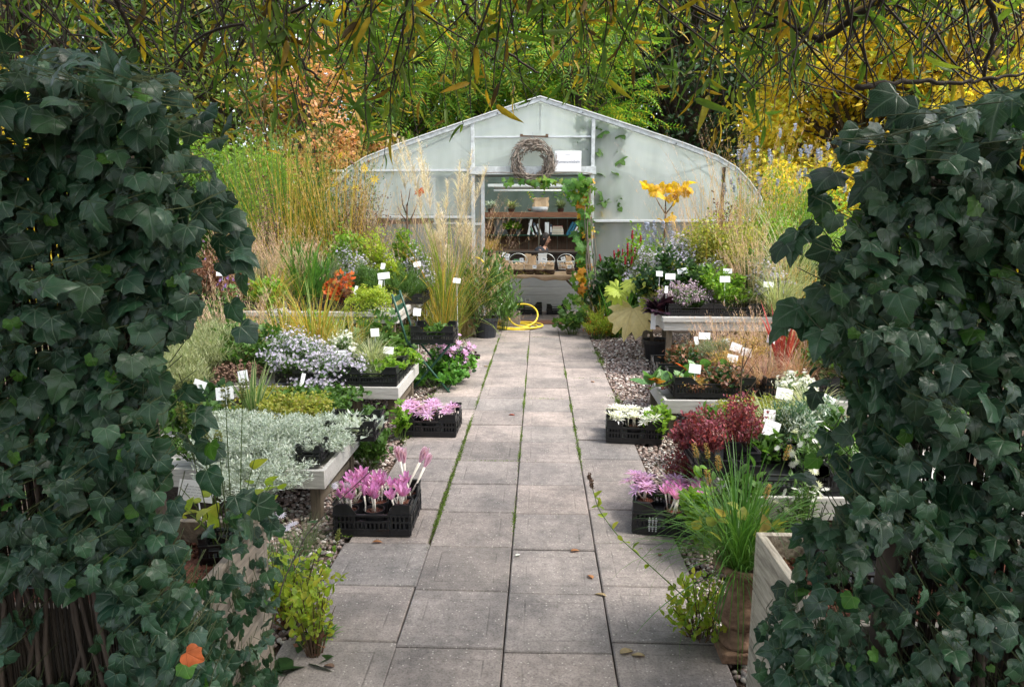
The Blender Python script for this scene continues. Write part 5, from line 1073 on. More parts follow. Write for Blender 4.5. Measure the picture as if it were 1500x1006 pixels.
P_('leafy_shrub', 1120, 3.6, 640, 50, 'green plant beside the burgundy bushes', ZL); P_('leafy_shrub', 1230, 3.7, 615, 70, 'green plant behind the right ivy beside the grey bushes', ZL); P_('green_cover', 1180, 4.0, 620, 80, 'green low plant behind the silver bushes', ZL)
P_('leafy_shrub', 1080, 2.9, 700, 60, 'green weeds between the urn grass and the nearest right bench', GZ)
P_('leafy_shrub', 268, 3.85, 585, 80, 'dark green leafy plant on the nearest left bench hard by the ivy', ZL); P_('green_cover', 285, 3.52, 645, 70, 'low green plant on the front of the nearest left bench hard by the ivy', ZL); P_('brown_sedum', 300, 3.75, 640, 50, 'brown dried low plant between the ivy and the silver mounds', ZL)
P_('aster', 462, 5.62, 512, 60, 'grey lilac aster between the two tall clumps', ZL + .02); P_('white_aster', 480, 5.75, 505, 40, 'white flowering plant between the lilac asters', ZL); P_('leafy_bright', 395, 7.3, 410, 50, 'bright green plant beside the yellow arching grass of the high left bench', ZH); P_('dry_statice', 350, 7.4, 400, 50, 'rusty dry plant at the front of the high left bench', ZH); P_('leafy_lime', 575, 8.1, 385, 40, 'lime green plant between the two rosemaries', ZH)
P_('orange_grass', 520, 6.6, 470, 70, 'orange tinted grass under the front rail of the high left bench', GZ); P_('pale_grass', 500, 6.0, 480, 60, 'pale arching grass behind the right lilac aster', ZL); P_('leafy_shrub', 590, 7.9, 480, 50, 'shaded leafy plant under the path corner of the high left bench', GZ)
P_('aster_sparse', 945, 8.3, 375, 50, 'thin lilac aster at the path side of the high right bench', ZH); P_('red_spike', 1000, 8.2, 370, 40, 'red flower spikes rising among the lilac asters of the high right bench', ZH); P_('leafy_bright', 1045, 7.3, 395, 40, 'fresh green plant just left of the mint', ZH); P_('dry_haze', 1100, 7.3, 350, 60, 'beige haze of dry grass beside the mint', ZH); P_('leafy_lime', 1150, 8.4, 340, 70, 'lime leaved plant behind the pale variegated grass', ZH)
P_('rust_sedge', 1060, 5.7, 505, 50, 'small rust sedge behind the bronze plants', ZL); P_('leafy_shrub', 1040, 4.3, 600, 60, 'green plant behind the burgundy bushes', ZL - .1); P_('pale_grass', 1130, 3.9, 600, 60, 'pale striped grass behind the burgundy bushes', ZL)
# ------------------------------------------------------------------ saplings
def sapling(u, Y, z0, pts, m, lab, leaves, name='sapling'):
    base = np.array((XAT(u, Y, z0), Y, z0)); r = thing(name, lab, 'sapling', base)
    q = [D(a, b, Y + dy) - base for a, b, dy in pts['stem']]; MB().tubes(np.array(q), np.linspace(.022, .012, len(q)), 6).build('trunk', m, r, True)
    mb = MB()
    for br in pts['br']: q = np.array([D(a, b, Y + dy) - base for a, b, dy in br]); mb.tubes(q, np.linspace(.011, .004, len(q)), 5)
    mb.build('branches', m, r, True)
    mb = MB()
    for (a, b, dy, L, tm, m2) in leaves:
        p = D(a, b, Y + dy) - base; n = 5 if tm == 'big' else 1; d = rng.normal(0, .6, (n, 3)) + [0, 0, -.7]; mb.inst(T[tm], np.tile(p, (n, 1)) + rng.normal(0, .045, (n, 3)), d, rng.normal(0, .5, (n, 3)) + [0, -.6, .8], L * U(.8, 1.2, n))
    mb.build('leaves', leaves[0][5], r, True)
sapling(971, 8.9, ZH - .6, dict(stem=[(971, 480, 0), (972, 400, 0), (973, 350, 0), (975, 312, 0)], br=[[(975, 314, 0), (966, 300, .05), (960, 288, .05)], [(975, 314, 0), (984, 302, -.05), (994, 282, 0)], [(975, 314, 0), (975, 295, .1), (976, 280, .1)]]), 'stem_brown', 'slim sapling with drooping yellow leaves before the right gable panel', [(958, 272, .05, .105, 'big', 'yellow_pure'), (972, 278, 0, .105, 'big', 'yellow_pure'), (983, 284, 0, .1, 'big', 'yellow_pure'), (996, 275, 0, .105, 'big', 'yellow_pure'), (1003, 272, 0, .1, 'big', 'yellow_pure'), (976, 322, 0, .08, 'big', 'yellow_pure')])
sapling(597, 9.0, GZ, dict(stem=[(597, 480, 0), (598, 400, 0), (597, 345, 0), (596, 300, 0)], br=[[(597, 318, 0), (590, 300, .05), (587, 278, .05)], [(596, 302, 0), (599, 290, -.05), (601, 276, 0)], [(597, 330, 0), (606, 312, .1), (613, 294, .1)], [(597, 325, 0), (588, 315, .1), (582, 302, .1)]]), 'stem_brown', 'bare dark sapling with one brown leaf before the left gable panel', [(615, 284, .1, .11, 'palm', 'orange_red')])
P_('leafy_dark', 1100, 4.35, 560, 16, 'bare thin brown twig standing before the low right bench', ZL, name='bare_twig') if False else None
r = thing('bare_sapling', 'thin bare reddish sapling in front of the low right bench', 'sapling', (XAT(1084, 4.5, ZL), 4.5, ZL - .1)); b0 = np.array(r.location)
MB().tubes(np.array([[0, 0, 0], D(1085, 570, 4.5) - b0, D(1088, 530, 4.5) - b0, D(1093, 500, 4.5) - b0]), np.array([.008, .006, .004, .002]), 5).build('trunk', 'stem_brown', r)
mb = MB()
for pl in ([(1084, 590), (1098, 570), (1112, 552)], [(1086, 565), (1076, 548), (1070, 530)], [(1088, 540), (1098, 520), (1104, 506)], [(1086, 555), (1096, 546), (1108, 530)]): mb.tubes(np.array([D(a, b, 4.5) - b0 for a, b in pl]), np.array([.004, .003, .0015]), 4)
mb.build('branches', 'stem_brown', r)

# ------------------------------------------------------------------ white plant labels on stakes
def plant_label(u, v, Y, z0, w, h, tilt, lab, face=0.0, lines=0):
    p = D(u, v, Y); r = thing('plant_label', lab, 'label', (p[0], Y, z0), 0, 'white plant labels'); q = p - np.array((p[0], Y, z0))
    o = MB().box((0, 0, 0), (w, .002, h)).build('card', 'card', r, loc=tuple(q)); o.rotation_euler = (-.25, tilt, face)
    MB().beam((q[0] * 0 + w * .1, .004, 0), (0, .004, q[2]), .006, .003).build('stake', 'card', r)
    for k in range(lines or 2):
        ww = w * (.75 - .12 * (k % 2)); l = MB()
        for s in range(int(ww / .004)):
            if (s * 7 + k * 3) % 5: l.box((-ww / 2 + s * .004, -.0018, h * (.28 - .56 * (k + .5) / (lines or 2)) + .0006 * math.sin(s * 2.3)), (.003, .0006, h * .035))
        b = l.build('handwriting', 'ink_pale', o); 
    return r
LB = [
 (325, 400, 7.3, ZH, .12, .06, .03, 'white label in front of the rust brown plant with violet flowers'), (562, 404, 7.5, ZH, .13, .07, -.12, 'white label standing above the rosemary on the high left bench'), (611, 387, 8.2, ZH, .09, .06, -.2, 'white label at the path end of the high left bench'), (557, 416, 7.4, ZH, .04, .08, .1, 'narrow white label left of the rosemary pair'), (521, 425, 7.25, ZH, .03, .09, .25, 'narrow white tag beside the lime creeping plant'), (561, 390, 7.9, ZH, .05, .07, .1, 'small white label behind the rosemary'), (669, 411, 8.3, GZ, .09, .06, .1, 'white label at the foot of the plume grass'), (611, 457, 7.2, GZ, .08, .08, .1, 'white label below the corner of the high left bench'),
 (549, 487, 5.9, ZL, .075, .07, -.08, 'white square label above the pale herb crates'), (569, 513, 5.7, ZL, .085, .06, .1, 'white label leaning low in the back herb crate'), (499, 519, 5.5, ZL, .09, .065, -.03, 'white label on the right lilac aster clump'), (443, 557, 5.15, ZL, .03, .11, .2, 'narrow white tag in the left lilac aster'), (433, 624, 3.95, ZL, .03, .1, .35, 'narrow white tag slanting in the silver plants'),
 (291, 567, 4.5, ZL, .085, .095, .35, 'tilted white label beside the left ivy edge'), (329, 576, 4.4, ZL, .12, .085, -.12, 'larger white label left of the striped sword leaves'), (356, 551, 4.7, ZL, .07, .08, -.2, 'white label behind the striped sword leaves'),
 (966, 401, 7.4, ZH, .07, .055, .05, 'white label at the path corner of the high right bench, left of a pair'), (982, 405, 7.2, ZH, .1, .06, .03, 'white label at the path corner of the high right bench, right of a pair'), (1000, 397, 7.5, ZH, .11, .06, -.2, 'tilted white label behind the mauve heather'), (1062, 409, 6.95, ZH, .1, .06, .0, 'white label in front of the mint, lower of two'), (1066, 397, 7.2, ZH, .09, .05, .02, 'white label in front of the mint, upper of two'), (1126, 417, 6.95, ZH, .1, .055, .06, 'white label on the grey lilac aster'), (1141, 404, 7.2, ZH, .11, .06, .0, 'white label at the ivy end of the high right bench'), (976, 424, 7.0, ZH, .03, .07, .1, 'narrow white tag in the mauve heather'), (919, 411, 8.9, GZ, .07, .05, .1, 'small white label above the wooden planter'),
 (1018, 540, 5.0, ZL, .085, .065, .12, 'white label on the bronze plant in the bergenia crate'), (1073, 525, 5.5, ZL, .085, .06, .2, 'white label behind the bronze plant'), (1078, 509, 5.75, ZL, .09, .07, .35, 'white label behind the rust sedge, left of a pair'), (1094, 516, 5.7, ZL, .08, .07, .2, 'white label behind the rust sedge, right of a pair'), (1032, 492, 6.1, ZL, .1, .06, .05, 'white label under the front rail of the high right bench'), (1020, 499, 6.0, ZL, .035, .07, -.15, 'narrow white tag under the high right bench'), (1065, 500, 6.1, ZL, .08, .05, .1, 'white label half hidden under the high right bench'), (1130, 496, 5.9, ZL, .07, .08, .25, 'white label at the foot of the red sword leaves'),
 (1149, 577, 4.55, ZL, .11, .075, .18, 'white label before the white flowers of the low right bench'), (1127, 609, 3.75, ZL, .065, .07, .1, 'white label behind the silver bush, upper of two'), (1130, 628, 3.6, ZL, .085, .085, .35, 'white label before the silver bush, lower of two'), (1212, 590, 4.2, ZL, .08, .09, .5, 'tilted white label at the right ivy edge')]
for a in LB: plant_label(*a)
plant_label(287, 719, 2.2, .5, .12, .07, .1, 'handwritten label in the left wooden planter box', .0, 4)
# ------------------------------------------------------------------ wooden planter boxes in the foreground
def planter(lab, x0, x1, y0, y1, h, mat):
    r = thing('wooden_planter', lab, 'planter', ((x0 + x1) / 2, (y0 + y1) / 2, GZ), 0); W, Dp = x1 - x0, y1 - y0; h -= GZ; t = .026
    for nm, c, d in (('front_board', (0, -Dp / 2 + t / 2, 0), (W, t)), ('back_board', (0, Dp / 2 - t / 2, 0), (W, t)), ('side_board', (-W / 2 + t / 2, 0, 0), (t, Dp - 2 * t - .002)), ('side_board', (W / 2 - t / 2, 0, 0), (t, Dp - 2 * t - .002))):
        mb = MB(); k = 3
        for i in range(k): mb.box((c[0], c[1], h * (i + .5) / k), (d[0], d[1], h / k - .004 - .002 * (i == 3)))
        mb.build(nm, mat, r, bev=.003)
    n = 14; xs = np.linspace(-W / 2 + t, W / 2 - t, n); ys = np.linspace(-Dp / 2 + t, Dp / 2 - t, n); V = [[x, y, h - .085 + .012 * math.sin(9 * x) * math.cos(8 * y) + U(-.006, .006)] for y in ys for x in xs]
    mb = MB().faces(V, [(j * n + i, j * n + i + 1, (j + 1) * n + i + 1, (j + 1) * n + i) for j in range(n - 1) for i in range(n - 1)])
    m = 900; mb.inst(T['pebble'], np.stack([U(-W / 2 + t, W / 2 - t, m), U(-Dp / 2 + t, Dp / 2 - t, m), np.full(m, h - .08)], -1), rng.normal(0, 1, (m, 3)), rng.normal(0, .5, (m, 3)) + [0, 0, 1], U(.01, .026, m)); mb.build('soil', 'mulch', r)
    return r
planter('weathered grey wooden planter box under trailing ivy at the front left', -1.72, -.905, 1.6, 2.15, .565, 'planter_grey')
planter('pale bleached wooden planter box at the front right beside the urn', .70, 1.55, 1.6, 2.12, .565, 'planter_pale')
crate(XAT(322, 2.04, .5), 2.04, .49, .09, .12, .09, .2, 'small black pot tray in the left wooden planter box', 'black plastic plant crates'); crate(1.02, 2.0, .48, .3, .16, .1, .0, 'black tray inside the pale right planter box', 'black plastic plant crates')
P_('foxtail', 338, 2.12, 560, 120, 'tall heart leaved stems with green foxtail spikes in the left planter box', .48)
# ------------------------------------------------------------------ urn and front plants
ux, uy = XAT(1086, 2.33, .2), 2.33
r = thing('urn', 'weathered terracotta urn on the path edge beside the pale planter box', 'urn', (ux, uy, 0))
MB().box((0, 0, .02), (.16, .16, .04)).build('plinth', 'terracotta', r, bev=.006)
MB().lathe([(0, .04), (.07, .042), (.072, .055), (.05, .07), (.038, .09), (.036, .1)], 28).build('foot', 'terracotta', r, True)
prof = [(.036, .098), (.062, .108), (.09, .135), (.096, .165), (.084, .188), (.068, .2), (.062, .24), (.066, .29), (.08, .318), (.112, .33), (.12, .342), (.112, .352), (.09, .35), (.08, .335)]
mb = MB(); k = 56; V = []
for q, z in prof:
    q *= .88
    for i in range(k):
        a = 2 * PI * i / k; f = 1 + (.05 * abs(math.sin(a * 9)) if .105 < z < .19 else 0); V.append([q * f * math.cos(a), q * f * math.sin(a), z])
mb.faces(V, [(i * k + j, i * k + (j + 1) % k, (i + 1) * k + (j + 1) % k, (i + 1) * k + j) for i in range(len(prof) - 1) for j in range(k)]); mb.build('bowl', 'terracotta', r, True); MB().disc((0, 0, .335), .082).build('soil', 'soil', r)
r = thing('grass_plant', 'bushy green grass with tall blades growing in the terracotta urn', 'grass', (ux - .02, uy, .335))
grass(r, .6, .26, 400, .0042, 'grass_green', .7, 2.3, rb=.05, lenf=1.75, seg=9); c_ = grass(r, .4, .5, 26, .007, 'grass_green', .22, .5, rb=.05, lenf=1.0, seg=8, part='tall_blades')
spikes(r, .36, .44, 6, .055, .006, 'stem_green', 'straw', 'oval', .008, 140, part='seed_spikes', low=.75)
bush(r, .34, .36, .05, 'heart', 'yellow_green', n=16, stems=8, part='yellow_leaves', t0=.75)
P_('leafy_lime2', 1020, 2.42, 845, 92, 'lime green leafy shrub at the foot of the urn', GZ) if 'leafy_lime2' in KIND else None
def lime_shrub(u, Y, vt, wpx, lab, extra=None):
    x = XAT(u, Y, GZ); h = D(u, vt, Y)[2] - GZ; r = thing('lime_shrub', lab, 'shrub', (x, Y, GZ)); bush(r, wpx / PXM(Y, 0), h, .033, 'ovalH', 'lime_shrub', cov=1.35, stems=34, jit=.08, sm='stem_brown'); 
    n = 40; bush(r, wpx / PXM(Y, 0) * .8, h * .4, .03, 'oval', 'brown_leaf', n=n, stems=8, part='dry_leaves', t0=.1); return r
leaf('lime_shrub', [(.3, .44, .04), (.4, .5, .05), (.22, .36, .04), (.5, .48, .06), (.16, .26, .03)], .45, .5)
lime_shrub(1025, 2.42, 842, 96, 'lime green leafy shrub at the foot of the urn'); lime_shrub(432, 2.45, 782, 100, 'lime green leafy shrub beside the left planter box'); lime_shrub(462, 2.25, 850, 70, 'smaller lime green shrub on the path edge at the front left')
def weed(lab, pts, Y0, Y1, rad, lm, L, n, tip=None, tm='ovalH', name='weed'):
    b = D(*pts[0], Y0); r = thing(name, lab, 'weed', b); k = len(pts); P = np.array([D(u, v, Y0 + (Y1 - Y0) * i / (k - 1)) - b for i, (u, v) in enumerate(pts)])
    t = np.linspace(0, k - 1, 24); Q = np.stack([np.interp(t, np.arange(k), P[:, c]) for c in range(3)], -1); Q[1:-1] = (Q[:-2] + Q[1:-1] * 2 + Q[2:]) / 4
    MB().tubes(Q, np.linspace(rad, rad * .5, 24), 5).build('stem', 'stem_green' if lm != 'green_dark' else 'stem_dark', r, True)
    i = rng.integers(4, 22, n); d = rng.normal(0, 1, (n, 3)); MB().inst(T[tm], Q[i], d + [0, 0, .2], rng.normal(0, .4, (n, 3)) + [0, -.3, 1], L * U(.6, 1.2, n)).build('leaves', lm, r, True)
    if tip: m = 120; tt = U(0, 1, m); a = nrm(Q[-1] - Q[-3]); MB().inst(T['oval'], Q[-1] + a * (tt * .05)[:, None] + rng.normal(0, .003, (m, 3)), rng.normal(0, .6, (m, 3)) + a, rng.normal(0, 1, (m, 3)), .011).build('seed_head', tip, r)
    return r
weed('long arching green stem with a dark seed head leaning over the path from the urn', [(1062, 940), (1020, 890), (960, 835), (905, 785), (876, 745), (868, 715)], 2.38, 2.5, .0028, 'lime_shrub', .035, 26, 'seed_brown')
weed('thin dark stem leaning right from the left planter box foot', [(395, 930), (415, 850), (450, 780), (510, 720), (580, 655)], 2.1, 2.9, .003, 'green_dark', .045, 9, None, 'lance')
weed('green stem with a foxtail tip on the gravel before the near pink crocus crate', [(474, 850), (484, 825), (491, 805), (493, 795)], 2.6, 2.62, .002, 'green_bright', .03, 4, 'spike_green')
weed('trailing lime green shoot reaching onto the path slabs at the front left', [(440, 880), (465, 868), (488, 855), (505, 842)], 2.35, 2.45, .002, 'lime_shrub', .034, 18)
P_('tuft_fine', 418, 2.75, 752, 66, 'tuft of fine green grass behind the left planter box', GZ) if 'tuft_fine' in KIND else None
r = thing('grass_tuft', 'tuft of fine green grass behind the left planter box', 'grass', (XAT(420, 2.75, GZ), 2.75, GZ)); grass(r, .3, .2, 240, .003, 'grass_green', .6, 1.5, rb=.04, lenf=1.3)
r = thing('grass_tuft', 'small grass tuft on the slab joint at the front left of the path', 'grass', (XAT(478, 2.36, 0), 2.36, 0)); grass(r, .2, .06, 60, .006, 'grass_green', .9, 1.2, rb=.02, lenf=1.3)
r = thing('grass_tuft', 'second fine grass tuft below the silver plants on the gravel', 'grass', (XAT(448, 3.1, GZ), 3.1, GZ)); grass(r, .3, .14, 150, .0025, 'green_grey', .6, 1.5, rb=.05, lenf=1.3)
r = thing('leaf_rosette', 'dark shiny leaf rosette on the path edge at the bottom left', 'plant', (XAT(450, 2.22, GZ), 2.22, GZ)); rosette(r, 14, .13, 'ovalH', 'green_dark', (.8, 1.5), stalk=.1)
P_('aster_sprig', 502, 3.25, 690, 36, 'small lilac aster leaning on the near left crocus crate', GZ); P_('aster_sprig', 412, 2.85, 725, 40, 'small mauve aster sprig behind the left planter box', GZ)
P_('green_cover', 545, 4.2, 640, 60, 'small green weeds on the gravel beside the silver bench', GZ); P_('leafy_bright', 590, 4.75, 596, 20, 'small green seedling beside the lilac crocus crate', GZ); P_('green_cover', 850, 6.4, 575, 26, 'low green weeds on the right path edge', GZ) if False else None

# ------------------------------------------------------------------ fallen leaves
def fallen(u, v, L, m, lab, rz, z=.004, tm='ovalH'):
    p = G(u, v, 0); o = MB().inst(T[tm], [[0, 0, 0]], [[math.cos(rz), math.sin(rz), .12]], [[.15, .2, 1]], L).build('fallen_leaf', m, smooth=True, loc=(p[0], p[1], z)); s_ = o.modifiers.new('t', 'SOLIDIFY'); s_.thickness = .0006
    return tag(o, lab, 'leaf', 'fallen leaves on the path')
for a in ((836, 808, .045, 'peach', 'curled tan leaf on the slab middle of the path, right of the centre joint', .4), (868, 848, .04, 'peach', 'small orange tan leaf on the near slabs left of the urn', 1.9), (888, 874, .05, 'straw_pale', 'pale curled leaf lying on the joint near the urn', 2.6), (745, 608, .06, 'orange_red', 'orange brown leaf on the path level with the crocus crates', 0), (755, 815, .03, 'fl_white', 'tiny white petal on the slab left of the tan leaf', .8), (908, 958, .06, 'straw_pale', 'thin straw leaf on the front slabs, right of the joint', .5), (945, 962, .05, 'straw_pale', 'short straw leaf on the front right slab', 2.9), (545, 795, .05, 'peach', 'tan leaf under the front rim of the near pink crate', .3), (490, 978, .045, 'seed_brown', 'dark brown twig like leaf on the front left slab', 2.8), (965, 815, .03, 'brown_leaf', 'small brown leaf beside the grass of the urn', 1.0), (708, 537, .06, 'straw_pale', 'pale leaf on the path beside the lilac pink flowers', .2), (622, 640, .05, 'peach', 'tan leaf at the foot of the lilac crocus crate', 1.2), (893, 628, .045, 'orange_red', 'rusty leaf beside the white crocus crate', 1.4), (870, 560, .05, 'peach', 'tan leaf on the right gravel edge', 2), (690, 493, .08, 'orange_red', 'orange leaf on the far slabs near the slate bucket', 1)): fallen(*a)
p = D(272, 955, 1.24); o = MB().inst(T['ivyB'], [[0, 0, 0]], [[.7, .1, -.5]], [[-.1, -.8, .6]], .042).build('fallen_leaf', 'orange_leaf', smooth=True, loc=p); tag(o, 'bright orange leaf caught on the lower left ivy', 'leaf')
p = D(722, 460, 1.9); 

# ------------------------------------------------------------------ crate chair
ch = thing('folding_chair', 'dark green folding metal chair used as a plant stand left of the path', 'chair', (XAT(634, 6.28, 0), 6.28, GZ))
mb = MB()
for i in range(6): mb.box((-.17 + i * .068, 0, .475), (.05, .36, .012))
mb.build('seat', 'green_metal', ch, bev=.002)
for s in (-.17, .17):
    MB().tubes(np.array([[-.32, s, .92], [-.26, s, .72], [-.2, s, .5], [0, s, .25], [.2, s, .0]]), .011, 8).build('back_leg', 'green_metal', ch, True)
    MB().tubes(np.array([[.19, s * .9, .47], [.1, s * .9, .36], [-.08, s * .9, .15], [-.22, s * .9, .0]]), .011, 8).build('front_leg', 'green_metal', ch, True)
for z in (.78, .86): MB().beam((-.275 - (z - .72) * .3, -.17, z), (-.275 - (z - .72) * .3, .17, z), .01, .05).build('back_slat', 'green_metal', ch)
MB().tubes(np.array([[.17, -.17, .06], [.17, .17, .06]]), .008, 6).build('stretcher', 'green_metal', ch)
crate(XAT(637, 6.25, .47), 6.25, .455, .38, .34, .155, .0, 'black crate standing on the green folding chair')
P_('green_cover', 642, 6.25, 478, 34, 'low green plant inside the crate on the folding chair', .47)
# ------------------------------------------------------------------ pot with the big cream leaf
qx, qy = XAT(962, 7.75, 0), 7.75; r = thing('potted_shrub', 'shrub with one huge cream leaf in a black tub by the high right bench', 'shrub', (qx, qy, GZ)); pot(r, .165, .25, 'pot_black', 'soil'); b0 = np.array((qx, qy, GZ))
MB().tubes(np.array([[-.05, 0, .2], D(948, 455, qy) - b0, D(945, 425, qy) - b0, D(938, 412, qy) - b0]), np.array([.022, .018, .012, .008]), 7).build('trunk', 'bark_pale', r, True)
mb = MB()
for a, b in (((945, 445), (925, 452)), ((944, 430), (905, 425)), ((940, 415), (925, 414)), ((945, 435), (960, 425))): mb.tubes(np.stack([D(*a, qy) - b0, (D(*a, qy) + D(*b, qy)) / 2 - b0 + [0, 0, .03], D(*b, qy - .05) - b0]), .006, 5)
mb.build('leaf_stalks', 'stem_green', r, True)
MB().inst(T['pleat'], [D(927, 452, qy - .08) - b0], [[-.3, -.35, -.7]], [[-.2, -.8, .75]], .36).build('cream_leaf', 'cream_leaf', r, True)
MB().inst(T['pleat'], [D(906, 424, qy - .08) - b0, D(905, 424, qy - .06) - b0, D(928, 414, qy - .06) - b0, D(950, 440, qy - .1) - b0], [[-.7, 0, -.6], [-.6, -.2, .1], [-.8, 0, -.1], [-.2, -.3, -.9]], [[-.3, -1, .5], [0, -.6, 1], [0, -.6, 1], [0, -1, .2]], [.2, .15, .17, .13]).build('green_leaves', 'lime_leaf', r, True)
p = D(957, 468, 7.0); r = thing('hanging_tag', 'long narrow white tag hanging on the path side of the high right bench', 'label', p); MB().box((0, 0, 0), (.05, .003, .2)).build('card', 'card', r); MB().beam((0, 0, .1), (.01, .03, .16), .004, .004).build('string', 'stem_dark', r)
# planter by the door with a picture card
r = thing('wooden_planter', 'small weathered wooden planter against the greenhouse right of the door', 'planter', (XAT(922, 9.75, 0), 9.75, GZ))
for i in range(3): MB().box((0, -.14, .085 + i * .16), (.5, .025, .155)).build('front_board', 'planter_grey', r, bev=.003)
for s in (-1, 1): MB().box((s * .237, .02, .245), (.026, .29, .48)).build('side_board', 'planter_grey', r, bev=.003)
MB().box((0, .15, .24), (.44, .02, .46)).build('back_board', 'planter_grey', r); MB().box((0, .01, .42), (.44, .26, .02)).build('soil', 'soil', r)
p = D(894, 446, 9.5); r = thing('picture_card', 'white card with a plant picture leaning on the small wooden planter', 'card', p); MB().box((0, 0, 0), (.17, .006, .22)).build('card', 'card', r); MB().box((0, -.005, .01), (.14, .004, .17)).build('picture', 'poster', r); MB().beam((0, .006, -.1), (0, .03, -.4), .02, .01).build('stake', 'table_leg', r)
# hose, wooden box, crates under the stall
hy = 9.95
def ring(cx, cyy, R, z0, n=26, a0=0., tilt=0., turns=1.): a = a0 + np.linspace(0, 2 * PI * turns, n); return np.stack([cx + R * np.cos(a), cyy + R * .92 * np.sin(a), z0 + tilt * R * (1 + np.sin(a))], -1)
cx_ = XAT(756, hy, 0); P = [np.array([D(696, 377, 9.5), D(703, 373, 9.5), D(711, 379, 9.5), D(717, 395, 9.5), D(720, 420, 9.6), D(724, 440, 9.7), D(730, 458, 9.8), D(738, 470, 9.85)])]
P += [ring(cx_, hy, .33, .012, a0=2.6), ring(cx_ - .06, hy - .02, .27, .026, a0=2.6), ring(cx_ + .05, hy + .03, .35, .03, a0=2.6, turns=.95), ring(cx_ + .1, hy + .06, .22, .03, a0=3.0, tilt=.65, turns=.9)]
P = np.concatenate(P); Q = P.copy()
for _ in range(3): Q[1:-1] = (Q[:-2] + 2 * Q[1:-1] + Q[2:]) / 4
Q[:, 2] = np.maximum(Q[:, 2], .012); o = MB().tubes(Q, .0125, 8).build('garden_hose', 'hose', smooth=True); tag(o, 'coiled yellow garden hose lying at the doorway and hanging on the door post', 'hose')
o = MB().tubes(np.array([D(703, 398, 9.45), D(708, 415, 9.45), D(716, 430, 9.45), D(724, 442, 9.4), D(735, 446, 9.4)]), np.array([.008, .008, .008, .009, .014]), 8).build('watering_lance', 'hose_white', smooth=True); tag(o, 'thin white watering lance hanging across the bucket shrub', 'lance')
r = thing('wooden_box', 'small weathered wooden box behind the hose at the doorway', 'box', (XAT(749, 10.15, 0), 10.15, -.0))
for c, d in (((0, -.11, .1), (.26, .02, .2)), ((0, .11, .1), (.26, .02, .2)), ((-.12, 0, .1), (.02, .2, .2)), ((.12, 0, .1), (.02, .2, .2))): MB().box(c, d).build('side_board', 'planter_grey', r, bev=.003)
MB().box((0, 0, .015), (.22, .2, .02)).build('bottom', 'planter_grey', r)
crate(XAT(776, 11.5, 0), 11.5, .0, .40, .30, .17, .0, 'black crate under the seed stall, the left one'); crate(XAT(815, 11.5, 0), 11.5, .0, .32, .30, .14, .0, 'black crate under the seed stall, the right one')

# ------------------------------------------------------------------ wreath, sign, door vine
wc = D(780, 238, 10.19); r = thing('twig_wreath', 'round wreath of grey twigs hanging above the greenhouse doorway', 'wreath', wc)
mb = MB(); n = 420; a0 = U(0, 2 * PI, n); ln = U(.35, 1.1, n); t = np.linspace(0, 1, 6)[None]; a = a0[:, None] + ln[:, None] * t
ph = U(0, 2 * PI, n)[:, None] + t * U(-1.5, 1.5, n)[:, None]; rr = (.074 * np.sqrt(U(.15, 1, n)))[:, None] * (1 + 1.5 * (t - .35) ** 2); R_ = .242 + rr * np.cos(ph)
mb.tubes(np.stack([R_ * np.cos(a), -.02 + rr * .8 * np.sin(ph), R_ * np.sin(a)], -1), U(.003, .0065, n)[:, None], 4); mb.build('twigs', 'twig_grey', r)
MB().beam((0, .02, .3), (0, .06, .42), .004, .004).build('hanging_wire', 'gasket', r)
p = D(832, 236.5, 10.2); r = thing('sign', 'white sign reading Blumenzwiebeln right of the twig wreath', 'sign', p); MB().box((0, 0, 0), (.375, .012, .285)).build('board', 'card', r, bev=.002)
def text(s, size, loc, parent, m, name='lettering'):
    cu = bpy.data.curves.new(name, 'FONT'); cu.body = s; cu.size = size; cu.align_x = 'CENTER'; cu.align_y = 'CENTER'; cu.extrude = .0008; cu.materials.append(M[m]); o = bpy.data.objects.new(name, cu); C.objects.link(o); o.parent = parent; o.location = loc; dg = bpy.context.evaluated_depsgraph_get(); dg.update(); me = bpy.data.meshes.new_from_object(o.evaluated_get(dg)); me.name = name; bpy.data.objects.remove(o); o = bpy.data.objects.new(name, me); C.objects.link(o); o.parent = parent; o.location = loc; o.rotation_euler = (PI / 2, 0, 0); return o
plain('ink_grey', (.3, .31, .35), .7, .1)
for k_ in ('twig_grey',): pass
text('Blumenzwiebeln', .052, (0, -.0075, -.005), r, 'ink_grey')
mb = MB(); [mb.box((-.03 + i * .012, -.0065, .095), (.009, .002, .007)) for i in range(6)]; mb.build('small_line', 'ink_pale', r)
leaf('vine', [(.06, .2, .03), (.1, .26, .035), (.16, .32, .04), (.08, .22, .05), (.3, .36, .04)], .45, .5, .4, veins=.3, vcol=(.25, .36, .12)); leaf('vine_yellow', [(.62, .42, .02), (.66, .32, .03), (.55, .2, .03), (.6, .5, .06)], .5, .5)
vb = np.array((.74, 10.12, GZ)); r = thing('grape_vine', 'grape vine with green and yellow leaves climbing round the greenhouse doorway', 'climber', vb)
def zone(n, ua, ub, va, vb_, Y0, Y1, L, m, part, b, yellow=0):
    u = U(ua, ub, n); v = U(va, vb_, n); y = U(Y0, Y1, n); p = np.array([D(*q) for q in zip(u, v, y)]) - b; d = rng.normal(0, .5, (n, 3)) + [0, -.15, -.7]; MB().inst(T['palm'], p, d, rng.normal(0, .4, (n, 3)) + [0, -1, .35], L * U(.6, 1.15, n)).build(part, m, r, True)
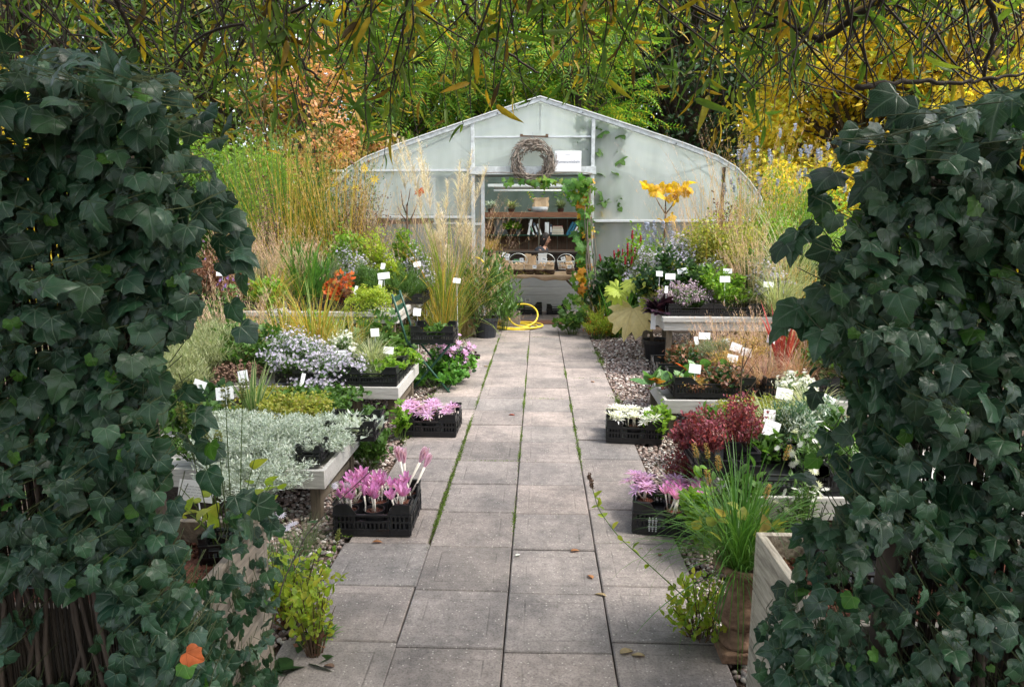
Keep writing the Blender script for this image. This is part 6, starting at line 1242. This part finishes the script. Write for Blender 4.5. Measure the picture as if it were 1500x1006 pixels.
zone(26, 786, 866, 259, 274, 10.0, 10.16, .13, 'vine', 'leaves', vb); zone(9, 735, 790, 262, 270, 10.05, 10.16, .1, 'vine', 'leaves', vb); zone(80, 845, 865, 262, 400, 10.05, 10.3, .13, 'vine', 'leaves', vb); zone(10, 834, 846, 272, 300, 10.05, 10.2, .12, 'vine', 'leaves', vb)
zone(40, 848, 864, 262, 420, 10.2, 10.35, .13, 'vine_yellow', 'yellow_leaves', vb); zone(18, 846, 862, 380, 430, 10.05, 10.2, .1, 'vine_yellow', 'yellow_leaves', vb); zone(26, 836, 862, 400, 452, 10.05, 10.2, .09, 'vine', 'leaves', vb)
mb = MB()
for k in range(7): x0 = U(-.04, .1); t = np.linspace(0, 1, 12); mb.tubes(np.stack([x0 - .06 * t + .03 * np.sin(t * 9 + k), -.02 + .05 * np.cos(t * 7 + k) , t * U(1.6, 2.2)], -1), np.linspace(.014, .005, 12), 5)
mb.tubes(np.stack([np.linspace(0, -1.5, 12), 0 * np.linspace(0, 1, 12) - .02, 2.2 + .02 * np.sin(np.linspace(0, 9, 12))], -1), .006, 5); mb.build('stems', 'bark_pale', r, True)
r = thing('greenhouse_climber', 'green climber inside the greenhouse, blurred behind the right gable panel', 'climber', (.95, 10.6, GZ)); vb2 = np.array(r.location)
zone(90, 868, 908, 185, 300, 10.33, 10.5, .17, 'green', 'leaves', vb2); zone(50, 842, 880, 178, 240, 10.33, 10.5, .17, 'green', 'leaves', vb2); zone(16, 868, 890, 262, 350, 10.33, 10.45, .17, 'yellow_pure', 'yellow_leaves', vb2); zone(50, 866, 884, 250, 420, 10.33, 10.5, .15, 'green', 'leaves', vb2)
MB().tubes(np.array([[0, 0, 0], [-.03, .02, 1.0], [-.05, 0, 1.8], [-.12, 0, 2.7]]), .012, 5).build('stem', 'stem_brown', r)
r = thing('weathered_post', 'mossy weathered wooden post at the right foot of the doorway', 'post', (XAT(876, 10.0, 0), 10.0, GZ)); MB().lathe([(.075, 0), (.07, .3), (.066, .62), (.05, .64), (0, .645)], 12).build('shaft', 'bark_pale', r, True)
# ------------------------------------------------------------------ person behind the counter
def skin_mesh(name, J, E, mat, parent, sub=2, root=0):
    me = bpy.data.meshes.new(name); me.from_pydata([j[:3] for j in J], E, []); o = bpy.data.objects.new(name, me); C.objects.link(o)
    o.modifiers.new('skin', 'SKIN'); s = o.modifiers.new('sub', 'SUBSURF'); s.levels = s.render_levels = sub
    for i, j in enumerate(J): v = me.skin_vertices[0].data[i]; v.radius = (j[3], j[4] if len(j) > 4 else j[3]); v.use_root = i == root
    dg = bpy.context.evaluated_depsgraph_get(); m2 = bpy.data.meshes.new_from_object(o.evaluated_get(dg)); m2.name = name; bpy.data.objects.remove(o); m2.materials.append(M[mat])
    for p_ in m2.polygons: p_.use_smooth = True
    o2 = bpy.data.objects.new(name, m2); C.objects.link(o2); o2.parent = parent; return o2
pz = .012; px_, py_ = XAT(799, 12.95, 1.15) - .12, 12.95
pe = thing('person', 'person with dark hair and dark grey jacket sitting behind the counter, looking down', 'person', (px_, py_, .0), -.35)
J = [(0, 0, .52, .12, .14), (.02, 0, .7, .11, .14), (.05, 0, .88, .1, .15), (.085, 0, 1.0, .07, .1), (.11, 0, 1.06, .048), (.135, 0, 1.13, .07, .068), (.145, 0, 1.2, .085, .075), (.14, 0, 1.26, .06)]; E = [(i, i + 1) for i in range(7)]
for s in (-1, 1):
    b = len(J); J += [(.06, s * .15, .97, .055), (.1, s * .22, .8, .045), (.16, s * .23, .68, .04), (.28, s * .18, .72, .034), (.38, s * .12, .76, .026), (.42, s * .1, .765, .03, .018)]; E += [(3, b)] + [(b + i, b + i + 1) for i in range(5)]
    for f, (dx, dy, L) in enumerate(((.05, -.03, .05), (.06, -.012, .062), (.062, .004, .066), (.058, .02, .06), (.03, .045 * -s, .045))): k = len(J); J += [(.42 + dx * .6, s * .1 + dy, .768, .009), (.42 + dx * .6 + L * .6, s * .1 + dy * 1.2, .755, .007)]; E += [(b + 5, k), (k, k + 1)]
    b = len(J); J += [(.1, s * .1, .52, .085), (.42, s * .11, .54, .062), (.4, s * .11, .3, .05), (.38, s * .11, .09, .04), (.5, s * .115, .05, .035)]; E += [(0, b)] + [(b + i, b + i + 1) for i in range(4)]
skin_mesh('body', J, E, 'skin', pe)
JJ = [(0, 0, .5, .135, .155), (.02, 0, .7, .125, .155), (.05, 0, .88, .115, .165), (.08, 0, .985, .085, .12), (.105, 0, 1.075, .066)]; EE = [(i, i + 1) for i in range(4)]
for s in (-1, 1): b = len(JJ); JJ += [(.06, s * .16, .97, .07), (.1, s * .23, .8, .058), (.16, s * .24, .68, .052), (.28, s * .185, .72, .045), (.35, s * .14, .748, .038)]; EE += [(3, b)] + [(b + i, b + i + 1) for i in range(4)]
skin_mesh('jacket', JJ, EE, 'jacket', pe)
for s in (-1, 1): pass
JT = [(0, 0, .52, .135, .15)]; ET = []
for s in (-1, 1): b = len(JT); JT += [(.1, s * .1, .52, .1), (.42, s * .11, .545, .075), (.4, s * .11, .3, .062), (.38, s * .11, .12, .055)]; ET += [(0, b)] + [(b + i, b + i + 1) for i in range(3)]
skin_mesh('trousers', JT, ET, 'trousers', pe)
# hair: a cap over the skull falling to the shoulder
mb = MB(); V = []; na, nb = 24, 14
for j in range(nb + 1):
    for i in range(na):
        a = 2 * PI * i / na; t = j / nb; back = .5 - .5 * math.cos(a)         # 0 front (+x) .. 1 back
        drop = (.1 + .3 * back) * t; rr = .1 * math.sin(min(1, t * 2.2) * PI / 2) * (1 + .1 * math.sin(a * 5 + j))
        V.append((.128 - .01 * t * back + rr * math.cos(a) * (1.0 if back > .3 else .72), rr * math.sin(a) * .95, 1.302 - drop * (1.0 if t > .2 else t * 5 * .6 + .4) ))
mb.faces(V, [(j * na + i, j * na + (i + 1) % na, (j + 1) * na + (i + 1) % na, (j + 1) * na + i) for j in range(nb) for i in range(na)]); mb.build('hair', 'hair', pe, True)
MB().inst(T['pebble'], [[.222, 0, 1.165]], [[.3, 0, -.9]], [[1, 0, .2]], .05, sw=.6).build('nose', 'skin', pe, True)
for s in (-1, 1):
    MB().inst(T['bud'], [[.208, s * .03, 1.19]], [[1, 0, 0]], [[0, 0, 1]], .011).build('eye', 'eye_dark', pe, True); MB().beam((.213, s * .016, 1.212), (.2, s * .046, 1.21), .008, .006).build('eyebrow', 'hair', pe); MB().inst(T['pebble'], [[.13, s * .082, 1.175]], [[0, 0, 1]], [[0, s, 0]], .06, sw=.6).build('ear', 'skin', pe, True)
MB().beam((.207, -.022, 1.125), (.207, .022, 1.125), .012, .01).build('mouth', 'lips', pe, bev=.003)
r = thing('stool', 'dark wooden stool under the person behind the counter', 'stool', (px_, py_, 0)); MB().lathe([(0, .38), (.16, .38), (.165, .4), (.16, .415), (0, .415)], 24).build('seat', 'timber_dark', r)
for a in range(4): MB().beam((.1 * math.cos(a * PI / 2 + .8), .1 * math.sin(a * PI / 2 + .8), .385), (.16 * math.cos(a * PI / 2 + .8), .16 * math.sin(a * PI / 2 + .8), 0), .03, .03).build('leg', 'timber_dark', r)
# ------------------------------------------------------------------ reed fences and ivy of the gateway
plain('stalk_dark', (.045, .06, .02), .7, .3)
def reed_fence(lab, x0, x1, y, h):
    r = thing('reed_fence', lab, 'fence', ((x0 + x1) / 2, y, GZ)); n = int((x1 - x0) / .0078); x = np.linspace(x0, x1, n) - (x0 + x1) / 2 + rng.normal(0, .0012, n); yy = rng.normal(0, .003, n); ln = h * U(.96, 1.03, n)
    P = np.stack([np.stack([x, yy, 0 * x], -1), np.stack([x + rng.normal(0, .003, n), yy, ln / 2], -1), np.stack([x + rng.normal(0, .005, n), yy, ln], -1)], 1); P2 = P[::2] + [.004, .009, -.03]; MB().tubes(P, U(.0026, .0038, n)[:, None], 5).tubes(P2, .0034, 5).build('reeds', 'reed', r)
    for z in (.25, .7, 1.15, 1.55): MB().beam((x[0], -.008, z), (x[-1], -.008, z), .003, .003).build('binding_wire', 'gasket', r)
    for xx in (x[0] + .01, 0, x[-1] - .01): MB().lathe([(.035, 0), (.034, h), (0, h + .01)], 10, (xx, .045, 0)).build('post', 'bark', r, True)
YF = 1.52
reed_fence('dark reed fence panel carrying ivy left of the gateway', -2.3, -.93, YF, 1.72); reed_fence('dark reed fence panel carrying ivy right of the gateway', .83, 2.2, YF, 1.66)
L_EDGE = [(80, 150), (95, 225), (120, 255), (150, 272), (200, 282), (250, 288), (300, 300), (350, 312), (400, 308), (450, 292), (500, 266), (560, 250), (620, 252), (680, 262), (740, 272), (800, 272), (860, 290), (920, 312), (1006, 345), (1100, 360)]
R_EDGE = [(148, 1400), (172, 1335), (200, 1285), (240, 1256), (300, 1238), (340, 1212), (400, 1200), (450, 1194), (500, 1208), (560, 1232), (620, 1245), (680, 1234), (740, 1222), (800, 1208), (860, 1198), (920, 1180), (1006, 1150), (1100, 1140)]
def ivy(lab, edge, side, n, shoots, trail, gaps=()):
    ev = [e[0] for e in edge]; eu = [e[1] for e in edge]; b = np.array((-1.4 if side < 0 else 1.4, YF, GZ)); r = thing('ivy', lab, 'ivy', b)
    Ps, Ds, Ns, Ss = [], [], [], []; B = []
    while len(Ps) < n:
        v = U(ev[0] - 6, 1120); e = np.interp(v, ev, eu); depth_px = abs(rng.exponential(210)) if rng.random() < .55 else U(0, 760); u = e + side * (depth_px - abs(rng.normal(0, 20)) + 44)
        if any((u - g[0]) ** 2 / g[2] ** 2 + (v - g[1]) ** 2 / g[3] ** 2 < 1 and rng.random() < g[4] for g in gaps): continue
        topf = max(0, 1 - (v - ev[0]) / 110.0); bulge = .06 + .10 * topf + .04 * math.sin(u * .021) * math.sin(v * .017 + 1)
        y = YF - .02 - abs(rng.normal(0, bulge)) - .015; 
        if topf > .1 and rng.random() < .45 * topf: y = YF + U(-.2, .3)
        if depth_px < 26 and rng.random() < .5: y = YF + U(-.1, .22)
        p = D(u, v, y); k = np.clip(rng.normal(.046, .013), .02, .085) * (1.0 if v < 480 else .95) * min(1, (y / 1.46) ** 1.5)
        Ps.append(p); Ss.append(k); Ds.append(rng.normal(0, .5, 3) + [(-side) * .25 * (depth_px < 60), -.25, -1.0 + .75 * topf]); Ns.append(rng.normal(0, .45, 3) + [-side * .35 * (depth_px < 50), -1.0 + .5 * topf, .42 + .5 * topf]); B.append((p[0], YF - .01, p[2] + U(.0, .05)))
    for (u0, v0, y0, u1, v1, y1, m, k) in shoots:               # free shoots at the edge
        for t in np.linspace(0, 1, m): p = D(u0 + (u1 - u0) * t + rng.normal(0, 9), v0 + (v1 - v0) * t + rng.normal(0, 9), y0 + (y1 - y0) * t); Ps.append(p); Ss.append(k * .8 * U(.75, 1.1)); Ds.append(rng.normal(0, .35, 3) + [-side * .5, -.1, -.7]); Ns.append(rng.normal(0, .35, 3) + [-side * .2, -.8, .6]); B.append(p + np.array([side * .04, .03, .03]))
    for (n2, ua, ub, va, vb_, ya, yb, k) in trail:
        for _ in range(n2): t = rng.random(); u = ua + (ub - ua) * t + rng.normal(0, 12); p = D(u, U(va, vb_), ya + (yb - ya) * t + rng.normal(0, .03)); Ps.append(p); Ss.append(k * U(.6, 1.2)); Ds.append(rng.normal(0, .5, 3) + [-side * .3, -.2, -.7]); Ns.append(rng.normal(0, .45, 3) + [0, -.7, .7]); B.append(p + np.array([side * .02, .03, .03]))
    Ps, Ds, Ns, Ss, B = map(np.array, (Ps, Ds, Ns, Ss, B)); Ps[:, 2] = np.maximum(Ps[:, 2], .03); young = rng.random(len(Ps)) < .03; wide = rng.random(len(Ps)) < .4; mb = MB()
    kind3 = rng.integers(0, 3, len(Ps))
    for q_, tm in enumerate(('ivy', 'ivyB', 'ivyC')): sel = (kind3 == q_) & ~young; mb.inst(T[tm], Ps[sel] - b, Ds[sel], Ns[sel], Ss[sel], sw=U(.8, 1.2, int(sel.sum())))
    mb.build('leaves', 'ivy', r, True); MB().inst(T['ivy'], Ps[young] - b + [0, -.015, 0], Ds[young], Ns[young], Ss[young] * .7).build('young_leaves', 'ivy_young', r, True)
    mid = (Ps + B) / 2 + rng.normal(0, .008, Ps.shape) + [0, -.015, -.006]; MB().tubes(np.stack([B - b, mid - b, Ps - b], 1), .0012, 3).build('leaf_stalks', 'stalk_dark', r)
    mb = MB()
    for _ in range(34):
        x = side * U(1.0, 2.2); t = np.linspace(0, 1, 14); mb.tubes(np.stack([x + np.cumsum(rng.normal(0, .016, 14)) - b[0], -.015 - .02 * np.abs(np.sin(t * 8)) , t * U(.9, 1.8)], -1), np.linspace(.007, .003, 14), 5)
    for x, q in ((side * .97, .012), (side * 1.02, .009)): t = np.linspace(0, 1, 18); mb.tubes(np.stack([x + .02 * np.sin(t * 11) - b[0], -.03 + .02 * np.cos(t * 9), t * 1.75], -1), np.linspace(q, q * .6, 18), 7)
    mb.build('stems', 'bark', r, True); return r
ivy('dark green ivy covering the reed fence left of the gateway', L_EDGE, -1, 3300, [(312, 300, 1.52, 352, 350, 1.6, 7, .075), (318, 360, 1.5, 350, 410, 1.5, 6, .075), (290, 240, 1.5, 330, 300, 1.6, 5, .07), (250, 110, 1.5, 318, 190, 1.6, 8, .07), (60, 110, 1.4, -40, 120, 1.5, 8, .09), (262, 560, 1.5, 300, 640, 1.55, 5, .07), (270, 640, 1.5, 300, 670, 1.5, 4, .08), (345, 730, 1.7, 375, 745, 1.75, 5, .085), (360, 470, 1.5, 340, 430, 1.5, 2, .07)],
    [(130, 270, 385, 850, 1000, 1.5, 2.0, .042), (40, 330, 410, 735, 815, 1.85, 2.15, .042), (46, 330, 392, 815, 890, 1.85, 2.15, .04), (60, 240, 400, 940, 1020, 1.45, 1.95, .045)], gaps=[(60, 940, 120, 90, .8), (60, 300, 40, 60, .25)])
ivy('dark green ivy covering the reed fence right of the gateway', R_EDGE, 1, 3300, [(1200, 330, 1.5, 1148, 346, 1.5, 4, .085), (1200, 430, 1.5, 1158, 480, 1.55, 5, .085), (1262, 190, 1.5, 1222, 260, 1.55, 5, .085), (1225, 250, 1.5, 1205, 300, 1.6, 4, .08), (1320, 150, 1.45, 1370, 160, 1.4, 3, .09), (1452, 142, 1.3, 1470, 150, 1.3, 2, .11), (1215, 540, 1.5, 1198, 570, 1.55, 3, .06), (1225, 640, 1.5, 1195, 690, 1.55, 5, .07)],
    [(70, 1200, 1125, 880, 1010, 1.42, 1.56, .045), (26, 1210, 1165, 760, 870, 1.45, 1.56, .045)], gaps=[(1310, 880, 80, 90, .75), (1390, 680, 60, 60, .5), (1440, 980, 60, 40, .6)])
# ------------------------------------------------------------------ willow hanging over the gateway
wb = np.array((-2.9, -.6, GZ)); wt = thing('willow_tree', 'curly willow whose leafy twigs hang across the top of the view', 'tree', wb)
t = np.linspace(0, 1, 10); MB().tubes(np.stack([.15 * np.sin(t * 3) + t * .5, .2 * t, t * 3.4], -1), np.linspace(.2, .11, 10), 12).build('trunk', 'bark', wt, True)
limbs = []
for (ex, ey, ez, r0) in ((-1.6, 2.6, 3.0, .05), (-.6, 3.0, 3.0, .05), (.4, 3.2, 2.95, .045), (1.5, 3.0, 2.9, .05), (2.6, 2.4, 2.9, .05), (1.9, 1.6, 2.75, .04), (-2.2, 3.6, 3.1, .04), (3.2, 3.6, 3.0, .04), (.2, .8, 3.4, .06), (2.6, -.4, 3.6, .06)):
    s0 = wb + [.5, .2, 3.3]; e = np.array((ex, ey, ez)); P = bez(s0[None], ((s0 + e) / 2 + [0, 0, .8])[None], e[None], 16)[0]; P[1:-1] += rng.normal(0, .05, (14, 3)); limbs.append(P); MB().tubes(P - wb, np.linspace(.08, .016, 16), 8).build('limb', 'bark', wt, True)
ex_ = [[(1330, -60), (1290, 2), (1240, 34), (1205, 60), (1175, 46), (1140, 40), (1105, 40), (1060, 48)], [(1440, -40), (1460, 40), (1440, 110), (1490, 160)], [(165, -60), (170, 0), (195, 55), (200, 90)], [(430, -50), (400, 10), (420, 70), (470, 120)], [(660, -40), (690, 30), (740, 75), (790, 110)], [(1255, 128), (1320, 118), (1400, 122), (1500, 108)]]
for k, pl in enumerate(ex_):
    y = [2.2, 2.0, 1.9, 2.4, 2.8, 1.9][k]; q = np.array([D(u, v, y + .04 * i) for i, (u, v) in enumerate(pl)]) - wb; tt = np.linspace(0, len(q) - 1, 30); Q = np.stack([np.interp(tt, np.arange(len(q)), q[:, c]) for c in range(3)], -1); Q += rng.normal(0, .003, Q.shape); MB().tubes(Q, np.linspace(.008, .004, 30) if k else np.linspace(.013, .006, 30), 6).build('branch', 'stem_dark', wt, True)
n = 480; Pt = []; rad = []; LP, LD, LN, LS = [], [], [], []
for i in range(n):
    u = U(-60, 1560); lim = np.interp(u, [-60, 100, 300, 480, 560, 700, 850, 960, 1060, 1150, 1250, 1400, 1560], [110, 130, 190, 235, 225, 165, 140, 150, 190, 175, 150, 140, 130]); v = lim * U(.1, 1.06) if rng.random() < .8 else U(-80, 40); y = U(1.85, 4.3); E = D(u, v, y); ln = U(.45, 1.2); s0 = E + [rng.normal(0, .28), rng.normal(0, .12), ln]; k = 14; tt = np.linspace(0, 1, k)[:, None]
    c = s0 * .45 + E * .55 + [rng.normal(0, .08), rng.normal(0, .05), .12]; P = (1 - tt) ** 2 * s0 + 2 * tt * (1 - tt) * c + tt ** 2 * E; f = U(8, 18); P = P + np.stack([.013 * np.sin(f * tt[:, 0] + i), .013 * np.cos(f * tt[:, 0] * 1.1 + i), 0 * tt[:, 0]], -1); Pt.append(P); rad.append(np.linspace(U(.0035, .007), .0014, k))
    m = int(ln * U(10, 36)) + 3; q = U(.1, 1, m) * (k - 1); j = np.minimum(q.astype(int), k - 2); w_ = (q - j)[:, None]; p = P[j] * (1 - w_) + P[j + 1] * w_; tg = nrm(P[j + 1] - P[j]); d = tg * .3 + nrm(rng.normal(0, 1, (m, 3))) * 1.0 + [0, 0, -.5]; LP.append(p); LD.append(d); LN.append(rng.normal(0, 1, (m, 3)) + [0, -.4, .3]); LS.append(U(.05, .108, m))
for i in range(150):
    u = U(1080, 1540) if i % 5 < 3 else U(-30, 560); v = U(20, 170); y = U(1.7, 3.0); E = D(u, v, y); dr = np.array([rng.normal(0, .5), rng.normal(0, .2), U(.3, 1.0)]); k = 14; tt = np.linspace(0, 1, k)[:, None]; P = E + dr * (1 - tt) * U(.5, .9) + .018 * np.concatenate([np.sin(tt * U(5, 12) + i), np.cos(tt * 7 + i), np.sin(tt * U(4, 9))], 1); Pt.append(P); rad.append(np.linspace(U(.003, .006), .0015, k))
MB().tubes(np.array(Pt) - wb, np.array(rad), 4).build('twigs', 'stem_dark', wt)
LP, LD, LN, LS = map(np.concatenate, (LP, LD, LN, LS)); MB().inst(T['willow'], LP - wb, LD, LN, LS).build('leaves', 'willow', wt, True)
# the crown over the gateway and the viewer, out of the picture, which shades the ivy
m = 11500; P = np.stack([U(-4.6, 4.6, m), U(-3.5, 1.75, m), U(2.75, 4.3, m)], -1); P[:, 2] += .5 - .05 * P[:, 0] ** 2; P = P[P[:, 2] > 2.6]; m = len(P)
MB().inst(T['willow'], P - wb, rng.normal(0, .6, (m, 3)) + [0, 0, -.5], rng.normal(0, .6, (m, 3)) + [0, 0, 1], U(.13, .24, m), sw=1.9).build('crown_leaves', 'willow', wt, True)

# ------------------------------------------------------------------ trees behind
def tree(lab, u, Y, h, zc, rx, ry, rz, ncl, nl, L, tm, m, tr=.14, bark='bark', name='tree', cat='tree', rc=.24, droop=-.2, X=None, group=None, flat=.55):
    X = XAT(u, Y, 1.5) if X is None else X; r = thing(name, lab, cat, (X, Y, GZ), 0, group)
    d = nrm(rng.normal(0, 1, (ncl, 3))); q = U(.35, 1, ncl)[:, None] ** .6; cl = d * q * [rx, ry, rz] * U(.8, 1.1, (ncl))[:, None] + [0, 0, zc]
    low = cl[:, 2] < .25; cl[low, 2] = U(.25, .8, low.sum())
    t = np.linspace(0, 1, 8); top = zc + rz * .6; tp = np.stack([.12 * np.sin(t * 4 + u), .1 * np.cos(t * 3 + u), t * top], -1); MB().tubes(tp, np.linspace(tr, tr * .25, 8), 9).build('trunk', bark, r, True)
    b = np.stack([np.interp(np.clip(cl[:, 2] * U(.45, .85, ncl), .1, top), tp[:, 2], tp[:, c]) for c in (0, 1)] + [np.clip(cl[:, 2] * U(.45, .85, ncl), .1, top)], -1)
    P = bez(b, (b + cl) / 2 + [0, 0, .12 * rz], cl, 6); MB().tubes(P, np.linspace(tr * .28, tr * .05, 6)[None], 5).build('limbs', bark, r)
    i = rng.integers(0, ncl, nl); R = rc * (rx + rz) / 2 * U(.6, 1.3, ncl); o = rng.normal(0, 1, (nl, 3)) * [1, 1, flat] * .5; p = cl[i] + o * R[i][:, None]; p[:, 2] = np.maximum(p[:, 2], .05)
    out = nrm(o + .001) + nrm(p - [0, 0, zc]) * .4; MB().inst(T[tm], p, out + rng.normal(0, .5, (nl, 3)) + [0, 0, droop], rng.normal(0, .5, (nl, 3)) + [0, 0, 1] + nrm(p - [0, 0, zc]) * .35, L * U(.6, 1.2, nl)).build('crown', m, r); return r
leaf('tree_mid', [(.1, .28, .035), (.15, .34, .045), (.22, .38, .05), (.09, .24, .035), (.4, .42, .05), (.56, .48, .05)], .5, .45); leaf('tree_dark', [(.018, .06, .02), (.028, .08, .025), (.04, .1, .03), (.02, .05, .02), (.12, .1, .03)], .5, .3)
leaf('tree_yellow', [(.76, .56, .04), (.78, .6, .06), (.8, .66, .12), (.62, .56, .06), (.4, .48, .06), (.76, .48, .04), (.72, .52, .04)], .5, .58); leaf('tree_olive', [(.14, .24, .04), (.22, .3, .05), (.1, .19, .035), (.42, .38, .05)], .5, .4)
tree('bright green tree with long leaflets and yellow sprays rising behind the greenhouse ridge', 690, 19.0, 9, 5.4, 3.6, 2.6, 4.0, 90, 3600, .62, 'pinn', 'tree_mid', .2); tree('yellow green tree behind the left slope of the greenhouse roof', 565, 18.2, 8, 4.4, 2.2, 2, 3.6, 60, 2400, .5, 'pinn', 'tree_mid', .16); tree('green long leaved tree just right of the greenhouse ridge', 835, 18.0, 8, 4.6, 1.7, 1.7, 3.9, 50, 2000, .56, 'pinn', 'tree_mid', .15)
tree('dark green dense tree behind the right slope of the greenhouse roof', 985, 21.5, 11, 5.2, 3.4, 2.8, 5.2, 150, 26000, .17, 'ovalH', 'tree_dark', .25); tree('tall dark tree farther behind the dark green dense one', 905, 26, 13, 7.5, 4.2, 3, 5.6, 110, 16000, .22, 'oval', 'tree_dark', .3)
tree('big yellow autumn tree right of the greenhouse', 1245, 14.2, 7, 3.6, 2.6, 2.2, 3.5, 150, 30000, .105, 'round', 'tree_yellow', .16, rc=.2); tree('second yellow autumn tree above the right ivy', 1430, 12.6, 7, 3.7, 2.7, 2.0, 3.4, 120, 24000, .1, 'round', 'tree_yellow', .16, rc=.2); tree('golden shrub below the yellow tree beside the curved eaves', 1225, 11.6, 3, 1.35, 1.5, 1.0, 1.25, 60, 9000, .075, 'round', 'tree_yellow', .06, rc=.26, cat='shrub', name='shrub')
tree('peach coloured slender autumn tree left of the greenhouse', 452, 15.5, 6, 3.3, 1.15, 1.1, 2.6, 70, 5000, .1, 'round', 'peach', .1, rc=.22); tree('low peach leaved shrub beside the left eaves of the greenhouse', 520, 16.5, 4, 2.3, 1.2, 1.0, 1.7, 36, 2600, .1, 'round', 'peach', .08, rc=.24, cat='shrub', name='shrub')
tree('olive green tree above the left ivy', 300, 17, 9, 4.9, 3.2, 2.4, 4.2, 120, 30000, .13, 'ovalH', 'tree_olive', .2); tree('dark green tree at the far left above the ivy', 90, 16, 9, 5.0, 3.2, 2.4, 4.6, 120, 26000, .15, 'ovalH', 'tree_dark', .2); tree('yellow shrub glimpsed over the far left ivy', 15, 9.5, 4, 2.0, 1.4, 1, 1.6, 50, 7000, .08, 'round', 'tree_yellow', .07, cat='shrub', name='shrub', rc=.25)
tree('bright green bushy shrub low behind the left ivy', 330, 13.5, 4, 1.7, 1.9, 1.3, 1.7, 70, 11000, .09, 'oval', 'green_bright', .08, cat='shrub', name='shrub', rc=.25); tree('green shrub low at the far left behind the ivy', 120, 12.5, 4, 1.6, 2.2, 1.2, 1.6, 70, 9000, .1, 'oval', 'green', .08, cat='shrub', name='shrub', rc=.25); tree('green shrub low at the far right behind the ivy', 1420, 10.5, 3, 1.2, 2.2, 1.2, 1.2, 60, 9000, .09, 'oval', 'green_bright', .07, cat='shrub', name='shrub', rc=.25)
tree('orange tinted tree at the far right behind the yellow ones', 1530, 17, 9, 5.0, 3.0, 2.2, 4.6, 90, 15000, .13, 'round', 'peach', .18)
# far wood: one dark mass of foliage on its own trunks
mb = MB(); P = []; n = 76000; u = U(-34, 34, n); zt = 13.5 + 2.2 * np.sin(u * .35) + 1.5 * np.sin(u * .9 + 1); z = zt * U(0, 1, n) ** .8; P = np.stack([u, 31 + 2.5 * np.sin(u * 1.3) * np.sin(z * .8) + rng.normal(0, 1.1, n), z], -1); mb.inst(T['ovalH'] if False else T['oval'], P, rng.normal(0, 1, (n, 3)), rng.normal(0, .6, (n, 3)) + [0, -.5, 1], U(.28, .55, n)); t = np.linspace(0, 1, 4)
for x in np.linspace(-33, 33, 30): mb.tubes(np.stack([x + .2 * t, 31.5 + 0 * t, 9 * t], -1), np.linspace(.25, .08, 4), 6, 1)
o = mb.build('far_wood', ['tree_dark', 'bark']); struct(o, 'stuff'); o['label'] = 'dark wood closing the view far behind the greenhouse'; o['category'] = 'wood'

struct(ROUGH.build('grass', 'grass_green'), 'stuff')
# ------------------------------------------------------------------ camera, light
cam = bpy.data.cameras.new('camera'); co = bpy.data.objects.new('camera', cam); C.objects.link(co)
co.location = (0, 0, H); co.rotation_euler = (PI / 2 - PIT, 0, YAW)
cam.sensor_fit = 'HORIZONTAL'; cam.sensor_width = 36; cam.lens = 36 * F / 1500; cam.clip_end = 500; cam.clip_start = .05
sc = bpy.context.scene; sc.camera = co
w = bpy.data.worlds.new('World'); sc.world = w; w.use_nodes = True; nt = w.node_tree
bg = nt.nodes['Background']; sky = nt.nodes.new('ShaderNodeTexSky'); sky.sky_type = 'NISHITA'; sky.sun_disc = False
SUN_EL, SUN_AZ = math.radians(55), math.radians(108)         # azimuth from +Y towards +X
sky.sun_elevation = SUN_EL; sky.sun_rotation = SUN_AZ; sky.air_density = 1.0; sky.dust_density = 3.0; sky.ozone_density = 1.0
hs = nt.nodes.new('ShaderNodeHueSaturation'); hs.inputs['Saturation'].default_value = .45; nt.links.new(sky.outputs[0], hs.inputs['Color']); nt.links.new(hs.outputs[0], bg.inputs[0]); bg.inputs[1].default_value = .15
sl = bpy.data.lights.new('sun', 'SUN'); sl.energy = 1.5; sl.angle = math.radians(14); sl.color = (1, .94, .84)
so_ = bpy.data.objects.new('sun', sl); C.objects.link(so_)
dv = Vector((math.sin(SUN_AZ) * math.cos(SUN_EL), math.cos(SUN_AZ) * math.cos(SUN_EL), math.sin(SUN_EL)))
so_.rotation_euler = dv.to_track_quat('Z', 'Y').to_euler()
sc.view_settings.view_transform = 'Standard'; sc.view_settings.look = 'None'; sc.view_settings.gamma = 1; sc.view_settings.exposure = EXPO
sc.cycles.max_bounces = 8; sc.cycles.diffuse_bounces = 4; sc.cycles.glossy_bounces = 3; sc.cycles.transmission_bounces = 6; sc.cycles.transparent_max_bounces = 12; sc.cycles.use_denoising = True
sc.cycles.caustics_reflective = False; sc.cycles.caustics_refractive = False
